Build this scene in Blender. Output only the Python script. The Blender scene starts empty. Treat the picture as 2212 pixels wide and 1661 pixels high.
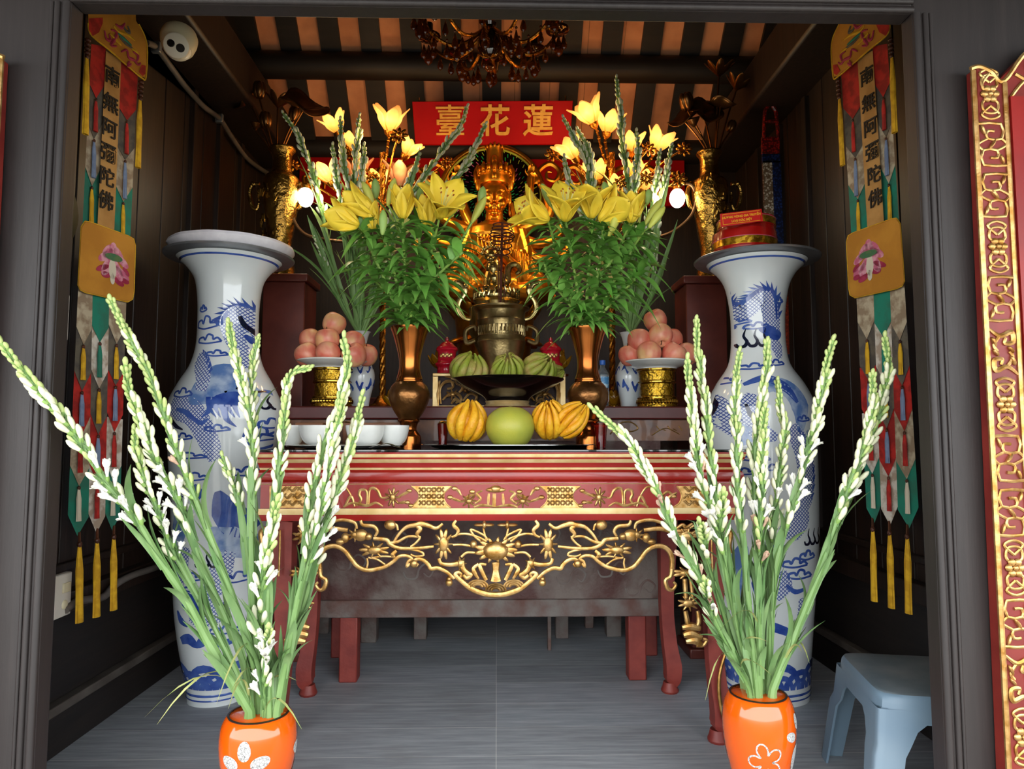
import bpy, math, random
from math import sin, cos, pi, radians, atan, sqrt, atan2
from mathutils import Vector as V, Matrix, Quaternion
S = bpy.context.scene
COL = S.collection
rnd = random.Random(7)
# ------------------------------------------------------------------ camera
F, H = 1500.0, 1.35
YAW, PIT = atan(33 / F), atan(112 / F)
FW = V((sin(YAW) * cos(PIT), cos(YAW) * cos(PIT), sin(PIT)))
RT = V((cos(YAW), -sin(YAW), 0))
UP = RT.cross(FW)
def P(px, py, Y):
    d = FW * F + RT * (px - 1106) + UP * (830.5 - py)
    t = Y / d.y
    return V((d.x * t, Y, H + d.z * t))
cam = bpy.data.cameras.new('camera'); co = bpy.data.objects.new('camera', cam); COL.objects.link(co)
cam.sensor_width = 36; cam.sensor_fit = 'HORIZONTAL'; cam.lens = F / 2212 * 36
cam.clip_start = .05
co.matrix_world = Matrix((( RT.x, UP.x, -FW.x, 0), (RT.y, UP.y, -FW.y, 0), (RT.z, UP.z, -FW.z, H), (0, 0, 0, 1)))
S.camera = co
S.view_settings.view_transform = 'Standard'
S.view_settings.look = 'None'
S.view_settings.gamma = 1
# ------------------------------------------------------------------ materials
def lin(h):
    if not isinstance(h, str): return tuple(h)
    h = h.lstrip('#'); r = []
    for i in (0, 2, 4):
        c = int(h[i:i + 2], 16) / 255
        r.append(c / 12.92 if c <= .04045 else ((c + .055) / 1.055) ** 2.4)
    return tuple(r)
MATS = {}
class NT:
    def __init__(s, name):
        s.m = bpy.data.materials.new(name); s.m.use_nodes = True
        s.t = s.m.node_tree; s.b = s.t.nodes['Principled BSDF']
        s.tc = None
    def n(s, typ, **kw):
        x = s.t.nodes.new('ShaderNode' + typ)
        for k, v in kw.items():
            if k in x.inputs: x.inputs[k].default_value = v
            else: setattr(x, k, v)
        return x
    def l(s, a, b): s.t.links.new(a, b)
    def co(s, scale=(1, 1, 1), out='Object', rot=(0, 0, 0)):
        if not s.tc: s.tc = s.n('TexCoord')
        mp = s.n('Mapping'); mp.inputs['Scale'].default_value = scale; mp.inputs['Rotation'].default_value = rot
        s.l(s.tc.outputs[out], mp.inputs['Vector']); return mp.outputs[0]
    def ramp(s, fac, stops):
        r = s.n('ValToRGB'); e = r.color_ramp.elements
        while len(e) < len(stops): e.new(.5)
        for q, (p, c) in zip(e, stops): q.position = p; q.color = (*lin(c), 1)
        s.l(fac, r.inputs[0]); return r.outputs[0]
    def mix(s, fac, a, b, mode='MIX'):
        x = s.n('Mix', data_type='RGBA', blend_type=mode)
        for i, q in ((0, fac), (6, a), (7, b)):
            if hasattr(q, 'is_output'): s.l(q, x.inputs[i])
            else: x.inputs[i].default_value = q if i == 0 else (*lin(q), 1)
        return x.outputs[2]
    def bump(s, h, st=.3, d=.01):
        b = s.n('Bump'); b.inputs['Strength'].default_value = st; b.inputs['Distance'].default_value = d
        s.l(h, b.inputs['Height']); s.l(b.outputs[0], s.b.inputs['Normal'])
    def set(s, **kw):
        for k, v in kw.items():
            i = s.b.inputs[k.replace('_', ' ')]
            if hasattr(v, 'is_output'): s.l(v, i)
            else: i.default_value = (*lin(v), 1) if isinstance(v, str) or (k.endswith('Color') and len(v) == 3) else v
def M(name, c1, c2=None, rough=.5, metal=0, scale=12, stretch=(1, 1, 1), bump=0, bscale=None, coat=0, sss=0, emit=0, ecol=None, trans=0, ior=1.45, spec=.5, detail=4, bd=.01, lo=.35, hi=.65, alpha=1):
    """procedural material: two colours blended by noise, plus an optional noise bump"""
    if name in MATS: return MATS[name]
    k = NT(name)
    v = k.co(stretch)
    nz = k.n('TexNoise', Scale=scale, Detail=detail); k.l(v, nz.inputs['Vector'])
    c = k.ramp(nz.outputs[0], [(lo, c1), (hi, c2 or c1)])
    k.set(Base_Color=c, Roughness=rough, Metallic=metal, Coat_Weight=coat, Transmission_Weight=trans, IOR=ior, Specular_IOR_Level=spec, Alpha=alpha)
    if emit: k.set(Emission_Color=ecol or c1, Emission_Strength=emit)
    if bump:
        nb = k.n('TexNoise', Scale=bscale or scale * 3, Detail=5); k.l(v, nb.inputs['Vector']); k.bump(nb.outputs[0], bump, bd)
    MATS[name] = k.m
    return k.m
# ------------------------------------------------------------------ mesh builder
class MB:
    def __init__(s): s.v = []; s.f = []; s.mi = []
    def add(s, vs, fs, mi=0, M_=None):
        o = len(s.v)
        s.v += [tuple(M_ @ V(p)) for p in vs] if M_ is not None else [tuple(p) for p in vs]
        for f in fs: s.f.append([i + o for i in f]); s.mi.append(mi)
        return s
    def box(s, c, d, mi=0, M_=None):
        x, y, z = (q / 2 for q in d); c = V(c)
        vs = [c + V((a * x, b * y, e * z)) for a in (-1, 1) for b in (-1, 1) for e in (-1, 1)]
        return s.add(vs, [(0, 1, 3, 2), (4, 6, 7, 5), (0, 4, 5, 1), (2, 3, 7, 6), (0, 2, 6, 4), (1, 5, 7, 3)], mi, M_)
    def bb(s, a, b, mi=0):
        return s.box([(p + q) / 2 for p, q in zip(a, b)], [abs(q - p) for p, q in zip(a, b)], mi)
    def grid(s, fn, nu, nv, mi=0, cu=False, cv=False, M_=None):
        U = nu if cu else nu + 1; W = nv if cv else nv + 1
        vs = [fn(i / nu, j / nv) for i in range(U) for j in range(W)]
        fs = []
        for i in range(nu):
            for j in range(nv):
                a, b = i, (i + 1) % U; c, d = j, (j + 1) % W
                fs.append((a * W + c, b * W + c, b * W + d, a * W + d))
        return s.add(vs, fs, mi, M_)
    def lathe(s, prof, c=(0, 0, 0), n=32, mi=0, M_=None, rm=None, cap=True):
        """profile [(r,z)...]; rm(angle, z) multiplies the radius"""
        vs = []; c = V(c)
        for r, z in prof:
            for i in range(n):
                a = 2 * pi * i / n; q = r * (rm(a, z) if rm else 1)
                vs.append(c + V((q * cos(a), q * sin(a), z)))
        fs = [(i * n + j, i * n + (j + 1) % n, (i + 1) * n + (j + 1) % n, (i + 1) * n + j) for i in range(len(prof) - 1) for j in range(n)]
        if cap:
            if prof[0][0] > 1e-5: fs.append(list(range(n))[::-1])
            if prof[-1][0] > 1e-5: fs.append([(len(prof) - 1) * n + i for i in range(n)])
        return s.add(vs, fs, mi, M_)
    def tube(s, pts, r, n=8, mi=0, cap=True, flat=1.0, up=None, M_=None):
        pts = [V(p) for p in pts]; m = len(pts)
        rr = r if isinstance(r, (list, tuple)) else [r] * m
        if len(rr) != m: rr = [rr[0] + (rr[-1] - rr[0]) * i / (m - 1) for i in range(m)] if len(rr) == 2 else [interp(rr, i / (m - 1)) for i in range(m)]
        tg = [(pts[min(i + 1, m - 1)] - pts[max(i - 1, 0)]).normalized() for i in range(m)]
        nx = V(up) if up is not None else (V((0, 0, 1)) if abs(tg[0].z) < .9 else V((1, 0, 0)))
        nx = (nx - tg[0] * nx.dot(tg[0])).normalized()
        vs = []
        for i in range(m):
            b = V(up) if up is not None else nx
            b = b - tg[i] * b.dot(tg[i])
            nx = b.normalized() if b.length > 1e-6 else nx
            by = tg[i].cross(nx)
            for j in range(n):
                a = 2 * pi * j / n
                vs.append(pts[i] + nx * (cos(a) * rr[i] * flat) + by * (sin(a) * rr[i]))
        fs = [(i * n + j, i * n + (j + 1) % n, (i + 1) * n + (j + 1) % n, (i + 1) * n + j) for i in range(m - 1) for j in range(n)]
        if cap: fs += [list(range(n))[::-1], [(m - 1) * n + j for j in range(n)]]
        return s.add(vs, fs, mi, M_)
    def ell(s, c, r, n=12, mi=0, M_=None):
        r = (r, r, r) if isinstance(r, (int, float)) else r
        c = V(c); k = max(6, n * 2 // 3)
        vs = [c + V((0, 0, -r[2]))]
        for i in range(1, k):
            t = pi * i / k - pi / 2
            vs += [c + V((r[0] * cos(t) * cos(2 * pi * j / n), r[1] * cos(t) * sin(2 * pi * j / n), r[2] * sin(t))) for j in range(n)]
        vs.append(c + V((0, 0, r[2])))
        fs = [(0, 1 + (j + 1) % n, 1 + j) for j in range(n)]
        for i in range(k - 2): fs += [(1 + i * n + j, 1 + i * n + (j + 1) % n, 1 + (i + 1) * n + (j + 1) % n, 1 + (i + 1) * n + j) for j in range(n)]
        L = len(vs) - 1; b = 1 + (k - 2) * n
        fs += [(L, b + j, b + (j + 1) % n) for j in range(n)]
        return s.add(vs, fs, mi, M_)
    def prism(s, pts, d, mi=0, M_=None):
        """2D outline in local XZ, extruded d along -Y (front at y=-d)"""
        n = len(pts)
        vs = [(x, 0, z) for x, z in pts] + [(x, -d, z) for x, z in pts]
        fs = [list(range(n)), [n + i for i in range(n)][::-1]] + [(i, n + i, n + (i + 1) % n, (i + 1) % n) for i in range(n)]
        return s.add(vs, fs, mi, M_)
    def rect(s, prof, x0, x1, y0, y1, mi=0, mis=None):
        """mitred moulding around a rectangle: profile [(out,z)]"""
        vs = []
        for o, z in prof: vs += [(x0 - o, y0 - o, z), (x1 + o, y0 - o, z), (x1 + o, y1 + o, z), (x0 - o, y1 + o, z)]
        n = len(prof)
        for i in range(n - 1):
            fs = [(i * 4 + j, i * 4 + (j + 1) % 4, (i + 1) * 4 + (j + 1) % 4, (i + 1) * 4 + j) for j in range(4)]
            if i == 0: fs.append((3, 2, 1, 0))
            if i == n - 2: fs.append([(n - 1) * 4 + j for j in range(4)])
            o = len(s.v)
            if i == 0: s.v += vs; base = o
            for f in fs: s.f.append([q + base for q in f]); s.mi.append(mis[i] if mis else mi)
        return s
    def build(s, name, mats, parent=None, local=False, bevel=0, sharp=38, link=True):
        me = bpy.data.meshes.new(name); me.from_pydata(s.v, [], s.f)
        mats = mats if isinstance(mats, (list, tuple)) else [mats]
        for m in mats: me.materials.append(m)
        me.polygons.foreach_set('material_index', s.mi)
        me.polygons.foreach_set('use_smooth', [True] * len(s.f))
        me.update()
        me.set_sharp_from_angle(angle=radians(sharp))
        o = bpy.data.objects.new(name, me); COL.objects.link(o)
        if parent is not None:
            o.parent = parent
            if not local and parent.type == 'EMPTY': o.matrix_parent_inverse = Matrix.Translation(-parent.location)
        if bevel:
            b = o.modifiers.new('bevel', 'BEVEL'); b.width = bevel; b.segments = 2; b.limit_method = 'ANGLE'; b.harden_normals = False
        return o
def interp(a, t):
    x = t * (len(a) - 1); i = min(int(x), len(a) - 2); return a[i] + (a[i + 1] - a[i]) * (x - i)
def cat(pts, k=6, closed=False):
    """Catmull-Rom through points"""
    pts = [V(p) for p in pts]; n = len(pts); out = []
    for i in range(n if closed else n - 1):
        g = (lambda j: pts[j % n]) if closed else (lambda j: pts[max(0, min(n - 1, j))])
        a, b, c, d = g(i - 1), g(i), g(i + 1), g(i + 2)
        for q in range(k):
            t = q / k
            out.append(.5 * ((2 * b) + (c - a) * t + (2 * a - 5 * b + 4 * c - d) * t * t + (3 * b - a - 3 * c + d) * t ** 3))
    if not closed: out.append(pts[-1])
    return out
def smooth2(prof, k=4):
    return [(max(p.x, 0), p.y) for p in cat([(a, b, 0) for a, b in prof], k)]
def frame(z, x=None):
    """rotation matrix whose Z axis is z"""
    z = V(z).normalized(); x = V(x) if x is not None else (V((0, 0, 1)) if abs(z.z) < .9 else V((1, 0, 0)))
    x = (x - z * x.dot(z)).normalized(); y = z.cross(x)
    return Matrix(((x.x, y.x, z.x, 0), (x.y, y.y, z.y, 0), (x.z, y.z, z.z, 0), (0, 0, 0, 1)))
def TR(p, z=None, s=1, x=None, roll=0):
    m = Matrix.Translation(V(p))
    if z is not None: m = m @ frame(z, x)
    if roll: m = m @ Matrix.Rotation(roll, 4, 'Z')
    if s != 1: m = m @ (Matrix.Diagonal((*s, 1)) if isinstance(s, (tuple, list)) else Matrix.Scale(s, 4))
    return m
def tag(o, label=None, cat_=None, group=None, kind=None):
    if label: o['label'] = label
    if cat_: o['category'] = cat_
    if group: o['group'] = group
    if kind: o['kind'] = kind
    return o
def T(name, label, cat_, loc=(0, 0, 0), group=None):
    o = bpy.data.objects.new(name, None); COL.objects.link(o); o.location = V(loc); o.empty_display_size = .05
    return tag(o, label, cat_, group)
def ST(o): o['kind'] = 'structure'; return o
def inst(src, parent, m, name=None):
    o = src.copy(); COL.objects.link(o); o.parent = parent; o.matrix_parent_inverse = Matrix.Identity(4)
    o.matrix_local = m
    for ch in src.children:
        c = ch.copy(); COL.objects.link(c); c.parent = o
    return o
def drop(o):
    for c in list(o.children): bpy.data.objects.remove(c)
    bpy.data.objects.remove(o)
def text_mesh(body, size, mb, M_, mi=0, bold=.0, depth=.002, spacing=1.0, sx=1.0):
    """lettering added to a builder: glyphs centred on local XZ plane, front towards -Y"""
    c = bpy.data.curves.new('lettering', 'FONT'); c.body = body; c.size = size; c.offset = bold; c.extrude = depth / 2
    c.align_x = 'CENTER'; c.align_y = 'CENTER'; c.space_character = spacing; c.resolution_u = 3
    o = bpy.data.objects.new('lettering', c); COL.objects.link(o)
    me = bpy.data.meshes.new_from_object(o.evaluated_get(bpy.context.evaluated_depsgraph_get()))
    R = Matrix.Rotation(pi / 2, 4, 'X')
    mb.add([R @ V((v.co.x * sx, v.co.y, v.co.z)) for v in me.vertices], [list(p.vertices) for p in me.polygons], mi, M_)
    bpy.data.objects.remove(o); bpy.data.curves.remove(c); bpy.data.meshes.remove(me)
# ------------------------------------------------------------------ shared materials
def wood_dark():
    k = NT('dark_wood'); v = k.co((9, 9, .55))
    nz = k.n('TexNoise', Scale=5, Detail=8, Roughness=.65); k.l(v, nz.inputs['Vector'])
    n2 = k.n('TexNoise', Scale=1.3, Detail=3); k.l(k.co((1, 1, .6)), n2.inputs['Vector'])
    c = k.ramp(nz.outputs[0], [(.3, '#191413'), (.55, '#241e1d'), (.8, '#352d2b')])
    c = k.mix(.35, c, k.ramp(n2.outputs[0], [(.35, '#1d1615'), (.7, '#3b3331')]))
    k.set(Base_Color=c, Roughness=.55); k.bump(nz.outputs[0], .25, .004); return k.m
WOOD = wood_dark()
def wood_inner(name='brown_plank_wood', c=('#150d08', '#251811', '#36251a'), rough=.5, st=(10, 10, .5)):
    k = NT(name); nz = k.n('TexNoise', Scale=5, Detail=8, Roughness=.6); k.l(k.co(st), nz.inputs['Vector'])
    k.set(Base_Color=k.ramp(nz.outputs[0], [(.3, c[0]), (.55, c[1]), (.8, c[2])]), Roughness=rough); k.bump(nz.outputs[0], .25, .004); return k.m
INNER = wood_inner()
BEAM = wood_inner('beam_wood', ('#100c0a', '#1a1411', '#261d17'), .6, (.6, .6, 8))
def floor_mat():
    k = NT('floor_planks')
    b = k.n('TexBrick', Scale=1.0); b.offset = 0; b.squash = 1
    for n_, q in (('Brick Width', 3.4), ('Row Height', .292), ('Mortar Size', .0016), ('Mortar Smooth', .2), ('Bias', 0.)): b.inputs[n_].default_value = q
    b.inputs['Color1'].default_value = (*lin('#bcbfc2'), 1); b.inputs['Color2'].default_value = (*lin('#a8abaf'), 1); b.inputs['Mortar'].default_value = (*lin('#e0dfdb'), 1)
    mp = k.co(); mp.node.inputs['Location'].default_value = (0.0, -.13, 0); k.l(mp, b.inputs['Vector'])
    nz = k.n('TexNoise', Scale=4, Detail=8, Roughness=.65); k.l(k.co((.8, 9, 1)), nz.inputs['Vector'])
    n2 = k.n('TexNoise', Scale=3, Detail=4); k.l(k.co((1, 2, 1)), n2.inputs['Vector'])
    c = k.mix(.6, b.outputs[0], k.ramp(nz.outputs[0], [(.25, '#4d4f52'), (.5, '#8c8f92'), (.75, '#bdbebe')]), 'OVERLAY')
    c = k.mix(k.ramp(n2.outputs[0], [(.52, '#000000'), (.75, '#888888')]), c, '#6e655f')
    k.set(Base_Color=c, Roughness=.55, Specular_IOR_Level=.35); k.bump(b.outputs['Fac'], -.3, .003); return k.m
YF, YFB = 2.25, 2.32                                  # front frame, front and back face
XL, XR = P(137, 940, YFB).x, P(1984, 940, YFB).x      # door opening
ZL = P(1073, 44, YFB).z
WL, WR, YB = -1.9, 1.97, 5.56
# ------------------------------------------------------------------ setting
ST(MB().bb((-6, 2.0, -.08), (6, 6.3, 0)).build('floor', floor_mat()))
def ground_mat():
    return M('courtyard_paving', '#8f8a80', '#a8a398', rough=.8, scale=3, bump=.2)
ST(MB().bb((-14, -14, -.1), (14, 2.0, -.02)).build('floor_courtyard', ground_mat()))
def planks(x, sgn, name):
    mb = MB(); y = YFB; r = random.Random(3 + sgn)
    while y < YB:
        w = .2 + r.random() * .1
        mb.bb((x, y + .004, .66), (x + sgn * (.05 + r.random() * .012), min(y + w, YB) - .004, 3.75)); y += w
    mb.bb((x + sgn * .02, YFB, 0), (x + sgn * .1, YB, 3.75))
    return ST(mb.build(name, INNER, bevel=.004))
planks(WL, -1, 'wall_left'); planks(WR, 1, 'wall_right')
ST(MB().bb((WL - .1, YB, 0), (WR + .1, YB + .1, 3.7)).build('wall_back', INNER))
for x, s, nm in ((WL, 1, 'left'), (WR, -1, 'right')):
    def rail(z0, z1, d, name, m=INNER):
        return ST(MB().bb((x - s * .03, YFB, z0), (x + s * d, YB, z1)).build(name, m, bevel=.006))
    rail(0, .17, .035, 'baseboard_' + nm, BEAM)
    rail(.175, .215, .05, 'trim_band_' + nm, M('dusty_trim', '#3f3833', '#57504a', rough=.7, scale=6))
    rail(.22, .585, .012, 'wall_lower_' + nm, BEAM)
    rail(.59, .68, .06, 'trim_rail_' + nm)
    rail(.765, .80, .03, 'trim_cap_' + nm)
    mb = MB()
    for y in (4.2, 4.6, 5.0): mb.bb((x - s * .02, y, .8), (x + s * .03, y + .05, 3.5))
    ST(mb.build('trim_stile_' + nm, INNER, bevel=.004))
    ST(MB().bb((x - s * .02, YFB, 3.52), (x + s * .3, YB, 3.82)).build('trim_beam_' + nm, INNER, bevel=.02))
# roof: steep back slope carried on rafters, terracotta bricks showing between them
def brick_mat():
    k = NT('terracotta_bricks')
    b = k.n('TexBrick', Scale=1.0); b.offset = .5
    for n_, q in (('Brick Width', .27), ('Row Height', .2), ('Mortar Size', .003), ('Bias', 0.)): b.inputs[n_].default_value = q
    for n_, q in (('Color1', '#f0a87c'), ('Color2', '#dc9068'), ('Mortar', '#5a3424')): b.inputs[n_].default_value = (*lin(q), 1)
    k.l(k.co(rot=(radians(-43), 0, 0)), b.inputs['Vector'])
    nz = k.n('TexNoise', Scale=5, Detail=5); k.l(k.co(), nz.inputs['Vector'])
    n2 = k.n('TexNoise', Scale=1.6, Detail=4); k.l(k.co(), n2.inputs['Vector'])
    c = k.mix(.5, b.outputs[0], k.ramp(nz.outputs[0], [(.35, '#c07850'), (.6, '#eea678')]))
    c = k.mix(k.ramp(n2.outputs[0], [(.56, '#000000'), (.7, '#aaaaaa')]), c, '#4d2a1e')
    k.set(Base_Color=c, Roughness=.85); k.bump(nz.outputs[0], .3, .004); return k.m
RA, RB = P(1073, 40, 4.84), P(1073, 293, 5.43)
SL = (RB.z - RA.z) / (RB.y - RA.y)
def roofz(y): return RA.z + SL * (y - RA.y)
def slab(y0, y1, up0, up1, x0, x1, mi=0, mb=None, zf=roofz):
    mb = mb or MB(); vs = []
    for x in (x0, x1):
        for y in (y0, y1):
            for u in (up0, up1): vs.append((x, y, zf(y) + u))
    return mb.add(vs, [(0, 1, 3, 2), (4, 6, 7, 5), (0, 4, 5, 1), (2, 3, 7, 6), (0, 2, 6, 4), (1, 5, 7, 3)], mi)
YR = 4.1
BR = brick_mat()
ST(slab(YR, YB + .6, .0, .12, -2.6, 2.6).build('ceiling', BR))
front = lambda y: roofz(YR) + (roofz(YR) - 3.05) / (YR - 2.2) * (y - YR)
ST(slab(2.2, YR, .0, .12, -2.6, 2.6, zf=front).build('ceiling_front', BEAM))
sp = 92 * 4.84 / F
for i in range(-7, 9):
    x = P(625 - 25 + 92 * 5, 40, 4.84).x + (i + .02) * sp - sp * .0
    ST(slab(YR, YB, -.05, -.002, x - sp * .245, x + sp * .245).build('trim_rafter', BEAM))
for yy, (a, b), nm in ((4.97, (113, 167), 'upper'), (5.49, (292, 345), 'lower')):
    za, zb = P(1073, a, yy).z, P(1073, b, yy).z
    ST(MB().tube([(WL, yy + .04, (za + zb) / 2), (WR, yy + .04, (za + zb) / 2)], (za - zb) / 2 * 1.02, 20).build('trim_purlin_' + nm, BEAM))
# gable ends above the side walls
for x, nm in ((WL - .05, 'left'), (WR + .05, 'right')):
    ST(MB().add([(x, YFB, 3.7), (x, YB + .1, 3.7), (x, YB + .1, max(roofz(YB), 2.6)), (x, YR, roofz(YR)), (x, YFB, front(YFB)),
                 (x + .06, YFB, 3.7), (x + .06, YB + .1, 3.7), (x + .06, YB + .1, max(roofz(YB), 2.6)), (x + .06, YR, roofz(YR)), (x + .06, YFB, front(YFB))],
                [(0, 1, 2, 3, 4), (9, 8, 7, 6, 5)]).build('wall_gable_' + nm, BEAM))
# front facade
ST(MB().bb((-6, YF, -.1), (XL, YFB, 4.3)).build('wall_front_left', WOOD, bevel=.006))
ST(MB().bb((XR, YF, -.1), (6, YFB, 4.3)).build('wall_front_right', WOOD, bevel=.006))
ST(MB().bb((XL, YF, ZL), (XR, YFB, 4.3)).build('wall_front_lintel', WOOD, bevel=.006))
def mould(a, b, out, name):
    """raised double bead along the opening edge; a->b is the edge, out points away from the opening"""
    mb = MB(); a, b, out = V(a), V(b), V(out)
    for d, r in ((.012, .012), (.042, .010), (.06, .006)):
        mb.tube([a + out * d - out.orthogonal() * 0 + V((0, -.001, 0)), b + out * d + V((0, -.001, 0))], r, 10, flat=1)
    return ST(mb.build(name, WOOD))
mould((XL, YF, -.05), (XL, YF, ZL), (-1, 0, 0), 'trim_jamb_left')
mould((XR, YF, -.05), (XR, YF, ZL), (1, 0, 0), 'trim_jamb_right')
mould((XL, YF, ZL), (XR, YF, ZL), (0, 0, 1), 'trim_lintel')
# unseen porch eave, its reach and height set to darken the lintel
ST(slab(-.35, YF, 0, .1, -6, 6, zf=lambda y: 2.82 + (y + .35) * .27).build('ceiling_porch', BEAM))
# ------------------------------------------------------------------ daylight from the courtyard
w = bpy.data.worlds.new('sky'); S.world = w; w.use_nodes = True
bg = w.node_tree.nodes['Background']; bg.inputs[0].default_value = (.93, .97, 1.0, 1); bg.inputs[1].default_value = 6.2
S.view_settings.exposure = 0.0
cy = S.cycles; cy.max_bounces = 5; cy.adaptive_threshold = .025; cy.diffuse_bounces = 3; cy.glossy_bounces = 2; cy.transmission_bounces = 4; cy.transparent_max_bounces = 4; cy.caustics_reflective = False; cy.caustics_refractive = False
def lamp(p, power, col=(1, .62, .28), r=.03):
    l = bpy.data.lights.new('lamp_or_fill_glow', 'POINT'); l.energy = power; l.color = col; l.shadow_soft_size = r
    o = bpy.data.objects.new('lamp_or_fill_glow', l); COL.objects.link(o); o.location = P(*p); return o
# ------------------------------------------------------------------ altar tables
RED = M('red_lacquer', '#8a1510', '#991c15', rough=.25, scale=5, coat=.3, bump=.05, bscale=40)
REDM = M('dull_red_paint', '#6e2620', '#83352c', rough=.5, scale=9, bump=.1, bscale=60)
GOLD = M('gold_leaf', '#d8b073', '#a87838', rough=.36, metal=.8, scale=30, bump=.25, bscale=160, bd=.003)
GOLDP = M('pale_gold_leaf', '#e6cd98', '#cfae72', rough=.42, metal=.55, scale=14, bump=.1, bscale=120, bd=.003)
GOLDD = M('dark_gilding', '#b48a4c', '#84602e', rough=.36, metal=.85, scale=30, bump=.3, bscale=120, bd=.003)
YT = 3.08
tab = T('altar_table', 'red lacquer altar table with gilt carved frieze and openwork apron, carrying the fruit tray', 'table', (.02, 3.45, 0))
tx0, tx1 = -1.07, 1.11
ty0, ty1 = YT, 3.84
zt = lambda py, Y=YT: P(1073, py, Y).z
# mitred cornice: profile from below upwards, material per band (0 red, 1 pale gold)
rows = [(1112, .008, 1), (1099, .008, 0), (1098.5, .0, 0), (1047, .0, 1), (1045, .004, 0), (1042, .004, 0), (1036, .018, 0), (1029, .022, 0), (1021, .018, 0), (1015, .004, 1), (1010.5, .006, 0), (1000, .012, 1), (992, .024, 0), (988, .026, 1), (981, .03, 0), (977, .03, 0)]
mb = MB()
prof = [(-.02, zt(1127)), (.0, zt(1126))]; mis = [0]
last = 0
for py, o, m in rows:
    prof.append((o, zt(py))); mis.append(last); last = m
prof.append((-.2, zt(976.5))); mis.append(0)
mb.rect(prof, tx0 + .03, tx1 - .03, ty0 + .03, ty1 - .03, mis=mis)
mb.build('cornice', [RED, GOLDP], tab, sharp=30)
ZT = zt(976.5)
# frieze relief carving
mb = MB(); yf = YT + .028
def px(x, y, Y=yf): return P(x, y, Y)
def strok(pts, r, Y=None, mb_=None, n=6, k=5, flat=.7, mirror=None, mi=0):
    Y = Y or yf; m_ = mb_ or mb
    q = cat([P(a, b, Y) for a, b in pts], k)
    m_.tube(q, r, n, mi, flat=flat, up=(0, -1, 0))
    if mirror is not None:
        q = cat([P(2 * mirror - a, b, Y) for a, b in pts], k)
        m_.tube(q, r, n, mi, flat=flat, up=(0, -1, 0))
def both(f, cx):
    f(lambda x: x); f(lambda x: 2 * cx - x)
def petal_relief(m_, x, y, Y, rx, ry, n=9, r=None, core=.45, rot0=0, mi=0):
    c = P(x, y, Y); u = Y / F
    m_.ell(c, (rx * core * u, .012, ry * core * u), 12, mi)
    for i in range(n):
        a = 2 * pi * i / n + rot0
        d = V((cos(a) * rx, 0, sin(a) * ry)) * u
        L = d.length
        Mx = TR(c + d * .62, d.normalized(), 1, (0, -1, 0)) @ Matrix.Diagonal((.25, .3, 1, 1))
        m_.ell((0, 0, 0), (.03, L * .62 * .8, L * .5), 8, mi, Mx)
CXF = 1071
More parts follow.
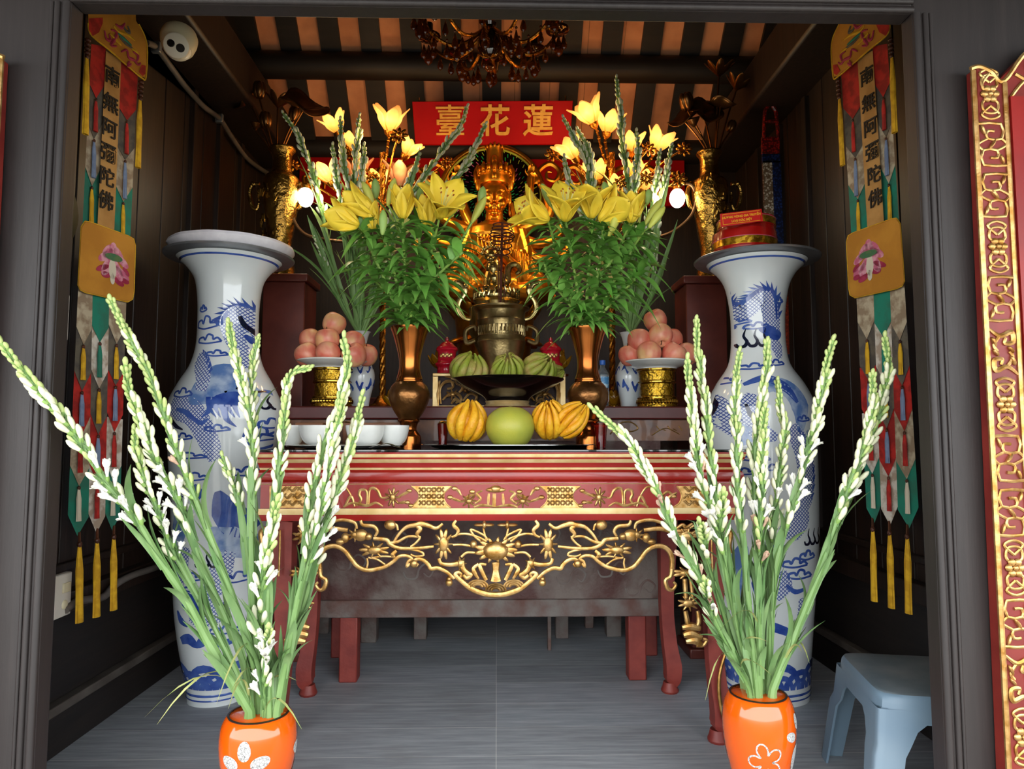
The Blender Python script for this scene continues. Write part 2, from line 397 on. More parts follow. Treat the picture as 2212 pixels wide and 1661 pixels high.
# gold diaper panels
def panel(xs, mi=0):
    vs = [P(x, y, yf - .002) for x, y in xs]; n = len(vs)
    back = [v + V((0, .012, 0)) for v in vs]
    mb.add(vs + back, [list(range(n))[::-1]] + [(i, (i + 1) % n, n + (i + 1) % n, n + i) for i in range(n)], mi)
for s in (1, -1):
    X = lambda x: CXF + s * (x - CXF)
    panel([(X(x), y) for x, y in [(1166, 1050), (1254, 1050), (1240, 1062), (1237, 1075), (1246, 1088), (1258, 1097), (1170, 1097), (1182, 1084), (1184, 1068), (1178, 1058)]])
    for i in range(5):
        for j in range(3):
            for a in (0, 1):
                x0, y0 = 1188 + i * 11, 1058 + j * 14
                strok([(X(x0 - 5), y0 + (5 if a else -5)), (X(x0 + 5), y0 + (-5 if a else 5))], .004, yf - .004, k=2, n=4)
    panel([(X(x), y) for x, y in [(1462, 1050), (1560, 1050), (1560, 1097), (1452, 1097), (1466, 1088), (1472, 1074), (1468, 1060)]])
    for i in range(7):
        for j in range(3):
            x0, y0 = 1482 + i * 11, 1057 + j * 15
            strok([(X(x0 - 5), y0 + (5 if (i + j) % 2 else -5)), (X(x0 + 5), y0 + (-5 if (i + j) % 2 else 5))], .004, yf - .004, k=2, n=4)
            strok([(X(x0 - 2), y0 - 6), (X(x0 + 6), y0 + 2)], .003, yf - .004, k=2, n=4)
    # lotus scroll of the outer cartouche
    for pts in ([(1304, 1073), (1318, 1075), (1326, 1060), (1336, 1054), (1344, 1060), (1346, 1090)], [(1350, 1090), (1350, 1062), (1362, 1058), (1366, 1068), (1362, 1080), (1372, 1092)],
                [(1315, 1094), (1330, 1086), (1350, 1092), (1380, 1086), (1400, 1095)], [(1284, 1074), (1268, 1066), (1254, 1060)], [(1280, 1086), (1262, 1084)], [(1384, 1070), (1398, 1052), (1420, 1056), (1428, 1070), (1442, 1062), (1454, 1070)],
                [(1376, 1094), (1384, 1072), (1396, 1092)], [(1436, 1088), (1446, 1074), (1462, 1064)]):
        strok([(X(a), b) for a, b in pts], [.004, .0075, .005])
    petal_relief(mb, X(1294), 1074, yf, 16, 20, 9)
    for a, b in ((1258, 1060), (1262, 1085), (1456, 1072), (1430, 1074), (1446, 1090), (1254, 1092)): mb.ell(P(X(a), b, yf), (.013, .007, .009), 8)
    # inner cartouche
    petal_relief(mb, X(1129), 1082, yf, 17, 14, 8)
    for pts in ([(1100, 1060), (1112, 1066), (1104, 1078), (1116, 1088)], [(1088, 1094), (1086, 1066)], [(1116, 1068), (1130, 1072), (1140, 1078)], [(1140, 1085), (1160, 1078), (1170, 1074)], [(1146, 1070), (1152, 1060), (1160, 1054)], [(1071, 1095), (1100, 1091), (1118, 1096)]):
        strok([(X(a), b) for a, b in pts], [.004, .0075, .005])
    for a, b in ((1170, 1074), (1160, 1055), (1122, 1062)): mb.ell(P(X(a), b, yf), (.014, .007, .01), 8)
    # cusped borders of the cartouches
    strok([(X(1254), 1050), (1240 if s == 1 else X(1240), 1062), (X(1237), 1075), (X(1246), 1088), (X(1258), 1097)], .004)
    strok([(X(1166), 1050), (X(1180), 1062), (X(1184), 1075), (X(1178), 1088), (X(1168), 1097)], .004)
    strok([(X(1462), 1050), (X(1470), 1062), (X(1472), 1075), (X(1466), 1088), (X(1452), 1097)], .004)
mb.ell(P(CXF, 1058, yf), (.045, .008, .012), 12); mb.ell(P(CXF, 1056, yf), (.026, .012, .016), 12)
strok([(CXF - 3, 1066), (CXF - 4, 1094)], .009)
mb.build('frieze_carving', GOLD, tab)
# openwork apron under the front rail
mb = MB(); ya = YT + .03
CA = 1071
def ap(pts, r, k=6, both_=True):
    strok(pts, r, ya, n=8, k=k, flat=.8, mirror=CA if both_ else None)
c2 = lambda L: [(1050 + a / 3.612, 940 + b / 3.612) for a, b in L]
ap(c2([(70, 1245), (150, 1238), (260, 1200), (340, 1140), (390, 1090), (370, 1070), (345, 1085), (355, 1110)]), [.013, .014, .012, .011, .008, .006])
ap(c2([(400, 1120), (430, 1090), (470, 1060), (530, 1035), (580, 1040), (600, 1010), (640, 975), (690, 965), (720, 990), (700, 1020), (680, 1000)]), [.007, .010, .011, .010, .008, .006])
ap(c2([(745, 1000), (770, 1025), (760, 985), (730, 965), (770, 940), (830, 945), (870, 980), (930, 1020), (1000, 1042), (1080, 1052), (1150, 1025), (1200, 970), (1250, 905), (1310, 868), (1380, 868), (1430, 905), (1452, 970), (1450, 1040)]), [.006, .008, .009, .010, .011, .011, .012, .012])
ap(c2([(1620, 705), (1540, 745), (1450, 745), (1350, 728), (1230, 740)]), [.006, .011, .012, .01])
ap(c2([(560, 868), (700, 882), (830, 880), (900, 850), (930, 815), (1030, 805)]), [.007, .009, .010, .011, .009])
ap(c2([(660, 795), (760, 790), (840, 830), (900, 840)]), [.006, .007, .009])
ap(c2([(740, 870), (700, 840), (668, 800), (690, 790)]), .006)
ap(c2([(490, 690), (540, 725), (600, 705), (660, 690), (700, 700), (770, 715), (830, 770), (870, 830)]), [.007, .010, .013, .012, .008, .007])
ap(c2([(695, 705), (665, 730), (690, 770), (670, 800)]), [.01, .012, .01, .006])
ap(c2([(840, 740), (850, 700), (880, 690)]), .006)
ap(c2([(1130, 665), (1110, 700), (1030, 710), (1000, 750), (1020, 790)]), [.007, .01, .009, .006])
ap(c2([(1160, 730), (1180, 680), (1280, 660), (1380, 690), (1430, 760)]), [.006, .009, .008, .005])
ap(c2([(640, 940), (650, 915), (740, 890), (840, 885)]), .006)
ap(c2([(640, 940), (700, 945), (740, 930)]), .005)
ap(c2([(850, 900), (880, 930), (860, 960)]), [.008, .012, .006])
ap(c2([(870, 950), (960, 945), (1060, 960)]), .005)
ap(c2([(940, 1010), (1000, 970), (1070, 955)]), .005)
ap(c2([(1082, 960), (1075, 1000), (1085, 1045)]), .005)
ap(c2([(385, 665), (405, 700), (370, 740), (385, 780), (420, 795)]), [.006, .011, .008, .006])
ap(c2([(150, 830), (200, 800), (300, 770), (380, 775)]), .006)
ap(c2([(140, 820), (170, 780), (270, 735), (240, 790), (190, 830)]), .006)
ap(c2([(150, 820), (170, 740), (170, 700)]), .005)
ap(c2([(240, 870), (330, 855), (410, 855)]), .006)
ap(c2([(220, 920), (300, 915), (345, 950)]), [.006, .007])
ap(c2([(340, 980), (330, 1040), (290, 1080), (270, 1090), (300, 1115), (330, 1090)]), [.012, .013, .011, .008])
ap(c2([(370, 1000), (430, 1010), (500, 1000), (520, 960)]), [.012, .01, .009])
ap(c2([(150, 1010), (200, 1010), (180, 1070), (150, 1130)]), [.006, .011, .01])
ap(c2([(210, 1005), (250, 1040), (230, 1090), (210, 1120)]), [.008, .011, .006])
ap(c2([(85, 990), (80, 1060), (95, 1140)]), [.014, .013, .016])
def apd(x, y, rx, ry, t=.014):
    for xx in (x, 2 * CA - x): mb.ell(P(xx, y, ya), (rx * YT / F, t, ry * YT / F), 14)
for a, b, rx, ry in ((900, 700, 13, 11), (165, 700, 5, 9), (130, 700, 12, 4), (205, 700, 12, 4), (1070, 790, 9, 8), (1250, 800, 9, 11), (1290, 830, 10, 7), (250, 850, 8, 9), (715, 1000, 9, 9), (440, 1150, 8, 8), (440, 1120, 6, 6), (1130, 780, 16, 13)):
    q = c2([(a, b)])[0]; apd(q[0], q[1], rx, ry)
for xx in (1, -1):
    X = lambda x: CA + xx * (x - CA)
    petal_relief(mb, X(1184), 1175, ya, 19, 31, 10, core=.6)
    petal_relief(mb, X(1333), 1188, ya, 30, 16, 9, core=.6, rot0=.3)
    petal_relief(mb, X(1375), 1155, ya, 17, 14, 8, core=.6)
    petal_relief(mb, X(1147), 1217, ya, 12, 14, 7, core=.7)
    for i, r in enumerate((14, 10, 6)):
        for x0 in (1071, 1110):
            c = P(X(x0), 1276 if x0 == 1071 else 1268, ya - .002 - i * .002)
            mb.tube([c + V((cos(a) * r * 1.5, 0, sin(a) * r)) * (YT / F) for a in [pi * q / 12 for q in range(13)]], .006, 6, up=(0, -1, 0))
    # hanging leg bracket: leaf, paired stems, flower, cloud foot
    B = lambda L: [(X(a), b) for a, b in c2(L)]
    yb = YT + .02
    for pts, r in (([(1450, 1040), (1440, 1100), (1400, 1130), (1415, 1190), (1450, 1205), (1480, 1170), (1460, 1145)], [.012, .01, .011, .008, .006]), ([(1550, 1120), (1555, 1200), (1560, 1270)], .011), ([(1595, 1120), (1605, 1200), (1610, 1270)], .009), ([(1555, 1370), (1570, 1450), (1590, 1500)], [.01, .012, .01]),
                   ([(1650, 1370), (1660, 1450), (1640, 1500)], [.008, .011, .008]), ([(1530, 1500), (1600, 1490), (1670, 1510)], [.01, .018, .012]), ([(1540, 1560), (1600, 1550), (1680, 1580)], [.012, .02, .014]), ([(1560, 1610), (1630, 1600), (1680, 1640)], [.01, .02, .012]), ([(1640, 1640), (1690, 1640), (1720, 1600), (1690, 1590)], .008),
                   ([(1470, 740), (1530, 700), (1560, 720), (1610, 690)], [.006, .01, .006]), ([(1500, 800), (1560, 760), (1640, 780)], [.006, .01, .006]), ([(1760, 740), (1762, 900), (1770, 1100)], .005), ([(1870, 720), (1910, 760), (1900, 850), (1912, 920)], [.008, .012, .006])):
        strok(B(pts), r, yb, n=8, flat=.9)
    for (a, b), rx, ry in (((1570, 1075), 30, 13), ((1580, 1310), 22, 16), ((1570, 790), 24, 18)): petal_relief(mb, *B([(a, b)])[0], yb, rx, ry, 9, core=.6)
petal_relief(mb, CA, 1188, ya - .004, 42, 26, 13, core=.62)
mb.ell(P(CA, 1190, ya - .012), (.055, .02, .04), 14)
for i in range(7):
    a = radians(-60 + i * 20) + pi / 2
    d = V((cos(a) * 26, 0, sin(a) * 22)) * (YT / F)
    mb.ell((0, 0, 0), (.012, .016, .03), 8, 0, TR(P(CA, 1196, ya - .012) + d * .6, d, 1, (0, -1, 0)))
mb.build('apron_carving', GOLD, tab)
# solid spandrel behind the top of the apron, legs
mb = MB(); mb.bb((tx0 + .08, YT + .055, zt(1127) - .002), (tx1 - .08, YT + .075, zt(1127) + .08)); mb.build('apron_rail', REDM, tab)
def leg(xb, yb, sgn, name='leg'):
    """curved cabriole leg, hoof foot turned outwards/inwards"""
    mb = MB(); zt_ = zt(1126)
    path = [(0, zt_), (.0, .95), (-.005, .75), (-.012, .55), (-.012, .4), (.0, .25), (.016, .14), (.012, .075), (.0, .05)]
    wid = [.075, .07, .06, .05, .047, .05, .058, .055, .04]
    q = cat([(sgn * a + xb, yb, z) for a, z in path], 4)
    mb.tube(q, wid, 4, 0, up=(1, 1, 0))
    mb.lathe([(.042, 0), (.048, .012), (.04, .03), (.034, .055)], (xb, yb, 0), 14)
    o = mb.build(name, REDM, tab, bevel=.01)
    return o, mb
for (xa, yy) in ((-.95, YT + .09), (.985, YT + .09), (-.985, ty1 - .07), (.92, ty1 - .07)):
    s = -1 if xa < 0 else 1
    o, _ = leg(xa, yy, s)
    mb = MB()
    if yy > 3.4: continue
    e = s
    x0 = xa + e * .045
    q = cat([(x0, yy - .05, .45), (x0 - s * .05, yy - .052, .3), (x0 - s * .045, yy - .055, .16), (x0 - s * .01, yy - .055, .075), (x0 + e * .055, yy - .055, .1), (x0 + e * .05, yy - .055, .14), (x0 + e * .025, yy - .055, .135)], 5)
    mb.tube(q, [.006, .008, .009, .012, .013, .009], 7, up=(0, -1, 0))
    mb.build('gilt_scroll', GOLDD, o)
glass = M('tabletop_glass', '#0c1210', rough=.03, trans=0, spec=.8, coat=.5)
mb = MB(); mb.bb((tx0 + .02, YT + .0, ZT + .001), (tx1 - .0, ty1 - .01, ZT + .011))
tag(mb.build('glass_sheet', M('smoked_glass', '#0c1210', rough=.12, spec=.5, coat=1), bevel=.002), 'sheet of dark shiny glass lying over the red altar table top', 'glass')
ZG = ZT + .011
# ------------------------------------------------------------------ old carved altar behind
OLD = M('worn_carved_wood', '#4a2a25', '#6b5f58', rough=.6, scale=5, bump=.6, bscale=14, bd=.02, lo=.42, hi=.62)
OLDG = M('dusty_grey_rail', '#6e6762', '#5a3d35', rough=.7, scale=7, bump=.6, bscale=18, bd=.015, lo=.4, hi=.68)
MAROON = M('maroon_paint', '#4a1513', '#5a1f1a', rough=.4, scale=6)
YO = 3.93
zo = lambda py, Y=YO: P(1073, py, Y).z
old = T('rear_altar', 'worn brown carved altar with maroon ledge standing close behind the red table', 'altar', (0, 4.2, 0))
ox0, ox1 = P(615, 900, YO).x, P(1500, 900, YO).x
ZLE = zo(878)
mb = MB(); mb.bb((ox0, YO - .04, zo(906)), (ox1, 4.82, ZLE)); mb.build('ledge', MAROON, old, bevel=.008)
mb = MB(); mb.bb((ox0 + .03, YO, zo(952)), (ox1 - .03, YO + .03, zo(907)))
for x in (1378, 770):
    strok([(x - 60, 938), (x - 40, 915), (x - 15, 912), (x, 925), (x - 14, 932), (x - 30, 928)], .004, YO - .002, mb, mi=1)
    strok([(x + 30, 940), (x + 60, 925), (x + 90, 938)], .003, YO - .002, mb, mi=1)
    for i in range(5): strok([(x + 40 + i * 12, 920 + (i % 2) * 6), (x + 48 + i * 12, 930)], .003, YO - .002, mb, k=2, mi=1)
mb.build('painted_strip', [M('painted_strip', '#4d2a18', '#7a4a26', rough=.4, scale=9, coat=.2), GOLDD], old)
mb = MB(); mb.bb((P(690, 1300, YO).x, YO, zo(1295)), (P(1432, 1300, YO).x, YO + .04, zo(952))); mb
r = random.Random(5)
for cx, cy in ((760, 1210), (905, 1230), (1235, 1240), (1325, 1225), (1385, 1265), (850, 1160), (1180, 1150), (1010, 1150), (1300, 1140)):
    pts = [(cx - 34, cy + 6), (cx - 26, cy + 20), (cx - 6, cy + 18), (cx, cy), (cx + 14, cy - 12), (cx + 30, cy), (cx + 22, cy + 16), (cx + 10, cy + 8)]
    strok(pts, [.004, .007, .006, .004], YO - .001, mb, flat=.5, mi=1)
mb.build('front_panel', [OLD, OLDG], old)
mb = MB(); mb.bb((P(690, 1300, YO).x, YO - .015, zo(1332)), (P(1432, 1300, YO).x, YO + .05, zo(1294))); mb.build('bottom_rail', OLDG, old, bevel=.006)
for x, yy in ((755, YO + .06), (1374, YO + .06), (735, 4.42), (1400, 4.42)):
    c = P(x, 1440, yy); mb = MB(); mb.bb((c.x - .05, yy - .05, 0), (c.x + .05, yy + .05, zo(1300))); mb.build('leg', REDM, old, bevel=.008)
# tall platform under the statue
YP = 4.72; ZP = 1.62
YP = 4.92; plat = T('statue_platform', 'dark wooden platform on posts carrying the golden statue at the back', 'platform', (0, 5.25, 0))
MB().bb((-1.3, YP - .06, ZP - .12), (1.3, 5.52, ZP)).build('top', MAROON, plat, bevel=.008)
MB().bb((-1.25, YP, .55), (1.25, YP + .03, ZP - .12)).build('front_panel', OLD, plat)
for x, yy, w in ((797, 4.68, .1), (908, 4.75, .085), (1214, 4.75, .085), (1326, 4.78, .1), (1273, 5.0, .06), (700, 4.9, .07)):
    c = P(x, 1300, yy); MB().bb((c.x - w / 2, yy, 0), (c.x + w / 2, yy + w, zo(905))).build('leg', OLDG, old if yy < 4.8 else plat, bevel=.005)
c = P(1187, 1390, 4.5)
tag(MB().box((c.x, 4.5 + .02, .17), (.022, .05, .34)).build('wooden_prop', OLDG, bevel=.003), 'narrow grey wooden prop standing on the floor between posts under the altar', 'prop')
# ------------------------------------------------------------------ tall porcelain vases
PORC = M('white_porcelain', '#dfe3e2', '#d3d9d9', rough=.12, coat=.6, scale=2)
BLUE = M('cobalt_glaze', '#26418f', '#4a66ab', rough=.15, coat=.6, scale=14)
INK = M('black_blue_glaze', '#10142e', rough=.15, coat=.5)
WASH = M('pale_blue_wash', '#5a7ab0', '#a9b9d0', rough=.15, coat=.6, scale=10, lo=.4, hi=.6)
def scale_mat():
    k = NT('dragon_scales'); v = k.co((1, 1, 1), rot=(pi / 2, 0, pi / 4))
    vo = k.n('TexVoronoi', Scale=74.0, feature='DISTANCE_TO_EDGE', Randomness=.12, voronoi_dimensions='2D'); k.l(v, vo.inputs['Vector'])
    k.set(Base_Color=k.ramp(vo.outputs['Distance'], [(.09, '#2f4a96'), (.2, '#d5dbe2')]), Roughness=.15, Coat_Weight=.6); return k.m
SCALES = scale_mat()
class Vase:
    def __init__(s, cx, Y, prof, pref=940):
        s.Y = Y; s.X = P(cx, pref, Y).x
        s.prof = [(max(.0, P(cx, y, Y).z), r * Y / F) for y, r in prof]
        s.prof[-1] = (0, s.prof[-1][1])
        s.prof = s.prof[::-1]
        q = cat([(r, z, 0) for z, r in s.prof], 5); s.rz = [(p.x, p.y) for p in q]
    def R(s, z):
        a = s.rz
        for (r0, z0), (r1, z1) in zip(a, a[1:]):
            if z0 <= z <= z1: return r0 + (r1 - r0) * (z - z0) / max(1e-6, z1 - z0)
        return a[-1][0]
    def pt(s, x, y, off=.002, back=False):
        """photo pixel -> point on the glazed surface"""
        z = P(x, y, s.Y - .15).z; r = s.R(z)
        z = P(x, y, s.Y - r * .85).z; r = s.R(z)
        u = (P(x, y, s.Y - r * .6).x - s.X) / r
        a = max(-1.45, min(1.45, math.asin(max(-.98, min(.98, u)))))
        if back: a = pi + a
        return V((s.X + (r + off) * sin(a), s.Y - (r + off) * cos(a), z))
    def strip(s, mb, pts, w, mi, k=5, off=.002):
        for back in (False, True):
            q = cat([(a, b, 0) for a, b in pts], k); n = len(q); kk = 1.45 if mi in (3, 4) else 1.1
            ww = [interp(w, i / (n - 1)) if isinstance(w, (list, tuple)) else w for i in range(n)]
            vs = []
            for i in range(n):
                t = (q[min(i + 1, n - 1)] - q[max(i - 1, 0)]).normalized(); nn = V((-t.y, t.x, 0))
                for e in (-.5, -.17, .17, .5): vs.append(s.pt(*(q[i] + nn * ww[i] * e * kk).xy, off, back))
            mb.add(vs, [(i * 4 + j, i * 4 + j + 1, i * 4 + j + 5, i * 4 + j + 4) for i in range(n - 1) for j in range(3)], mi)
    def cloud(s, mb, x, y, w, h, mi=1, t=4):
        h *= .8; w *= 1.12
        s.strip(mb, [(x - w, y + h * .4), (x - w * .9, y - h * .3), (x - w * .5, y - h * .5), (x - w * .35, y), (x - w * .1, y - h), (x + w * .3, y - h * .8), (x + w * .35, y - h * .1), (x + w * .7, y - h * .4), (x + w, y + h * .3)], t, mi, 4)
        s.strip(mb, [(x - w, y + h * .4), (x - w * .3, y + h * .7), (x + w * .4, y + h * .55), (x + w, y + h * .3)], t * .8, mi, 4)
    def claws(s, mb, x, y, k=1.0):
        for i in range(3):
            u = x + i * 17 * k
            s.strip(mb, [(u - 8 * k, y + 3 * k), (u - 5 * k, y + 10 * k), (u + 3 * k, y + 10 * k), (u + 7 * k, y + 1 * k), (u + 2 * k, y - 11 * k), (u + 5 * k, y - 25 * k)], [3 * k, 5 * k, 6 * k, 5 * k, 3.5 * k, 1], 2, 4, .003)
    def fin(s, mb, pts, w, mi=1, n=9):
        """dorsal fin: saw-tooth strip"""
        q = cat([(a, b, 0) for a, b in pts], n)
        for i in range(0, len(q) - 3, 3):
            t = (q[i + 2] - q[i]).normalized(); nn = V((t.y, -t.x, 0))
            a, b, c = q[i], q[i + 3], q[i] + nn * w - t * w * .5
            for back in (False, True):
                A = [s.pt(*p.xy, .0025, back) for p in (a, (a + c) / 2, c, (b + c) / 2, b, (a + b) / 2)]
                mb.add(A, [(0, 1, 5), (1, 2, 3), (1, 3, 5), (3, 4, 5)], mi)
def porcelain(cx, prof, label, draw, Y=3.75):
    v = Vase(cx, Y, prof)
    t = T('porcelain_vase', label, 'vase', (v.X, Y, 0), 'tall blue and white floor vases')
    mb = MB(); rz = v.rz
    top = rz[-1]
    full = rz + [(top[0] - .012, top[1] + .006), (top[0] - .03, top[1] - .01)] + [(r - .02, z) for r, z in rz[-2:-22:-2]]
    mb.lathe(full, (v.X, Y, 0), 72, 0)
    draw(v, mb)
    zb = .1
    # blue foot rings and wave arcs round the base
    for z, w in ((.03, .004), (.055, .006), (v.rz[-1][1] - .02, .004)):
        mb.lathe([(v.R(z - w) + .001, z - w), (v.R(z) + .003, z), (v.R(z + w) + .001, z + w)], (v.X, Y, 0), 72, 1, cap=False)
    for k in range(14):
        a0 = 2 * pi * k / 14
        for rr, mi, w in ((.085, 1, .03), (.045, 1, .02)):
            vs = []
            for i in range(11):
                for e in (-1, 1):
                    q = pi * i / 10; rad = rr + e * w * .5
                    z = .085 + rad * sin(q) * (1.0 if k % 2 else 1.35); a = a0 + rad * cos(q) / v.R(z); r = v.R(z) + .0025 + rr * .01
                    vs.append((v.X + r * sin(a), Y - r * cos(a), z))
            mb.add(vs, [(2 * i, 2 * i + 1, 2 * i + 3, 2 * i + 2) for i in range(10)], mi)
    mb.build('body', [PORC, BLUE, INK, SCALES, WASH], t, sharp=50)
    return v, t
def draw_left(v, mb):
    v.strip(mb, [(533, 795), (527, 760), (516, 725), (506, 700), (512, 683), (532, 680), (548, 694), (555, 720)], [18, 28, 34, 30, 26, 26, 22, 12], 3, off=.0025)
    v.fin(mb, [(481, 700), (496, 672), (520, 658), (548, 664), (557, 690)], 16)
    v.strip(mb, [(474, 690), (484, 700), (494, 684), (510, 664), (530, 658), (550, 668)], [4, 12, 9, 9, 9, 3], 1)
    v.strip(mb, [(521, 682), (528, 700), (540, 712), (549, 726)], [6, 9, 8, 4], 2, off=.0035)
    v.strip(mb, [(528, 722), (540, 732), (552, 738)], [5, 14, 9], 1, off=.0035)
    v.cloud(mb, 456, 700, 22, 20); v.cloud(mb, 462, 735, 24, 14); v.cloud(mb, 480, 765, 20, 9); v.cloud(mb, 447, 668, 8, 10)
    v.strip(mb, [(452, 845), (455, 820), (450, 795), (443, 775), (436, 770)], [16, 22, 26, 22, 8], 3)
    v.fin(mb, [(474, 800), (462, 768), (448, 755)], 12)
    v.strip(mb, [(430, 870), (455, 850), (480, 838), (505, 830), (535, 845), (560, 850)], [10, 40, 64, 60, 34, 8], 4)
    v.strip(mb, [(470, 880), (490, 868), (520, 862), (545, 868)], [6, 26, 30, 6], 1, off=.003)
    for x in (470, 482, 494, 506, 518, 530): v.strip(mb, [(x, 858), (x + 2, 880), (x + 16 - (x % 5) * 2, 902)], [9, 8, 1], 1, off=.0035)
    v.strip(mb, [(474, 872), (470, 890), (456, 902)], [10, 9, 1], 1, off=.004); v.strip(mb, [(500, 880), (505, 905), (522, 922)], [12, 10, 1], 1, off=.004)
    v.strip(mb, [(520, 838), (540, 846), (566, 842)], [3, 8, 2], 2, off=.0045)
    v.strip(mb, [(560, 840), (585, 850), (598, 880)], [3, 12, 4], 1)
    v.strip(mb, [(380, 870), (402, 882), (428, 888), (446, 905), (462, 935), (474, 965), (482, 995)], [18, 36, 42, 36, 32, 28, 16], 3)
    v.strip(mb, [(398, 884), (420, 890), (440, 905), (456, 914), (470, 905)], [6, 11, 9, 9, 3], 1, off=.004)
    v.strip(mb, [(382, 905), (396, 920), (414, 928)], [8, 9, 2], 2, off=.004)
    v.claws(mb, 568, 872, .8); v.cloud(mb, 410, 850, 22, 14); v.cloud(mb, 412, 944, 22, 10); v.cloud(mb, 425, 985, 38, 9); v.cloud(mb, 487, 926, 22, 10); v.cloud(mb, 560, 940, 24, 22); v.cloud(mb, 575, 915, 16, 16)
    v.strip(mb, [(540, 955), (556, 970), (578, 960), (580, 945), (562, 938), (556, 950)], 5, 1)
    v.cloud(mb, 440, 1030, 26, 12); v.cloud(mb, 540, 1020, 30, 14); v.cloud(mb, 420, 1068, 16, 8)
    v.strip(mb, [(440, 1045), (446, 1062), (438, 1078), (450, 1088)], [4, 22, 18, 6], 1)
    v.strip(mb, [(486, 1060), (500, 1100), (520, 1130), (545, 1150)], [10, 52, 60, 30], 1)
    v.strip(mb, [(470, 1140), (500, 1165), (540, 1180), (570, 1170)], [8, 44, 40, 10], 4)
    v.strip(mb, [(395, 1095), (400, 1140), (395, 1180)], [12, 30, 12], 4)
    v.strip(mb, [(415, 1180), (404, 1220), (400, 1265)], [18, 26, 12], 3)
    v.strip(mb, [(505, 1190), (490, 1230), (478, 1265), (470, 1290)], [16, 30, 30, 16], 3)
    v.claws(mb, 446, 1212, .9); v.cloud(mb, 432, 1245, 20, 12); v.cloud(mb, 436, 1270, 22, 10); v.cloud(mb, 520, 1250, 24, 16)
    v.strip(mb, [(400, 1275), (425, 1300), (450, 1320)], [8, 40, 20], 1)
    v.strip(mb, [(430, 1345), (450, 1325), (475, 1318), (500, 1330)], [12, 40, 44, 16], 3)
    v.strip(mb, [(392, 1320), (402, 1340), (420, 1350)], [4, 14, 6], 1); v.cloud(mb, 500, 1360, 30, 14)
    v.strip(mb, [(400, 1385), (420, 1378), (440, 1390), (460, 1378), (490, 1388), (520, 1380)], [14, 22, 12, 24, 14, 10], 1)
def draw_right(v, mb):
    v.strip(mb, [(1565, 630), (1574, 652), (1588, 668), (1604, 672), (1618, 660), (1632, 646), (1648, 648), (1656, 668), (1660, 700), (1668, 725)], [10, 18, 22, 24, 26, 26, 26, 28, 26, 12], 3)
    v.fin(mb, [(1562, 622), (1580, 632), (1592, 652), (1606, 645), (1622, 628), (1646, 622), (1668, 640), (1674, 690)], 13)
    v.strip(mb, [(1558, 618), (1572, 618), (1586, 640), (1594, 654), (1608, 648), (1626, 632), (1646, 626), (1664, 640), (1670, 690)], [3, 8, 7, 6, 7, 8, 9, 8, 3], 1)
    for d in (0, 5, 10): v.strip(mb, [(1566 + d * .4, 625 + d), (1567 + d * .3, 650 + d), (1571, 668 + d)], [5, 3, 1], 1)
    v.cloud(mb, 1590, 692, 26, 10, t=4); v.cloud(mb, 1578, 700, 16, 14, t=4); v.cloud(mb, 1630, 705, 22, 10, t=4); v.cloud(mb, 1676, 650, 8, 9, t=4)
    v.strip(mb, [(1632, 712), (1650, 716), (1668, 722), (1676, 715)], [4, 22, 26, 8], 1, off=.003)
    v.claws(mb, 1604, 736, 1.05)
    v.strip(mb, [(1664, 730), (1670, 752), (1676, 775)], [10, 18, 8], 3); v.strip(mb, [(1568, 745), (1570, 780), (1560, 815)], [4, 14, 5], 4)
    v.cloud(mb, 1622, 792, 24, 9, t=4); v.cloud(mb, 1665, 785, 18, 9, t=4); v.cloud(mb, 1575, 820, 20, 9, t=4)
    v.strip(mb, [(1600, 830), (1640, 818), (1680, 838), (1705, 870)], [6, 14, 18, 6], 1)
    v.strip(mb, [(1632, 845), (1655, 832), (1690, 845), (1712, 880), (1712, 930)], [12, 22, 26, 30, 10], 4)
    v.strip(mb, [(1552, 850), (1564, 880), (1576, 912), (1590, 940)], [12, 26, 30, 14], 3)
    v.strip(mb, [(1546, 845), (1556, 866), (1552, 895)], [3, 10, 4], 2, off=.003)
    v.strip(mb, [(1612, 850), (1606, 880), (1616, 910), (1632, 935), (1660, 945)], [12, 26, 30, 28, 10], 3)
    v.strip(mb, [(1602, 872), (1610, 895), (1622, 908)], [4, 9, 3], 2, off=.003)
    v.strip(mb, [(1590, 915), (1600, 940), (1590, 960)], [4, 30, 8], 4)
    v.strip(mb, [(1690, 920), (1708, 950), (1722, 985), (1728, 1030), (1720, 1080), (1700, 1110)], [16, 30, 32, 34, 30, 12], 3)
    v.fin(mb, [(1705, 930), (1735, 970), (1745, 1030), (1738, 1080)], 9)
    v.strip(mb, [(1690, 1060), (1706, 1090), (1712, 1120), (1694, 1150), (1676, 1150)], [10, 26, 30, 24, 8], 3)
    v.strip(mb, [(1728, 930), (1742, 950), (1740, 985)], [4, 14, 4], 4)
    v.cloud(mb, 1622, 990, 22, 10, t=4); v.cloud(mb, 1600, 1020, 20, 10, t=4); v.cloud(mb, 1650, 1010, 20, 9, t=4); v.cloud(mb, 1720, 905, 14, 9, t=4)
    v.claws(mb, 1728, 1165, .95); v.cloud(mb, 1660, 1180, 20, 10, t=4); v.cloud(mb, 1700, 1215, 26, 14, t=5); v.cloud(mb, 1730, 1200, 18, 14, t=5); v.cloud(mb, 1712, 1240, 26, 14, t=5)
    v.strip(mb, [(1680, 1260), (1700, 1275), (1725, 1270)], [6, 10, 6], 1)
    v.strip(mb, [(1672, 1230), (1678, 1262), (1660, 1290)], [10, 22, 10], 3); v.strip(mb, [(1715, 1290), (1722, 1312), (1712, 1335)], [10, 22, 10], 3)
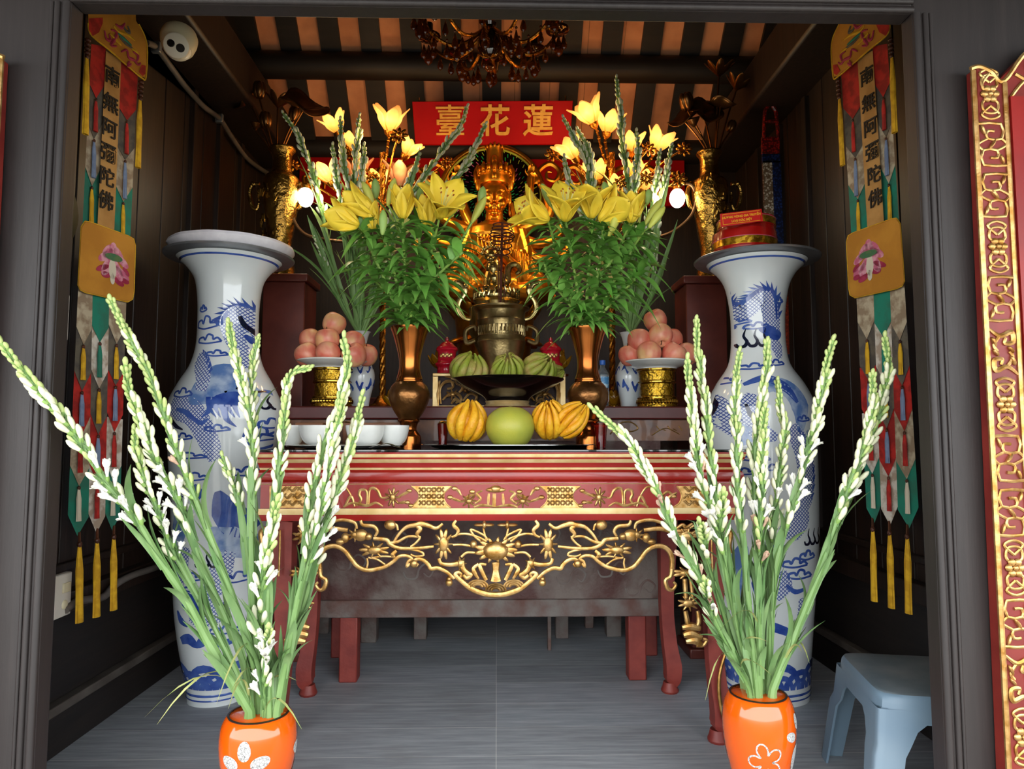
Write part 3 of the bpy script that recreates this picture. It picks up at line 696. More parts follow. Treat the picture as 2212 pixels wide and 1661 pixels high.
    v.strip(mb, [(1640, 1200), (1634, 1260), (1640, 1320)], [10, 36, 12], 1); v.strip(mb, [(1600, 1180), (1592, 1240), (1600, 1300)], [10, 30, 12], 4)
    v.strip(mb, [(1560, 1340), (1600, 1360), (1650, 1350), (1710, 1372)], [10, 26, 20, 12], 1)
VL, _ = porcelain(486, [(564, 107), (570, 101), (586, 84), (610, 70), (650, 63.5), (700, 62), (750, 64), (790, 74), (830, 96), (868, 113), (900, 116), (950, 112), (1100, 101), (1200, 95), (1311, 88), (1390, 77), (1453, 64), (1470, 60), (1482, 58)], 'tall blue and white dragon vase topped by a white foam plate, left of the altar', draw_left)
VR, _ = porcelain(1643, [(570, 106), (576, 101), (594, 82), (620, 68), (660, 60), (700, 57), (750, 58), (790, 66), (830, 92), (868, 110), (900, 114), (1000, 114), (1100, 113), (1200, 109), (1300, 99), (1400, 90), (1450, 86), (1470, 85), (1482, 84)], 'tall blue and white dragon vase carrying the red round boxes, near the stool', draw_right)
TIN = M('grey_tin', '#8d8f92', '#a2a3a5', rough=.3, metal=.7, scale=8)
FOAM = M('white_foam', '#e9e6ea', '#dcd8de', rough=.7, scale=20)
def disc(v, label, r=.335, h=.03):
    z = v.rz[-1][1] + .006
    return tag(MB().lathe([(.2, z), (r - .03, z), (r - .006, z + .004), (r, z + .012), (r - .006, z + .016), (r - .03, z + .012), (.0, z + .012)], (v.X, v.Y, 0), 64).build('tin_tray', TIN), label, 'tray', 'tin trays on the tall vases'), z + .013
_, zl = disc(VL, 'round grey tin tray under the white foam plate on the tall vase rim')
_, zr = disc(VR, 'round grey tin tray under the red and gold boxes on the tall vase rim')
tag(MB().lathe([(0, zl + .001), (.28, zl + .001), (.31, zl + .025), (.325, zl + .045), (.318, zl + .06), (.3, zl + .05), (.26, zl + .03), (0, zl + .03)], (VL.X + .01, VL.Y, 0), 64, rm=lambda a, z: 1 + .006 * cos(12 * a)).build('foam_plate', FOAM), 'white foam plate lying on the tin tray atop the tall vase', 'plate')
REDBOX = M('red_gift_box', '#a51410', '#8c0f0c', rough=.25, coat=.5, scale=10)
FOIL = M('gold_foil_band', '#e7b83a', '#a8741a', rough=.22, metal=.9, scale=45, lo=.45, hi=.55)
PINK = M('pink_trim', '#c0506a', rough=.4)
def gift(x, y0, y1, r, label, Y=3.68):
    t = T('round_gift_box', label, 'box', P(x, y1, Y), 'round boxes on the tall vase')
    c = P(x, 900, Y); z0, z1 = P(x, y1, Y).z, P(x, y0, Y).z; r *= Y / F; h = z1 - z0
    z0 = zr + .001 if y1 > 530 else zt1 + .001
    mb = MB(); mb.lathe([(r * .97, z0), (r * .98, z0 + h * .35)], (c.x, Y, 0), 56); mb.build('box_base', REDBOX, t)
    mb = MB(); mb.lathe([(r, z0 + h * .3), (r, z0 + h * .97), (r * .98, z1), (0, z1)], (c.x, Y, 0), 56); l = mb.build('lid', REDBOX, t)
    MB().lathe([(r * 1.005, z0 + h * .45), (r * 1.008, z0 + h * .85)], (c.x, Y, 0), 56, cap=False).build('foil_band', FOIL, l)
    mb = MB()
    for q in (.42, .88): mb.tube([V((c.x + r * 1.005 * cos(a), Y + r * 1.005 * sin(a), z0 + h * q)) for a in [2 * pi * i / 56 for i in range(57)]], .0025, 5, q > .5)
    mb.build('trim_rings', [FOIL, PINK], l)
    return z1
zt1 = gift(1617, 508, 541, 69, 'round red and gold box resting on the tin tray, lower of the two')
zt2 = gift(1622, 478, 508.5, 62, 'smaller round red and gold box stacked on the lower box behind the red card')
mb = MB(); a, b, c, d = (P(*q, 3.47) for q in ((1556, 462), (1645, 451), (1648, 477), (1558, 490)))
off = V((0, .008, 0)); mb.add([a, b, c, d, a + off, b + off, c + off, d + off], [(3, 2, 1, 0), (4, 5, 6, 7), (0, 1, 5, 4), (2, 3, 7, 6), (1, 2, 6, 5), (3, 0, 4, 7)])
card = T('box_card', 'red card with two lines of gold lettering propped against the round boxes', 'card', c)
cb = mb.build('card_body', M('red_card', '#c8201c', rough=.35), card)
xa = (b - a).normalized(); za = (a - d).normalized(); ya_ = V((0, 1, 0)); ctr = (a + b + c + d) / 4
Mc = Matrix(((xa.x, 0, za.x, ctr.x), (xa.y, 1, za.y, ctr.y - .002), (xa.z, 0, za.z, ctr.z), (0, 0, 0, 1)))
mb = MB()
text_mesh('HƯƠNG VÒNG GIA TRUYỀN', .0155, mb, Mc @ Matrix.Translation((0, 0, .008)), bold=.0004)
text_mesh('LOẠI ĐẶC BIỆT', .0155, mb, Mc @ Matrix.Translation((0, 0, -.014)), bold=.0004)
mb.build('lettering', M('gold_print', '#f0b62c', rough=.4), card)
mb = MB(); hw, hh = .098, .026
for s0 in (1,):
    q = [V((-hw, 0, -hh)), V((hw, 0, -hh)), V((hw, 0, hh)), V((-hw, 0, hh)), V((-hw, 0, -hh))]
    mb.tube(q, .0015, 4, M_=Mc)
mb.build('printed_border', MATS['gold_print'], card)
# red pedestals behind the tall vases
PED = M('chipped_red_lacquer', '#4f1e17', '#6a3026', rough=.4, scale=4, coat=.2, bump=.2, bscale=12)
ZPED = P(600, 590, 4.3).z
for x0, x1, yy, lab in ((556, 662, 4.3, 'tall chipped red pedestal behind the vase with the foam plate'), (1478, 1580, 4.3, 'tall chipped red pedestal behind the vase with the gift boxes')):
    a, b = P(x0, 700, yy).x, P(x1, 700, yy).x
    t = T('pedestal', lab, 'pedestal', ((a + b) / 2, yy + .16, 0), 'red pedestals')
    MB().bb((a + .02, yy + .02, .06), (b - .02, yy + .3, ZPED - .05)).build('body', PED, t, bevel=.006)
    MB().bb((a, yy, ZPED - .05), (b, yy + .32, ZPED)).build('top', PED, t, bevel=.008)
    MB().bb((a, yy, 0), (b, yy + .32, .06)).build('base', PED, t, bevel=.008)
    pass
# ------------------------------------------------------------------ plastic stool
PLAS = M('blue_grey_plastic', '#64798a', '#6c7f8c', rough=.42, scale=3, spec=.5)
DUST = M('worn_blue_grey_plastic', '#5c6870', '#747a7e', rough=.6, scale=6)
Ls, Fs = V((1.43, 2.97, 0)), V((1.335, 2.475, 0)); ex = (Fs - Ls); ey = V((-ex.y, ex.x, 0)).normalized() * .505
c0 = Ls + ex / 2 + ey / 2; hx, hy = ex.length / 2, .2525; exn = ex.normalized(); eyn = ey.normalized(); ZS = .452
stool = T('plastic_stool', 'square blue grey plastic stool with worn seat by the right door jamb', 'stool', (c0.x, c0.y, 0))
def sq(u, v, z, sc=1.0): return c0 + exn * (u * hx * sc) + eyn * (v * hy * sc) + V((0, 0, z))
def rsq(a, n=5.0):
    c_, s_ = cos(a), sin(a); r = (abs(c_) ** n + abs(s_) ** n) ** (-1 / n); return c_ * r, s_ * r
mb = MB(); N = 64
pr = [(.0, .0, 1), (.5, 0, 1), (.9, -.001, 1), (.955, -.004, 1), (.985, -.014, 0), (1.0, -.035, 0), (1.03, -.095, 0), (1.0, -.095, 0), (.96, -.03, 0), (.5, -.02, 0)]
vs = []
for k, dz, m in pr:
    for i in range(N):
        u, v = rsq(2 * pi * i / N, 9); vs.append(sq(u * k, v * k, ZS + dz))
for i in range(len(pr) - 1): mb.add([], [])
o = len(mb.v); mb.v += [tuple(p) for p in vs]
for i in range(len(pr) - 1):
    for j in range(N):
        mb.f.append([o + i * N + j, o + i * N + (j + 1) % N, o + (i + 1) * N + (j + 1) % N, o + (i + 1) * N + j]); mb.mi.append(1 if i < 3 else 0)
mb.build('seat', [PLAS, DUST], stool)
for su in (-1, 1):
    for sv in (-1, 1):
        mb = MB()
        # L-shaped splayed leg: two tapering plates meeting in a rounded corner
        prof = []
        secs = []
        for z, k, w in ((ZS - .05, 1.01, .42), (ZS - .12, 1.04, .26), (ZS - .17, 1.06, .22), (.25, 1.11, .2), (0, 1.24, .17)):
            ring = []
            path = [(k - w * 2, k), (k - .12, k), (k - .035, k - .01), (k - .01, k - .035), (k, k - .12), (k, k - w * 2)]
            inner = [(k - .035, k - w * 2), (k - .045, k - .12), (k - .06, k - .06), (k - .12, k - .045), (k - w * 2, k - .035)]
            for a, b in path + inner: ring.append(sq(su * a, sv * b, z))
            secs.append(ring)
        n = len(secs[0]); o = len(mb.v)
        for r_ in secs: mb.v += [tuple(p) for p in r_]
        for i in range(len(secs) - 1):
            for j in range(n): mb.f.append([o + i * n + j, o + i * n + (j + 1) % n, o + (i + 1) * n + (j + 1) % n, o + (i + 1) * n + j]); mb.mi.append(0)
        mb.f.append([o + (len(secs) - 1) * n + j for j in range(n)]); mb.mi.append(0)
        mb.build('leg', PLAS, stool, sharp=50)
# ------------------------------------------------------------------ small fittings on the walls
def PL(px, py, p0, n):
    d = FW * F + RT * (px - 1106) + UP * (830.5 - py); o = V((0, 0, H)); n = V(n)
    return o + d * ((V(p0) - o).dot(n) / d.dot(n))
def PX(px, py, X): return PL(px, py, (X, 0, 0), (1, 0, 0))
CREAM = M('cream_plastic', '#d9cfae', '#cfc5a4', rough=.4, scale=3); BLK = M('black_plastic', '#0d0d0e', rough=.15, coat=.4)
WHITE = M('white_plastic', '#cfc9bd', rough=.45); GREY = M('grey_conduit', '#6b625c', '#565049', rough=.5, scale=8)
sw = T('light_switch', 'white switch plate on the dark wall rail beside the left jamb', 'switch', PX(123, 1290, WL + .07))
a, b = PX(106, 1256, WL + .06), PX(140, 1326, WL + .06)
MB().bb((WL + .055, a.y, b.z), (WL + .085, b.y, a.z + .02)).build('plate', WHITE, sw, bevel=.006)
MB().bb((WL + .083, a.y * .4 + b.y * .6 - .02, (a.z + b.z) / 2 + .02), (WL + .092, a.y * .4 + b.y * .6 + .03, (a.z + b.z) / 2 + .06)).build('rocker', CREAM, sw, bevel=.002)
MB().ell((WL + .085, a.y * .4 + b.y * .6, (a.z + b.z) / 2 - .03), (.008, .02, .02)).build('socket_button', CREAM, sw)
a, b = PX(134, 632, -1.8), PX(147, 735, -1.8)
tag(MB().bb((WL + .01, a.y, b.z), (-1.8, b.y, a.z)).build('junction_box', WHITE, bevel=.004), 'narrow white junction box on the left wall just inside the jamb', 'box')
c = PX(150, 450, -1.82)
tag(MB().lathe([(0, 0), (.15, 0), (.16, .02), (.14, .035), (0, .045)], n=40, M_=TR((WL, c.y, c.z), (1, 0, 0))).build('wall_plaque', M('tan_plaque', '#8a7a50', '#6d6a45', rough=.4, scale=6)), 'round tan plaque on the left wall half hidden by the jamb', 'plaque')
cc = T('security_camera', 'cream dome security camera with round lens under the left beam', 'camera', P(386, 80, 3.3))
yc = 3.3; C0 = P(386, 92, yc); k = yc / F
ax = V((.12, -.35, -1)).normalized(); bx = V((.28, -1, -.42)).normalized()
MB().lathe([(0, 0), (36 * k, 0), (39 * k, 10 * k), (38 * k, 22 * k), (33 * k, 40 * k), (28 * k, 48 * k), (0, 48 * k)], n=36, M_=TR(C0 - ax * 24 * k, ax)).build('housing', CREAM, cc)
eye = MB(); eye.ell(C0 + ax * 14 * k, 29 * k, 28); eye.lathe([(26 * k, 14 * k), (26 * k, 27 * k), (23 * k, 29 * k), (0, 29 * k)], n=32, M_=TR(C0 + ax * 14 * k, bx), cap=False)
eo = eye.build('eyeball', M('ivory_plastic', '#e4dcc8', rough=.4), cc)
Mf = TR(C0 + ax * 14 * k + bx * 29 * k, bx, 1, (1, 0, 0))
MB().lathe([(0, 2 * k), (6 * k, 2 * k), (8 * k, 0)], n=20, M_=Mf @ Matrix.Translation((-10 * k, 4 * k, 0))).build('lens', BLK, eo)
MB().lathe([(0, 1 * k), (8 * k, 1 * k), (9 * k, 0)], n=20, M_=Mf @ Matrix.Translation((8 * k, -5 * k, 0))).build('infrared_window', M('dark_window', '#2a2622', rough=.2), eo)
pip = T('conduit', 'grey wiring conduit running down the left wall from the dome camera', 'pipe', PX(470, 252, -1.84))
pts = [PX(a, b, -1.86) for a, b in ((316, 92), (338, 103), (366, 140), (400, 186), (440, 230), (474, 256), (500, 295), (530, 338), (556, 360), (578, 374))]
MB().tube(cat(pts, 6), .017, 10).build('pipe', GREY, pip)
for i, t in ((1, 0), (5, 0)):
    p = pts[i]; MB().box(p, (.05, .03, .06)).build('clip', TIN, pip, bevel=.005)
pts = [PX(a, b, WL + .085) for a, b in ((140, 1318), (165, 1300), (195, 1294), (225, 1288), (250, 1262), (285, 1243), (330, 1228), (390, 1206))]
tag(MB().tube(cat(pts, 6), .017, 10).build('conduit', GREY), 'sagging grey conduit along the left wall rail behind the tassels', 'pipe')
# ------------------------------------------------------------------ carved couplet boards on the facade
LACQ = M('couplet_red', '#8f1a14', '#7d1611', rough=.4, scale=4)
LACQD = M('couplet_border_red', '#6b1d17', '#822a22', rough=.45, scale=7)
def couplet(mir, label):
    Yb = YF - .06; s0 = -1 if mir else 1
    mx = (lambda x: 1073 - (x - 1073) * 1061 / 1025) if mir else (lambda x: x)
    Pp = lambda x, y, Y=Yb: V((s0 * abs(P(x, y, Y).x) * (1.036 if mir else 1), Y, P(x, y, Y).z))
    t = T('couplet_board', label, 'board', V((Pp(2260, 900).x, Yb, 0)), 'carved couplet boards on the facade')
    ex = P(5, 145, YF - .06).x if mir else P(2098, 145, YF - .06).x; zt_, zb = P(2098, 145, YF - .06).z, -.05
    X = lambda u: ex + s0 * u           # u metres outwards from the edge nearest the door
    W = .66
    out = [(X(0), zb), (X(W), zb), (X(W), zt_), (X(W - .03), zt_ + .01), (X(W - .1), zt_ - .04), (X(W * .7), zt_ + .06), (X(W / 2), zt_ + .1), (X(W * .3), zt_ + .06), (X(.1), zt_ - .035), (X(.065), zt_ - .012), (X(.02), zt_ + .004)]
    mb = MB(); mb.prism(out if s0 > 0 else out[::-1], .05, M_=Matrix.Translation((0, YF - .004, 0)))
    mb.build('board', LACQD, t, bevel=.004)
    MB().bb((X(.125), YF - .064, zb), (X(W - .125), YF - .05, zt_ - .1)).build('field', LACQ, t)
    yf_ = YF - .056
    g = MB()
    st = lambda pts, r, k=5: g.tube(cat([(X(u), yf_, z) for u, z in pts], k), r, 6, flat=.8, up=(0, -1, 0))
    for u in (.008, .112): st([(u, zb), (u, .8), (u, zt_ - (.01 if u < .05 else .05))], .009, 2)
    st([(.0, zt_ - .003), (.03, zt_ + .004), (.07, zt_ - .014), (.11, zt_ - .045), (W * .3, zt_ + .06), (W / 2, zt_ + .1)], .008)
    st([(.13, zt_ - .1), (W * .3, zt_ - .03), (W / 2, zt_ + .01)], .006)
    st([(.15, zt_ - .02), (.2, zt_ - .04), (.24, zt_ + .02), (.2, zt_ + .03), (.19, zt_)], .007); st([(.24, zt_ + .03), (.3, zt_ + .0), (.33, zt_ + .05)], .007)
    z = zt_ - .09; q = 0
    st([(.06, zt_ - .02), (.035, zt_ - .06), (.06, zt_ - .1)], .006)
    def leaf(u, z, du, dz, w=.012):
        d = V((s0 * du, 0, dz)); g.ell((0, 0, 0), (w, .006, d.length * .55), 8, 0, TR((X(u), yf_, z), d, 1, (0, -1, 0)))
    while z > zb + .1:
        k = q % 6
        if k in (0, 3):                       # flower between two interlaced loops
            for e in (1, -1):
                st([(.06, z + e * .012), (.034, z + e * .03), (.042, z + e * .062), (.078, z + e * .062), (.086, z + e * .03), (.06, z + e * .012)], .005)
                st([(.06, z + e * .04), (.03, z + e * .07), (.06, z + e * .085), (.09, z + e * .07), (.06, z + e * .04)], .005)
            for i in range(6):
                a = 2 * pi * i / 6; g.ell((X(.06 + .02 * cos(a)), yf_ - .002, z + .02 * sin(a)), (.012, .008, .012), 8)
            g.ell((X(.06), yf_ - .004, z), (.009, .008, .009), 8)
        elif k in (1, 2, 4):                  # stepped fret tied to both borders with leaves
            e = 1 if q % 2 else -1; U = lambda u: .06 + e * (u - .06)
            st([(U(.012), z + .07), (U(.092), z + .07), (U(.092), z + .02), (U(.045), z + .02), (U(.045), z + .045), (U(.068), z + .045)], .0055, 2)
            st([(U(.108), z - .07), (U(.028), z - .07), (U(.028), z - .02), (U(.075), z - .02), (U(.075), z - .045), (U(.052), z - .045)], .0055, 2)
            st([(U(.092), z + .02), (U(.108), z), (U(.075), z - .02)], .005); st([(U(.028), z - .02), (U(.012), z), (U(.045), z + .02)], .005)
            leaf(U(.06), z, e * .02, .03); leaf(U(.03), z + .05, -e * .01, .03, .009); leaf(U(.09), z - .05, e * .01, -.03, .009)
        else:                                 # scrolling leaves
            for e in (1, -1):
                U = lambda u: .06 + e * (u - .06)
                st([(U(.015), z + e * .075), (U(.05), z + e * .05), (U(.088), z + e * .062), (U(.092), z + e * .03), (U(.066), z + e * .026), (U(.07), z + e * .044)], [.004, .008, .01, .009, .007, .005])
                st([(U(.05), z + e * .05), (U(.03), z + e * .02), (U(.04), z)], .006); leaf(U(.03), z + e * .03, -.012 * e, e * .03); leaf(U(.085), z + e * .005, .016 * e, -e * .02)
        z -= .172; q += 1
    n_ = len(g.v); sx_ = X(0) + X(W); g.v += [(sx_ - x, y, z) for x, y, z in g.v]; m_ = len(g.f)
    g.f += [[n_ + i for i in f][::-1] for f in g.f[:m_]]; g.mi += g.mi[:m_]
    g.build('gilt_border', GOLD, t)
couplet(False, 'red couplet board with gilt carved border right of the doorway')
couplet(True, 'red couplet board left of the doorway with only its edge in view')
# ------------------------------------------------------------------ embroidered temple banners
def fab(n, a, b=None, **k): return M('cloth_' + n, a, b, rough=.8, scale=k.get('sc', 22), bump=.25, bscale=150, bd=.002, lo=.42, hi=.58)
CL = dict(amber=fab('amber', '#c08328', '#b0741f', sc=6), tan=fab('tan', '#b98a4c', '#a8793e', sc=8), red=fab('red', '#b8261c', '#8f1c15'), dark=fab('dark', '#4e4740', '#62594a'), beige=fab('beige', '#b5a58a', '#8d7860'),
          green=fab('green', '#1c7a62', '#2a6a55', sc=12), yellow=fab('yellow', '#d9a81e', '#c08f12'), blue=fab('blue', '#7c8ba6', '#6d7b96'), cream=fab('cream', '#d2c6ae'), white=fab('white', '#cfc6b8', '#a4907c'),
          pink=fab('pink', '#c2607a', '#d998a4', sc=30), magenta=fab('magenta', '#8f1f3c', '#a8324e'), pod=fab('pod', '#3f6a48', '#556f42', sc=40), ink=M('ink_black', '#15100c', rough=.7), wood=M('brown_beads', '#5a2f1c', '#3d2014', rough=.4))
def banner(side, label):
    s = -1 if side == 'L' else 1
    p0 = V((-1.80, 3.02, 0)) if s < 0 else V((1.82, 3.10, 0)); dr = V((.278, 1, 0)) if s < 0 else V((-.24, 1, 0))
    nrm = V((dr.y, -dr.x, 0)).normalized()
    if nrm.y > 0: nrm = -nrm
    def Q(x, y, off=0):
        if s > 0: x = 2113 + .0165 * (y - 50) - x; y = 50 + (y - 50) * .985
        return PL(x, y, p0 + nrm * off, nrm)
    root = T('temple_banner', label, 'banner', Q(215, 1000), 'embroidered temple banners')
    def flat(pts, off, th=.004, mb=None, mi=0):
        m_ = mb or MB(); n = len(pts)
        if s > 0: pts = pts[::-1]
        f = [Q(x, y, off + th) for x, y in pts]; b = [Q(x, y, off) for x, y in pts]
        return m_.add(f + b, [list(range(n)), [n + i for i in range(n)][::-1]] + [(i, n + i, n + (i + 1) % n, (i + 1) % n) for i in range(n)], mi)
    def tassel(x0, y0, x1, y1, col, w, parent, off=.02, name='tassel', beads=0):
        mb = MB(); a, b = Q(x0, y0, off), Q(x1, y1, off); n = 9
        wm = w * 3.05 / F * .5
        ax_ = (b - a).normalized()
        def f(u, v):
            ang = 2 * pi * u; r = wm * (.45 + .55 * min(1, v * 3)) * (1 + .12 * cos(7 * ang + v * 3)) * (1.0 + .15 * v)
            p = a + (b - a) * v; e = dr.normalized()
            return p + e * (r * cos(ang)) + nrm * (r * .6 * sin(ang))
        mb.grid(f, 16, 6, cu=True)
        mb.ell(a, (wm * .7, wm * .7, wm * .9), 8, 1)
        for i in range(beads):
            q = Q(x0, y0, off).lerp(Q(x0 + 2, y0 - 42, off), (i + .8) / (beads + .5)); mb.ell(q, (wm * .95, wm * .95, wm * .7), 8, 1)
        return mb.build(name, [CL[col], CL['wood']], parent)
    # pennants: (edge functions, y0, y1 straight, y tip) in rows, upper rows lie in front
    def lerp(a, b, y): return a[1] + (b[1] - a[1]) * (y - a[0]) / (b[0] - a[0])
    lo = [lambda y: lerp((640, 168), (1120, 146), y), lambda y: lerp((640, 200), (1120, 191), y), lambda y: lerp((640, 236), (1120, 227), y), lambda y: lerp((640, 273), (1110, 259), y)]
    hi = [lambda y: lerp((100, 197), (490, 178), y), lambda y: lerp((100, 229), (490, 211), y), lambda y: lerp((130, 262), (510, 245), y), lambda y: lerp((150, 298), (520, 281), y)]
    def pennant(E, i, y0, y1, yt, col, off, tas=None, tl=70, tw=9):
        a, b = E[i], E[i + 1]; sh = 13 * i if E is lo else 22 * i
        xm = (a(yt) + b(yt)) / 2
        o = flat([(a(y0), y0), (b(y0), y0 + 6), (b(y1), y1 + 5), (xm, yt), (a(y1), y1)], off).build('pennant', CL[col], root)
        if tas: tassel(xm, yt + 4, xm - 1, yt + tl, tas, tw, o, off + .012)
    # upper part
    pennant(hi, 0, 95, 180, 212, 'red', .016, 'red', 72); pennant(hi, 2, 130, 232, 260, 'red', .016, 'red', 72)
    pennant(hi, 0, 150, 262, 300, 'dark', .011, 'blue', 84); pennant(hi, 2, 200, 315, 345, 'dark', .011, 'blue', 84)
    pennant(hi, 0, 255, 360, 402, 'beige', .006, 'yellow', 78); pennant(hi, 2, 300, 400, 436, 'beige', .006, 'yellow', 78)
    pennant(hi, 0, 350, 495, 520, 'green', .001); pennant(hi, 2, 380, 520, 545, 'green', .001)
    cs = flat([(229, 110), (262, 130), (246, 520), (210, 500)], .022).build('scripture_strip', CL['tan'], root)
    for ch, (x, y) in zip('南無阿彌陀佛', ((243, 168), (240, 226), (237, 280), (234, 333), (231, 385), (229, 436))):
        A, B, C = Q(x, y, .033), Q(x + (12 if s < 0 else -12), y + (4 if s < 0 else 4), .027), Q(x, y - 18, .027)
        e = (Q(x + 12, y, .027) - Q(x - 12, y, .027)); e.z = 0; e.normalize()
        if s > 0: e = -e
        Mt = Matrix(((e.x, -nrm.x, 0, A.x), (e.y, -nrm.y, 0, A.y), (0, 0, 1, A.z), (0, 0, 0, 1)))
        mb = MB(); text_mesh(ch, (.09), mb, Mt, bold=.0009, depth=.004, sx=.98); mb.build('brush_character', CL['ink'], cs)
    tassel(188, 122, 184, 290, 'yellow', 13, root, .03, 'long_tassel', 4); tassel(303, 213, 298, 362, 'yellow', 13, root, .03, 'long_tassel', 4)
    # shaped cap with embroidery
    cap = flat([(192, -40), (190, 50), (194, 68), (206, 82), (235, 105), (275, 140), (306, 166), (313, 168), (316, 150), (317, 95), (308, 68), (294, 45), (290, -40)], .034, .012)
    co_ = cap.build('embroidered_cap', CL['amber'], root, bevel=.003)
    mb = MB()
    flat([(192, 40), (192, 64), (200, 78), (214, 70), (222, 50), (222, 38)], .046, .002, mb, 0); flat([(300, 155), (308, 164), (314, 160), (315, 142), (306, 140)], .046, .002, mb, 0)
    rr = random.Random(3)
    for pts, mi in (([(226, 66), (230, 84), (238, 86), (236, 74)], 1), ([(240, 64), (252, 70), (248, 84), (240, 98), (252, 100)], 1), ([(262, 112), (274, 108), (278, 124), (290, 130), (298, 140), (304, 136)], 1), ([(280, 132), (276, 142), (284, 138)], 1), ([(288, 112), (298, 120), (296, 132)], 1), ([(250, 52), (262, 60), (270, 50)], 1),
                    ([(255, 72), (268, 84), (284, 98)], 3), ([(258, 80), (272, 94), (288, 106)], 4), ([(246, 56), (256, 68), (276, 76), (292, 88)], 2), ([(238, 72), (250, 86), (262, 98)], 2), ([(266, 54), (272, 66), (280, 70), (276, 56)], 4), ([(284, 104), (294, 112), (300, 122)], 2)):
        mb.tube(cat([Q(a, b, .048) for a, b in pts], 4), [.004, .009, .004], 5, mi, flat=.5, up=nrm)
    mb.build('embroidery', [CL['red'], CL['magenta'], CL['yellow'], CL['green'], CL['dark']], co_)
    mb = MB(); mb.tube(cat([Q(a, b, .044) for a, b in ((190, 50), (194, 70), (206, 84), (235, 107), (275, 142), (306, 168), (315, 166), (317, 95), (300, 52))], 4), .004, 6); mb.build('piping', CL['yellow'], co_)
    # square pad with a lotus
    pad = flat([(184, 478), (196, 480), (278, 510), (288, 516), (292, 530), (289, 630), (286, 646), (276, 652), (186, 632), (174, 626), (169, 616), (172, 560), (176, 490)], .036, .02)
    pm = pad.build('lotus_pad', CL['amber'], root, bevel=.004)
    mb = MB(); mb.tube([Q(a, b, .05) for a, b in ((184, 478), (196, 480), (278, 510), (288, 516), (292, 530), (289, 630), (286, 646), (276, 652), (186, 632), (174, 626), (169, 616), (172, 560), (176, 490), (184, 478))], .0035, 6); mb.build('piping', CL['yellow'], pm)
    mb = MB()
    for x, y, w, h, a, mi in ((232, 548, 9, 20, .5, 0), (244, 545, 9, 22, .1, 0), (257, 550, 9, 20, -.4, 0), (265, 560, 8, 20, -.8, 0), (225, 560, 8, 20, .8, 0), (230, 582, 9, 26, .4, 0), (243, 584, 8, 26, 0, 3), (255, 584, 9, 26, -.35, 0), (266, 586, 7, 20, -.9, 0), (220, 586, 6, 18, 1.0, 1), (273, 580, 5, 12, -.6, 1), (228, 598, 7, 12, 1.4, 1), (258, 606, 7, 14, -1.1, 1), (243, 604, 5, 14, 0, 3), (272, 600, 6, 9, -1.4, 1)):
        pts = []
        for i in range(12):
            q = 2 * pi * i / 12; u, v = w * cos(q), h * sin(q) * (1 if sin(q) < 0 else .8)
            X, Y = u * cos(a) - v * sin(a), u * sin(a) + v * cos(a)
            pts.append((x + X, y + Y + (x + X - 245) * .3))
        flat(pts, .056 + .001 * (mi == 3), .002, mb, mi)
    flat([(246 + 19 * cos(2 * pi * i / 16), 556 + 8 * sin(2 * pi * i / 16) + 19 * cos(2 * pi * i / 16) * .3) for i in range(16)], .058, .003, mb, 2)
    mb.build('embroidered_lotus', [CL['pink'], CL['magenta'], CL['pod'], CL['cream']], pm)
    # lower rows
    rows = [([('beige', None), ('green', None), ('beige', None)], 600, 705, 745, 'yellow green yellow'.split(), .025),
            ([('dark', 0), ('white', 0), ('dark', 0)], 690, 800, 845, 'blue yellow blue'.split(), .020),
            ([('red', 0), ('dark', 0), ('red', 0)], 790, 895, 945, 'red blue red'.split(), .015),
            ([('beige', 0), ('red', 0), ('white', 0)], 890, 1005, 1050, 'cream red cream'.split(), .010),
            ([('green', 0), ('white', 0), ('green', 0)], 985, 1112, 1158, (None, None, None), .005)]
    for cols, y0, y1, yt, ts, off in rows:
        for i in range(3):
            pennant(lo, i, y0 + 5 * i, y1 - 2 * i, yt - 6 * i + (10 if y0 == 600 and i == 2 else 0), cols[i][0], off, ts[i], 76, 10)
    for (x0, y0), (x1, y1) in (((171, 1150), (172, 1178)), ((210, 1142), (210, 1170)), ((246, 1136), (246, 1162))): MB().tube([Q(x0, y0, .008), Q(x1, y1, .03)], .006, 6).build('cord', CL['wood'], root)
    for x0, y0, x1, y1 in ((172, 1176, 171, 1345), (210, 1168, 208, 1333), (246, 1160, 245, 1318)): tassel(x0, y0, x1, y1, 'yellow', 15, root, .03, 'long_tassel', 0)
    MB().tube([Q(194, -60, .02), Q(292, -60, .02)], .012, 8).build('hanging_rod', CL['wood'], root)
    return root
banner('L', 'long embroidered banner hanging on the left wall below the dome camera')
banner('R', 'long embroidered banner hanging on the right wall above the plastic stool')
# beaded hanging far inside on the right
Yd = 4.4
t = T('beaded_hanging', 'narrow beaded red, white and blue hanging behind the gift boxes', 'hanging', P(1680, 640, Yd))
def bead_mat(n, a, b):
    k = NT(n); vo = k.n('TexVoronoi', Scale=70.0); k.l(k.co(), vo.inputs['Vector'])
    k.set(Base_Color=k.ramp(vo.outputs['Distance'], [(.2, a), (.55, b)]), Roughness=.3); k.bump(vo.outputs['Distance'], -.6, .006); return k.m
def strip_(x0, x1, y0, y1, m, name, d=.02, dx=0):
    mb = MB(); a, b = P(x0, y0, Yd), P(x1, y0, Yd); c_, d_ = P(x1 + dx, y1, Yd), P(x0 + dx, y1, Yd); o = V((0, d, 0))
    mb.add([a, b, c_, d_, a + o, b + o, c_ + o, d_ + o], [(3, 2, 1, 0), (4, 5, 6, 7), (0, 1, 5, 4), (2, 3, 7, 6), (1, 2, 6, 5), (3, 0, 4, 7)]); return mb.build(name, m, t, bevel=.003)
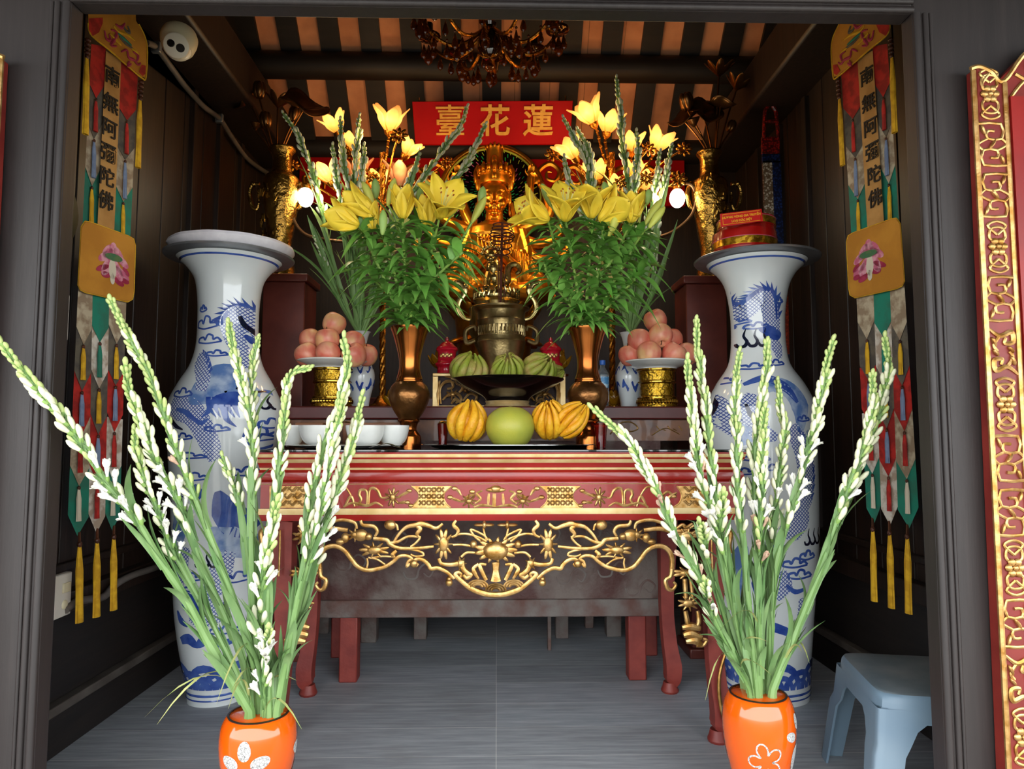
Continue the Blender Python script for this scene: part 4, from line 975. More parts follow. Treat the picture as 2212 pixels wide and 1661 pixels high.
RB = bead_mat('red_beads', '#b02018', '#4a0c0a'); WB = bead_mat('white_beads', '#d8cdb8', '#6a5238'); BB = bead_mat('blue_beads', '#24386e', '#0c1228'); OB = bead_mat('orange_beads', '#b03a14', '#7a2008')
strip_(1646, 1685, 295, 332, RB, 'red_band'); strip_(1647, 1686, 332, 352, BB, 'blue_band')
strip_(1648, 1668, 346, 560, WB, 'white_strand', dx=8); strip_(1668, 1687, 346, 560, BB, 'blue_strand', dx=8)
strip_(1684, 1702, 560, 765, OB, 'orange_strand', dx=4); strip_(1688, 1706, 765, 820, BB, 'blue_end')
mb = MB()
for a, b in (((1650, 300), (1652, 240)), ((1682, 300), (1676, 240)), ((1652, 240), (1664, 222)), ((1676, 240), (1664, 222)), ((1652, 262), (1678, 262))): mb.tube([P(*a, Yd), P(*b, Yd)], .012, 7)
mb.build('top_frame', RB, t)
# ------------------------------------------------------------------ offerings on the altar
COPPER = M('polished_copper', '#a8642e', '#8a4c22', rough=.2, metal=.95, scale=6)
BRONZE = M('brown_bronze', '#6b4626', '#8d6238', rough=.3, metal=.9, scale=16, bump=.3, bscale=40)
BRASS = M('embossed_brass', '#c9a13c', '#a8801f', rough=.22, metal=.95, scale=30, bump=.9, bscale=46, bd=.012)
BRASSP = M('polished_brass', '#c7a14a', '#a37d2e', rough=.18, metal=.95, scale=5)
POT = M('aged_brass', '#b5a070', '#86724a', rough=.32, metal=.9, scale=10, bump=.35, bscale=40, bd=.006)
SILVER = M('stainless_steel', '#b8babb', '#a5a8aa', rough=.16, metal=1)
CHINA = M('white_china', '#e3e4e0', '#d8dad6', rough=.15, coat=.4)
zp = lambda y, Y: P(1073, y, Y).z
def lathe_px(cx, Y, prof, k=4, n=40, rm=None, mi=0, mb=None, base=None):
    """profile [(y,r)] in photo pixels, top to bottom, turned about a vertical axis at depth Y"""
    x = P(cx, 850, Y).x; q = [(r * Y / F, zp(y, Y)) for y, r in prof][::-1]
    if base is not None: q[0] = (q[0][0], base)
    q = smooth2(q, k) if k else q
    return (mb or MB()).lathe(q, (x, Y, 0), n, mi, rm=rm)
# lily vases
def lily_vase(cx, label, Y=3.56):
    t = T('bronze_vase', label, 'vase', (P(cx, 850, Y).x, Y, ZG), 'bronze lily vases')
    mb = lathe_px(cx, Y, [(826, 27), (818, 28), (805, 24), (790, 22.5), (770, 24), (745, 30), (725, 36), (712, 41), (708, 41.5)][::-1])
    q = [(37 * Y / F, zp(712, Y)), (24 * Y / F, zp(760, Y)), (0, zp(770, Y))]
    mb.lathe([(41.3 * Y / F, zp(708, Y))] + q, (P(cx, 850, Y).x, Y, 0), 40); mb.build('neck', COPPER, t)
    lathe_px(cx, Y, [(826, 29), (836, 38), (852, 43.5), (868, 41), (888, 32), (904, 22), (908, 20)], rm=lambda a, z: 1 + .035 * abs(sin(4 * a)), n=64).build('fluted_bulb', BRONZE, t)
    lathe_px(cx, Y, [(905, 22), (910, 24), (914, 20), (928, 17), (938, 24), (944, 27), (946, 27)], base=ZG + .0005).build('foot', COPPER, t)
    x = P(cx, 850, Y).x; mb = MB()
    for y, r in ((824, 28), (829, 30)): mb.tube([(x + r * Y / F * cos(a), Y + r * Y / F * sin(a), zp(y, Y)) for a in [2 * pi * i / 36 for i in range(37)]], .004, 6)
    mb.build('collar_ring', COPPER, t); return x
lily_vase(884, 'bronze vase of yellow lilies beside the left stack of apples'); lily_vase(1270, 'bronze vase of yellow lilies beside the right stack of apples')
# brass drums, plates, apples
def drum(cx, label, Y=4.1):
    t = T('brass_stand', label, 'stand', (P(cx, 850, Y).x, Y, ZLE), 'brass stands under the apple plates')
    lathe_px(cx, Y, [(796, 42), (801, 43), (803, 40), (822, 38), (824, 40), (828, 40), (830, 37), (855, 37), (857, 40), (862, 41), (866, 41), (870, 43), (880, 44)], k=0, n=56, base=ZLE + .0005, rm=lambda a, z: 1).build('drum', BRASS, t)
    mb = MB(); x = P(cx, 850, Y).x
    for i in range(40):
        a = 2 * pi * i / 40; mb.ell((x + .114 * cos(a), Y + .114 * sin(a), zp(868, Y)), (.011, .011, .016), 7)
    for y, r in ((800, 42), (826, 40), (860, 41)): mb.tube([(x + r * Y / F * cos(a), Y + r * Y / F * sin(a), zp(y, Y)) for a in [2 * pi * i / 40 for i in range(41)]], .005, 6)
    mb.build('beaded_rim', BRASSP, t)
    mb = lathe_px(cx, Y, [(780, 74), (783, 75), (790, 60), (795, 44), (797, 43), (797.5, 40)], k=2, n=48, base=zp(796, Y) + .001)
    return tag(mb.build('plate', CHINA), 'white china plate under the ' + ('left' if cx < 1000 else 'right') + ' pile of apples', 'plate', 'apple plates'), x
drum(717, 'embossed brass drum holding up the left plate of apples'); drum(1419, 'embossed brass drum holding up the right plate of apples')
def apple_mat():
    k = NT('apple_skin'); v = k.co((1, 1, .35))
    nz = k.n('TexNoise', Scale=24, Detail=5); k.l(v, nz.inputs['Vector'])
    oi = k.n('ObjectInfo'); ad = k.n('VectorMath', operation='ADD'); k.l(k.co(), ad.inputs[0]); k.l(oi.outputs['Random'], ad.inputs[1])
    n2 = k.n('TexNoise', Scale=9, Detail=2); k.l(ad.outputs[0], n2.inputs['Vector'])
    c = k.mix(.5, k.ramp(nz.outputs[0], [(.35, '#d8705a'), (.65, '#eab48e')]), k.ramp(n2.outputs[0], [(.38, '#d85a50'), (.52, '#ea9a80'), (.66, '#ecca80')]))
    k.set(Base_Color=c, Roughness=.38, Specular_IOR_Level=.4); return k.m
APPLE = apple_mat()
RA_ = .07
def apple_proto():
    mb = MB(); pr = smooth2([(0, -.055), (.012, -.06), (.03, -.062), (.055, -.045), (.069, -.008), (.066, .028), (.046, .056), (.024, .06), (.008, .05), (0, .044)], 4)
    mb.lathe(pr, n=28, rm=lambda a, z: 1 + .015 * cos(5 * a))
    o = mb.build('apple', APPLE)
    MB().tube([(0, 0, .044), (.003, 0, .06), (.008, .002, .074)], .0025, 6).build('stem', M('apple_stem', '#4a3018', rough=.7), o)
    return o
ap0 = apple_proto()
ALAB = {('l', 0): 'apple at the very top of the left pile', ('l', 1): 'red apple directly below the top apple of the left pile', ('l', 2): 'pale apple peeking out at the upper left of the left pile', ('l', 3): 'yellowish apple on the upper right of the left pile',
        ('l', 4): 'red and yellow apple at the lower left end of the left pile', ('l', 5): 'pinkish apple front and centre in the bottom row, left pile', ('l', 6): 'red apple behind the white flower spike, left pile', ('l', 7): 'dark red apple at the lower right end of the left pile',
        ('r', 0): 'apple at the very top of the right pile', ('r', 1): 'apple showing its blossom end below the top of the right pile', ('r', 2): 'yellow apple at the upper left of the right pile', ('r', 3): 'red apple half hidden on the upper right of the right pile',
        ('r', 4): 'red apple at the lower left end of the right pile', ('r', 5): 'large pink apple front and centre in the right pile', ('r', 6): 'yellow and red apple lower right front of the right pile', ('r', 7): 'apple tucked behind the lower right end of the right pile'}
first = True
for sd, cx, L in (('l', 718, [(722, 699, 4.1), (707, 734, 4.02), (671, 735, 4.12), (763, 740, 4.08), (663, 766, 4.05), (709, 762, 3.99), (765, 767, 4.02), (790, 767, 4.14)]), ('r', 1420, [(1416, 692, 4.1), (1427, 724, 4.02), (1381, 736, 4.05), (1449, 734, 4.14), (1361, 767, 4.08), (1402, 763, 3.99), (1455, 764, 4.02), (1482, 766, 4.13)])):
    for i, (x, y, Y) in enumerate(L):
        o = ap0 if first else None
        if o is None:
            o = ap0.copy(); COL.objects.link(o)
            c = ap0.children[0].copy(); COL.objects.link(c); c.parent = o
        first = False
        o.location = P(x, y, Y); o.rotation_euler = (rnd.uniform(-.6, .6), rnd.uniform(-.6, .6), rnd.uniform(0, 6))
        if (sd, i) == ('r', 1): o.rotation_euler = (radians(35), radians(180), 0)
        o.scale = [rnd.uniform(.97, 1.04)] * 3
        tag(o, ALAB[(sd, i)], 'apple', 'apples on the %s plate' % ('left' if sd == 'l' else 'right'))
# gold stand behind the black dish
YS_ = 4.24
st = T('gilt_stand', 'gilt pierced box stand behind the black dish', 'stand', (P(1077, 850, YS_).x, YS_, ZLE))
xa_, xb_ = P(934, 850, YS_).x, P(1222, 850, YS_).x; z0, z1 = ZLE, zp(806, YS_)
MB().bb((xa_, YS_, z1 - .02), (xb_, YS_ + .34, z1)).build('top', GOLDP, st, bevel=.004)
mb = MB()
for x in (xa_, xb_ - .035): mb.bb((x, YS_, z0 + .001), (x + .035, YS_ + .03, z1 - .02))
mb.bb((xa_, YS_ + .002, z0 + .001), (xb_, YS_ + .03, z0 + .02)); mb.build('frame', GOLDP, st, bevel=.003)
mb = MB()
for s in (1, -1):
    X = lambda x: 1077 + s * (x - 1077)
    for pts in ([(952, 872), (950, 842), (960, 826), (975, 824), (978, 836), (966, 840)], [(956, 864), (972, 850), (990, 852), (996, 864), (984, 870)], [(985, 828), (1000, 836), (992, 848)], [(1000, 866), (1015, 850), (1030, 856), (1024, 870)], [(975, 872), (985, 862), (998, 874)], [(1010, 836), (1022, 846)], [(950, 822), (945, 850), (946, 876)], [(960, 812), (1000, 818), (1040, 816)]):
        strok([(X(a), b) for a, b in pts], [.006, .011, .007], YS_ + .005, mb)
    petal_relief(mb, X(978), 852, YS_ + .004, 14, 12, 7); petal_relief(mb, X(1006), 844, YS_ + .004, 9, 8, 6)
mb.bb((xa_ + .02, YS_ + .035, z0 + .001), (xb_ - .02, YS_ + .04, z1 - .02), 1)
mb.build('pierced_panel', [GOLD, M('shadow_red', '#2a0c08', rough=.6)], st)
# black footed dish
YD_ = 4.02
dish = T('footed_dish', 'black lacquer footed dish of green citrons raised above the pomelo', 'dish', (P(1096, 850, YD_).x, YD_, ZLE))
BLACK = M('black_lacquer', '#0b0908', '#15100d', rough=.16, coat=.5)
mb = lathe_px(1096, YD_, [(822, 112), (819, 120), (822, 121), (838, 95), (852, 62), (860, 50), (868, 46)], k=4, n=64, base=zp(868, YD_))
xd = P(1096, 850, YD_).x
mb.lathe([(112 * YD_ / F, zp(822, YD_)), (.1, zp(832, YD_)), (0, zp(832, YD_))], (xd, YD_, 0), 64); mb.build('bowl', BLACK, dish)
lathe_px(1096, YD_, [(864, 42), (867, 48), (872, 46), (880, 52)], k=0, base=ZLE + .0005).build('gilt_foot', GOLDP, dish)
# citrons with finger lobes
def citron(c, rx, rz, n, axis, mat, seed, name, label, grp, open_=.25, th=1.0):
    r = random.Random(seed); Mx = TR(c, axis); mb = MB()
    def lobe(a, spread, th, lift, tw):
        pts = []
        for i in range(9):
            u = i / 8
            rad = rx * spread * (sin(pi * (.12 + .8 * u)) ** .75)
            z = -rz * .95 + 2 * rz * (u ** .95) * lift
            aa = a + tw * u
            pts.append((rad * cos(aa), rad * sin(aa), z))
        t0 = rx * th
        mb.tube(cat(pts, 2), [t0 * .5, t0 * .9, t0, t0, t0 * .95, t0 * .85, t0 * .7, t0 * .5, t0 * .22], 8, M_=Mx)
    for i in range(n): lobe(2 * pi * i / n + r.uniform(-.1, .1), r.uniform(.74, .86), r.uniform(.2, .25) * 7.5 / n * 1.35 * th, r.uniform(.92, 1.05), r.uniform(.1, .5))
    for i in range(n // 2): lobe(2 * pi * i / (n // 2) + .3, r.uniform(.3, .45), .17, r.uniform(.95, 1.1), r.uniform(.2, .6))
    mb.ell((0, 0, -.05 * rz), (rx * .72, rx * .72, rz * .82), 16, M_=Mx)
    mb.lathe([(rx * .22, -rz * .98), (rx * .16, -rz * 1.06), (0, -rz * 1.05)], n=8, M_=Mx)
    return tag(mb.build(name, mat, sharp=60), label, 'citron', grp)
CITG = M('green_citron_rind', '#8d9a30', '#b59c5c', rough=.55, scale=13, bump=.5, bscale=60, lo=.42, hi=.66)
CITY = M('yellow_citron_rind', '#e0960f', '#e8b32a', rough=.45, scale=16, bump=.5, bscale=60)
g1 = 'green fingered citrons on the black dish'
citron(P(1012, 798, 4.0), .118, .088, 10, (.25, -.25, .9), CITG, 1, 'green_citron', 'green fingered citron at the left end of the black dish', g1)
citron(P(1096, 797, 3.95), .098, .085, 11, (0, -.75, .7), CITG, 2, 'green_citron', 'green fingered citron in the middle of the black dish', g1)
citron(P(1164, 798, 4.0), .105, .09, 10, (.55, -.6, .6), CITG, 3, 'green_citron', 'large green fingered citron right of the middle one on the black dish', g1)
citron(P(1198, 806, 4.08), .055, .05, 7, (.8, -.3, .3), CITG, 4, 'green_citron', 'small yellowish citron at the right rim of the black dish', g1)
YTR = 3.42
tray = MB(); xt = P(1098, 900, YTR).x
tray.lathe([(.33, 0), (.36, .002), (.4, .014), (.425, .017), (.425, .02), (.4, .018), (.355, .007), (0, .006)], n=64, M_=Matrix.Translation((xt, YTR, ZG + .0005)) @ Matrix.Diagonal((1, .72, 1, 1)))
tag(tray.build('steel_tray', SILVER), 'oval steel tray holding the pomelo and two yellow citrons', 'tray')
ztr = ZG + .008
pom = T('pomelo', 'large green yellow pomelo in the middle of the steel tray', 'pomelo', P(1102, 940, 3.38))
rp = 53 * 3.38 / F
POM = M('pomelo_rind', '#b4b040', '#a0a845', rough=.42, scale=7, bump=.25, bscale=120, bd=.004)
cz = ztr + rp * .8
MB().lathe(smooth2([(0, -rp * .78), (.05, -rp * .8), (rp * .75, -rp * .62), (rp * .99, -.1 * rp), (rp * .9, rp * .42), (rp * .55, rp * .74), (.03, rp * .81), (0, rp * .8)], 5), (P(1102, 905, 3.38).x, 3.38, cz), 40).build('fruit', POM, pom)
MB().lathe([(.012, 0), (.01, .006), (0, .006)], (P(1102, 905, 3.38).x, 3.38, cz + rp * .8), 10).build('stem_scar', M('scar', '#6b5a2a', rough=.8), pom)
citron(P(1008, 910, 3.4) * 1, .098, .092, 9, (.15, -.1, 1), CITY, 5, 'yellow_citron', 'yellow fingered citron left of the pomelo on the steel tray', 'yellow fingered citrons on the tray').location.z += .0
citron(P(1186, 907, 3.38), .085, .092, 10, (-.1, -.5, .8), CITY, 6, 'yellow_citron', 'yellow fingered citron right of the pomelo, seen from its stalk end', 'yellow fingered citrons on the tray')
citron(P(1234, 908, 3.36), .078, .09, 9, (.6, -.1, .7), CITY, 8, 'yellow_citron', 'yellow fingered citron at the right end of the steel tray', 'yellow fingered citrons on the tray')
# bowls on a plate
pl = MB(); Ypl = 3.4; xp_ = P(742, 900, Ypl).x
pl.lathe([(.17, 0), (.2, .003), (.28, .014), (.292, .016), (.28, .02), (.2, .009), (0, .008)], n=56, M_=Matrix.Translation((xp_, Ypl, ZG + .0005)) @ Matrix.Diagonal((1, .85, 1, 1)))
tag(pl.build('serving_plate', CHINA), 'wide white serving plate under the white bowls left of the bronze vase', 'plate')
def bowl_px(cx, r, Y, label, y0=921, y1=954):
    x = P(cx, 900, Y).x; R_ = r * Y / F; z0 = ZG + .0095; z1 = zp(y0, Y)
    h = z1 - z0
    mb = MB(); mb.lathe(smooth2([(R_ * .45, z0), (R_ * .48, z0 + .006), (R_ * .75, z0 + h * .25), (R_ * .93, z0 + h * .62), (R_, z1), (R_ * .97, z1 + .001), (R_ * .88, z0 + h * .62), (R_ * .5, z0 + h * .25), (0, z0 + h * .2)], 3), (x, Y, 0), 40)
    return tag(mb.build('bowl', CHINA), label, 'bowl', 'white bowls on the serving plate')
bowl_px(692, 45, 3.33, 'white bowl at the front left of the serving plate'); bowl_px(790, 42, 3.33, 'white bowl in front behind the tall flower spike on the serving plate')
bowl_px(850, 34, 3.42, 'small white bowl on the right, nearest the bronze vase'); bowl_px(632, 27, 3.42, 'small white bowl at the left end of the serving plate')
BRW = M('brown_wood_tray', '#6e3f20', '#8a5530', rough=.45, scale=9)
for x0, x1, lab in ((640, 700, 'brown wooden tray lying behind the left bowls'), (742, 868, 'long brown wooden tray lying behind the right bowls')):
    a, b = P(x0, 915, 3.68), P(x1, 915, 3.68)
    tag(MB().bb((a.x, 3.66, ZG + .001), (b.x, 3.8, zp(913, 3.66))).build('wooden_tray', BRW, bevel=.004), lab, 'tray', 'wooden trays behind the bowls')
sp_ = [P(800, 952, 3.2), P(825, 950, 3.2), P(838, 946, 3.2), P(850, 948, 3.2), P(868, 951, 3.2)]
sp_ = [V((p.x, p.y - .04, ZG + .006 + .02 * sin(pi * i / 4))) for i, p in enumerate(sp_)]
tag(MB().tube(cat(sp_, 4), [.004, .004, .005, .009, .004], 8, flat=.4).build('spoon', SILVER), 'thin metal spoon lying in front of the small right bowl', 'spoon')
# votive cups
RG = M('red_votive_glass', '#8a1410', '#6a0e0c', rough=.08, trans=.5, coat=.5)
def votive(cx, y0, y1, r, Y, lab, lid):
    t = T('votive_cup', lab, 'candle cup', (P(cx, 900, Y).x, Y, ZG), 'red glass votive cups')
    x = P(cx, 900, Y).x; z0, z1 = ZG + .0005, zp(y0, Y); R_ = r * Y / F
    MB().lathe([(R_ * .7, z0), (R_ * .75, z0 + .01), (R_ * .85, z0 + (z1 - z0) * .5), (R_, z1), (R_ * .92, z1), (R_ * .7, z0 + .02), (0, z0 + .02)], (x, Y, 0), 24).build('cup', RG, t)
    if lid: MB().ell((x, Y, z1 - .004), (R_ * .9, R_ * .9, R_ * .7), 14).build('lid', BRASSP, t)
    else:
        MB().lathe([(R_ * .86, z1 - .02), (R_ * .9, z1 - .012), (0, z1 - .012)], (x, Y, 0), 20).build('wax', M('amber_wax', '#e8a25a', rough=.4, emit=1.2, ecol='#ff9a40'), t)
votive(957, 915, 944, 12, 3.62, 'red glass cup with round gold lid left of the steel tray', True)
votive(1297, 914, 944, 15, 3.5, 'red glass votive cup glowing amber right of the steel tray', False)
# red lidded jars
def jar(cx, lab, Y=4.3):
    t = T('red_jar', lab, 'jar', (P(cx, 790, Y).x, Y, z1), 'red lidded jars')
    J = M('red_ceramic', '#c4142c', '#a80f24', rough=.2, coat=.4)
    lathe_px(cx, Y, [(757, 24), (762, 20), (780, 20), (785, 25), (789, 26), (795, 21), (806, 22)], k=2, base=z1 + .0005).build('body', J, t)
    lathe_px(cx, Y, [(728, 0), (731, 4), (737, 4), (741, 12), (747, 17), (752, 23), (757, 24)], k=2).build('lid', J, t)
    mb = MB(); x = P(cx, 790, Y).x
    for i in range(6): mb.ell((x + (i - 2.5) * .012, Y - 20.4 * Y / F * cos((i - 2.5) * .2), zp(771, Y) + .008 * (i % 2)), (.009, .004, .012), 7)
    mb.build('gold_emblem', GOLD, t)
jar(965, 'red lidded jar with gold emblem on the left of the censer'); jar(1190, 'red lidded jar with gold emblem on the right of the censer')
# censers
YC = 4.36
cn = T('incense_pot', 'aged brass incense pot with scroll ears in front of the golden statue', 'incense pot', (P(1083, 790, YC).x, YC, z1))
mb = lathe_px(1083, YC, [(668, 55), (665, 61), (669, 61), (674, 52), (690, 51), (694, 53), (698, 51), (735, 51), (740, 53), (745, 51), (762, 48), (775, 45), (790, 40), (806, 44)], k=0, n=56, base=z1 + .0005)
xk = P(1083, 790, YC).x; mb.lathe([(55 * YC / F, zp(668, YC)), (48 * YC / F, zp(685, YC)), (0, zp(682, YC))], (xk, YC, 0), 40); mb.build('body', POT, cn)
mb = MB()
for i in range(18):
    a = -pi / 2 + (i - 8.5) * .16; rr = 51.5 * YC / F
    c = V((xk + rr * cos(a), YC + rr * sin(a), zp(717, YC))); e = V((-sin(a), cos(a), 0)); z_ = V((0, 0, 1)); mb.tube([c - e * .016 - z_ * .03, c + e * .016 - z_ * .03, c + e * .016 + z_ * .03, c - e * .014 + z_ * .03, c - e * .014 - z_ * .012, c + e * .004 - z_ * .012, c + e * .004 + z_ * .012], .0035, 5)
mb.build('relief_band', POT, cn)
for s in (-1, 1):
    X = lambda x: 1083 + s * (x - 1083)
    mb = MB(); strok([(X(1140), 735), (X(1158), 740), (X(1160), 715), (X(1142), 705), (X(1138), 715)], [.012, .016, .014, .01, .008], YC, mb, n=8, flat=1); mb.build('side_handle', POT, cn)
lc = T('lion_censer', 'polished brass lion lidded censer behind the incense pot', 'censer', (P(1072, 700, 4.7).x, 4.7, ZLE))
YL = 4.7; x_ = P(1072, 700, YL).x
PALEB = M('pale_polished_brass', '#d6c488', '#b59c5a', rough=.2, metal=.9, scale=14)
lathe_px(1072, YL, [(648, 48), (652, 52), (656, 47), (663, 47), (665, 58), (668, 60), (690, 58), (720, 60), (760, 40), (780, 34), (850, 40)], k=0, n=48, base=ZLE + .0005).build('body', PALEB, lc)
mb = lathe_px(1072, YL, [(622, 8), (624, 30), (630, 44), (640, 50), (648, 49)], k=2, n=48)
for i in range(26):
    a = 2 * pi * i / 26; rr = 49 * YL / F
    c = V((x_ + rr * cos(a), YL + rr * sin(a), zp(637, YL))); mb.tube([c + V((0, 0, -.03)), c + V((.012 * -sin(a), .012 * cos(a), 0)), c + V((0, 0, .03))], .008, 6)
mb.build('pierced_lid', PALEB, lc)
mb = MB(); e = lambda x, y, dy, rx, ry, rz: mb.ell(P(x, y, YL + dy), (rx, ry, rz), 12)
e(1070, 604, 0, .075, .09, .07); e(1066, 580, -.03, .055, .055, .075); e(1061, 552, -.05, .05, .05, .052); e(1060, 560, -.1, .03, .03, .022); e(1060, 566, -.105, .024, .02, .01)
for s in (-1, 1):
    e(1061 + s * 9, 549, -.092, .011, .011, .011); e(1061 + s * 15, 537, -.04, .014, .012, .02)
    mb.tube([P(1066 + s * 11, 590, YL - .08), P(1064 + s * 13, 606, YL - .1), P(1064 + s * 13, 620, YL - .11)], [.022, .018, .022], 8); e(1064 + s * 13, 620, -.12, .026, .035, .014); e(1072 + s * 20, 612, .02, .03, .06, .04)
for i in range(9):
    a = pi * (.02 + i / 8 * .96); e(1061 + 19 * cos(a), 548 - 15 * sin(a), -.03 + .01 * (i % 2), .016, .02, .018)
e(1060, 528, -.03, .012, .02, .03)
mb.build('lion_figure', PALEB, lc)
mb = MB(); mb.tube(cat([P(a, b, YL) for a, b in ((1088, 612), (1098, 606), (1096, 588), (1102, 574), (1116, 572), (1122, 584), (1114, 592))], 5), [.016, .02, .024, .022, .018, .012], 8); mb.build('tail', PALEB, lc)
for s in (-1, 1):
    X = lambda x: 1074 + s * (x - 1074); mb = MB()
    mb.tube(cat([P(X(a), b, YL) for a, b in ((1130, 690), (1146, 686), (1158, 668), (1156, 650), (1146, 636), (1144, 624), (1152, 612), (1164, 610))], 5), [.014, .016, .02, .022, .022, .026, .022, .018], 8, flat=.7, up=(0, -1, 0))
    mb.ell(P(X(1142), 618, YL), (.022, .02, .018), 8); mb.ell(P(X(1166), 611, YL), (.022, .018, .02), 8)
    mb.build('ear_handle', PALEB, lc)
# coil of incense on its rod and plain sticks
INC = M('incense_brown', '#6e3a2c', '#5a2c22', rough=.8, scale=20)
YI = YC - .01; ic = T('incense_coil', 'brown conical incense coil on a rod standing in the brass pot', 'incense', P(1084, 670, YI))
mb = MB(); pts = []
for i in range(8 * 28 + 1):
    t = i / 28; rr = (18 + t * 2.4) if t < 4 else 28 - (t - 4) * 3.2
    pts.append(P(1084, 482 + t * 7.2 + (0 if t < 5 else (t - 5) * 6), YI) + V((rr * YI / F * cos(2 * pi * t), rr * YI / F * sin(2 * pi * t), 0)))
mb.tube(pts, .0042, 5); mb.build('coil', INC, ic)
MB().tube([P(1085, 480, YI), P(1083, 560, YI), P(1081, 680, YI)], .008, 7).build('rod', INC, ic)
for x, y, lab in ((1076, 560, 'thin incense stick leaning left in the brass pot'), (1092, 575, 'thin incense stick leaning right in the brass pot')):
    tag(MB().tube([P(x, y, YC), P(1080 + (x - 1080) * .5, 680, YC)], .003, 5).build('incense_stick', INC), lab, 'incense', 'incense sticks in the brass pot')
# amber lotus lamps, small blue vases, water bottle
AMB = M('amber_glass', '#d09a18', '#b87a10', rough=.08, trans=.55, ior=1.4)
def lotus(cx, y, r, Y, lab, zb):
    t = T('glass_lotus', lab, 'ornament', (P(cx, y, Y).x, Y, zb), 'amber glass lotus ornaments')
    c = P(cx, y, Y); R_ = r * Y / F; c.z = zb + R_ * .25
    MB().lathe([(R_ * .5, zb + .0005), (R_ * .55, zb + .012), (R_ * .2, zb + R_ * .1), (R_ * .2, zb + R_ * .3)], (c.x, Y, 0), 20).build('base', BRASSP, t)
    for ring, (n, tilt, L) in enumerate(((5, .25, 1.25), (7, .75, 1.1))):
        for i in range(n):
            a = 2 * pi * (i + ring * .5) / n; d = V((cos(a) * sin(tilt), sin(a) * sin(tilt), cos(tilt)))
            def f(u, v):
                w = (u - .5) * 2 * .34 * R_ * sin(pi * min(1, .12 + v * .88)) ** .8
                return V((w, -.18 * R_ * sin(pi * v) * 1 + abs(u - .5) * .25 * R_ * sin(pi * v), v * L * R_))
            mb = MB(); mb.grid(f, 6, 8, M_=TR(c, d, 1, V((-sin(a), cos(a), 0))))
            p = mb.build('petal', AMB, t); so = p.modifiers.new('thick', 'SOLIDIFY'); so.thickness = .006
lotus(956, 775, 44, 4.47, 'amber glass lotus behind the left red jar', z1)
lotus(1206, 775, 42, 4.47, 'amber glass lotus behind the right red jar', z1)
lotus(848, 780, 30, 4.48, 'amber glass lotus left of the bronze lily vase, by the apples', ZLE + .12 if False else ZLE)
lotus(1326, 780, 30, 4.48, 'amber glass lotus above the water bottle, by the right apples', ZLE)
def bluevase(cx, lab, Y=4.36):
    t = T('blue_white_vase', lab, 'vase', (P(cx, 850, Y).x, Y, ZLE), 'small blue and white vases behind the apples')
    mb = lathe_px(cx, Y, [(718, 22), (722, 19), (740, 14), (765, 13), (785, 24), (805, 31), (825, 31), (855, 24), (880, 19)], n=36, base=ZLE + .0005)
    x = P(cx, 850, Y).x
    for i in range(9):
        a = 2 * pi * i / 9
        for z_, h, rr in ((835, .05, 30.3), (800, .03, 30)):
            w = .035; vs = []
            for q in range(9):
                u = q / 8
                for e in (-1, 1):
                    aa = a + (u - .5) * .55; z = zp(z_, Y) + e * h * .5 * sin(pi * u) * (1 + .5 * sin(9 * u + i)) + .02 * sin(6 * u + i * 2)
                    pr = sorted([((zp(yy, Y)), r_ * Y / F) for yy, r_ in [(718, 22), (740, 14), (765, 13), (785, 24), (805, 31), (825, 31), (855, 24), (880, 19)]])
                    r_ = next((r0 + (r1 - r0) * (z - zz0) / (zz1 - zz0) for (zz0, r0), (zz1, r1) in zip(pr, pr[1:]) if zz0 <= z <= zz1), .05) + .004
                    vs.append((x + r_ * cos(aa), Y + r_ * sin(aa), z))
            mb.add(vs, [(2 * k_, 2 * k_ + 1, 2 * k_ + 3, 2 * k_ + 2) for k_ in range(8)], 1)
    mb.build('body', [PORC, BLUE], t); return x
XBL = bluevase(777, 'small blue and white vase behind the left apples holding tuberoses'); XBR = bluevase(1361, 'small blue and white vase behind the right apples holding tuberoses')
wb = T('water_bottle', 'clear water bottle with blue cap behind the right bronze vase', 'bottle', (P(1302, 850, 4.2).x, 4.2, ZLE))
PET = M('clear_plastic', '#cfe0e6', rough=.05, trans=.85, ior=1.35)
lathe_px(1302, 4.2, [(789, 5), (794, 6), (806, 13), (812, 13.5), (840, 13), (846, 13.5), (878, 13), (881, 11)], k=2, n=24, base=ZLE + .0005).build('body', PET, wb)
lathe_px(1302, 4.2, [(778, 6.5), (788, 6.5)], k=0, n=20).build('cap', M('blue_cap', '#2a62b8', rough=.4), wb)
mb = lathe_px(1302, 4.2, [(814, 13.8), (838, 13.6)], k=0, n=24); mb.build('label_wrap', M('blue_label', '#4a86b4', '#b8cfd8', rough=.4, scale=20, lo=.45, hi=.55), wb)
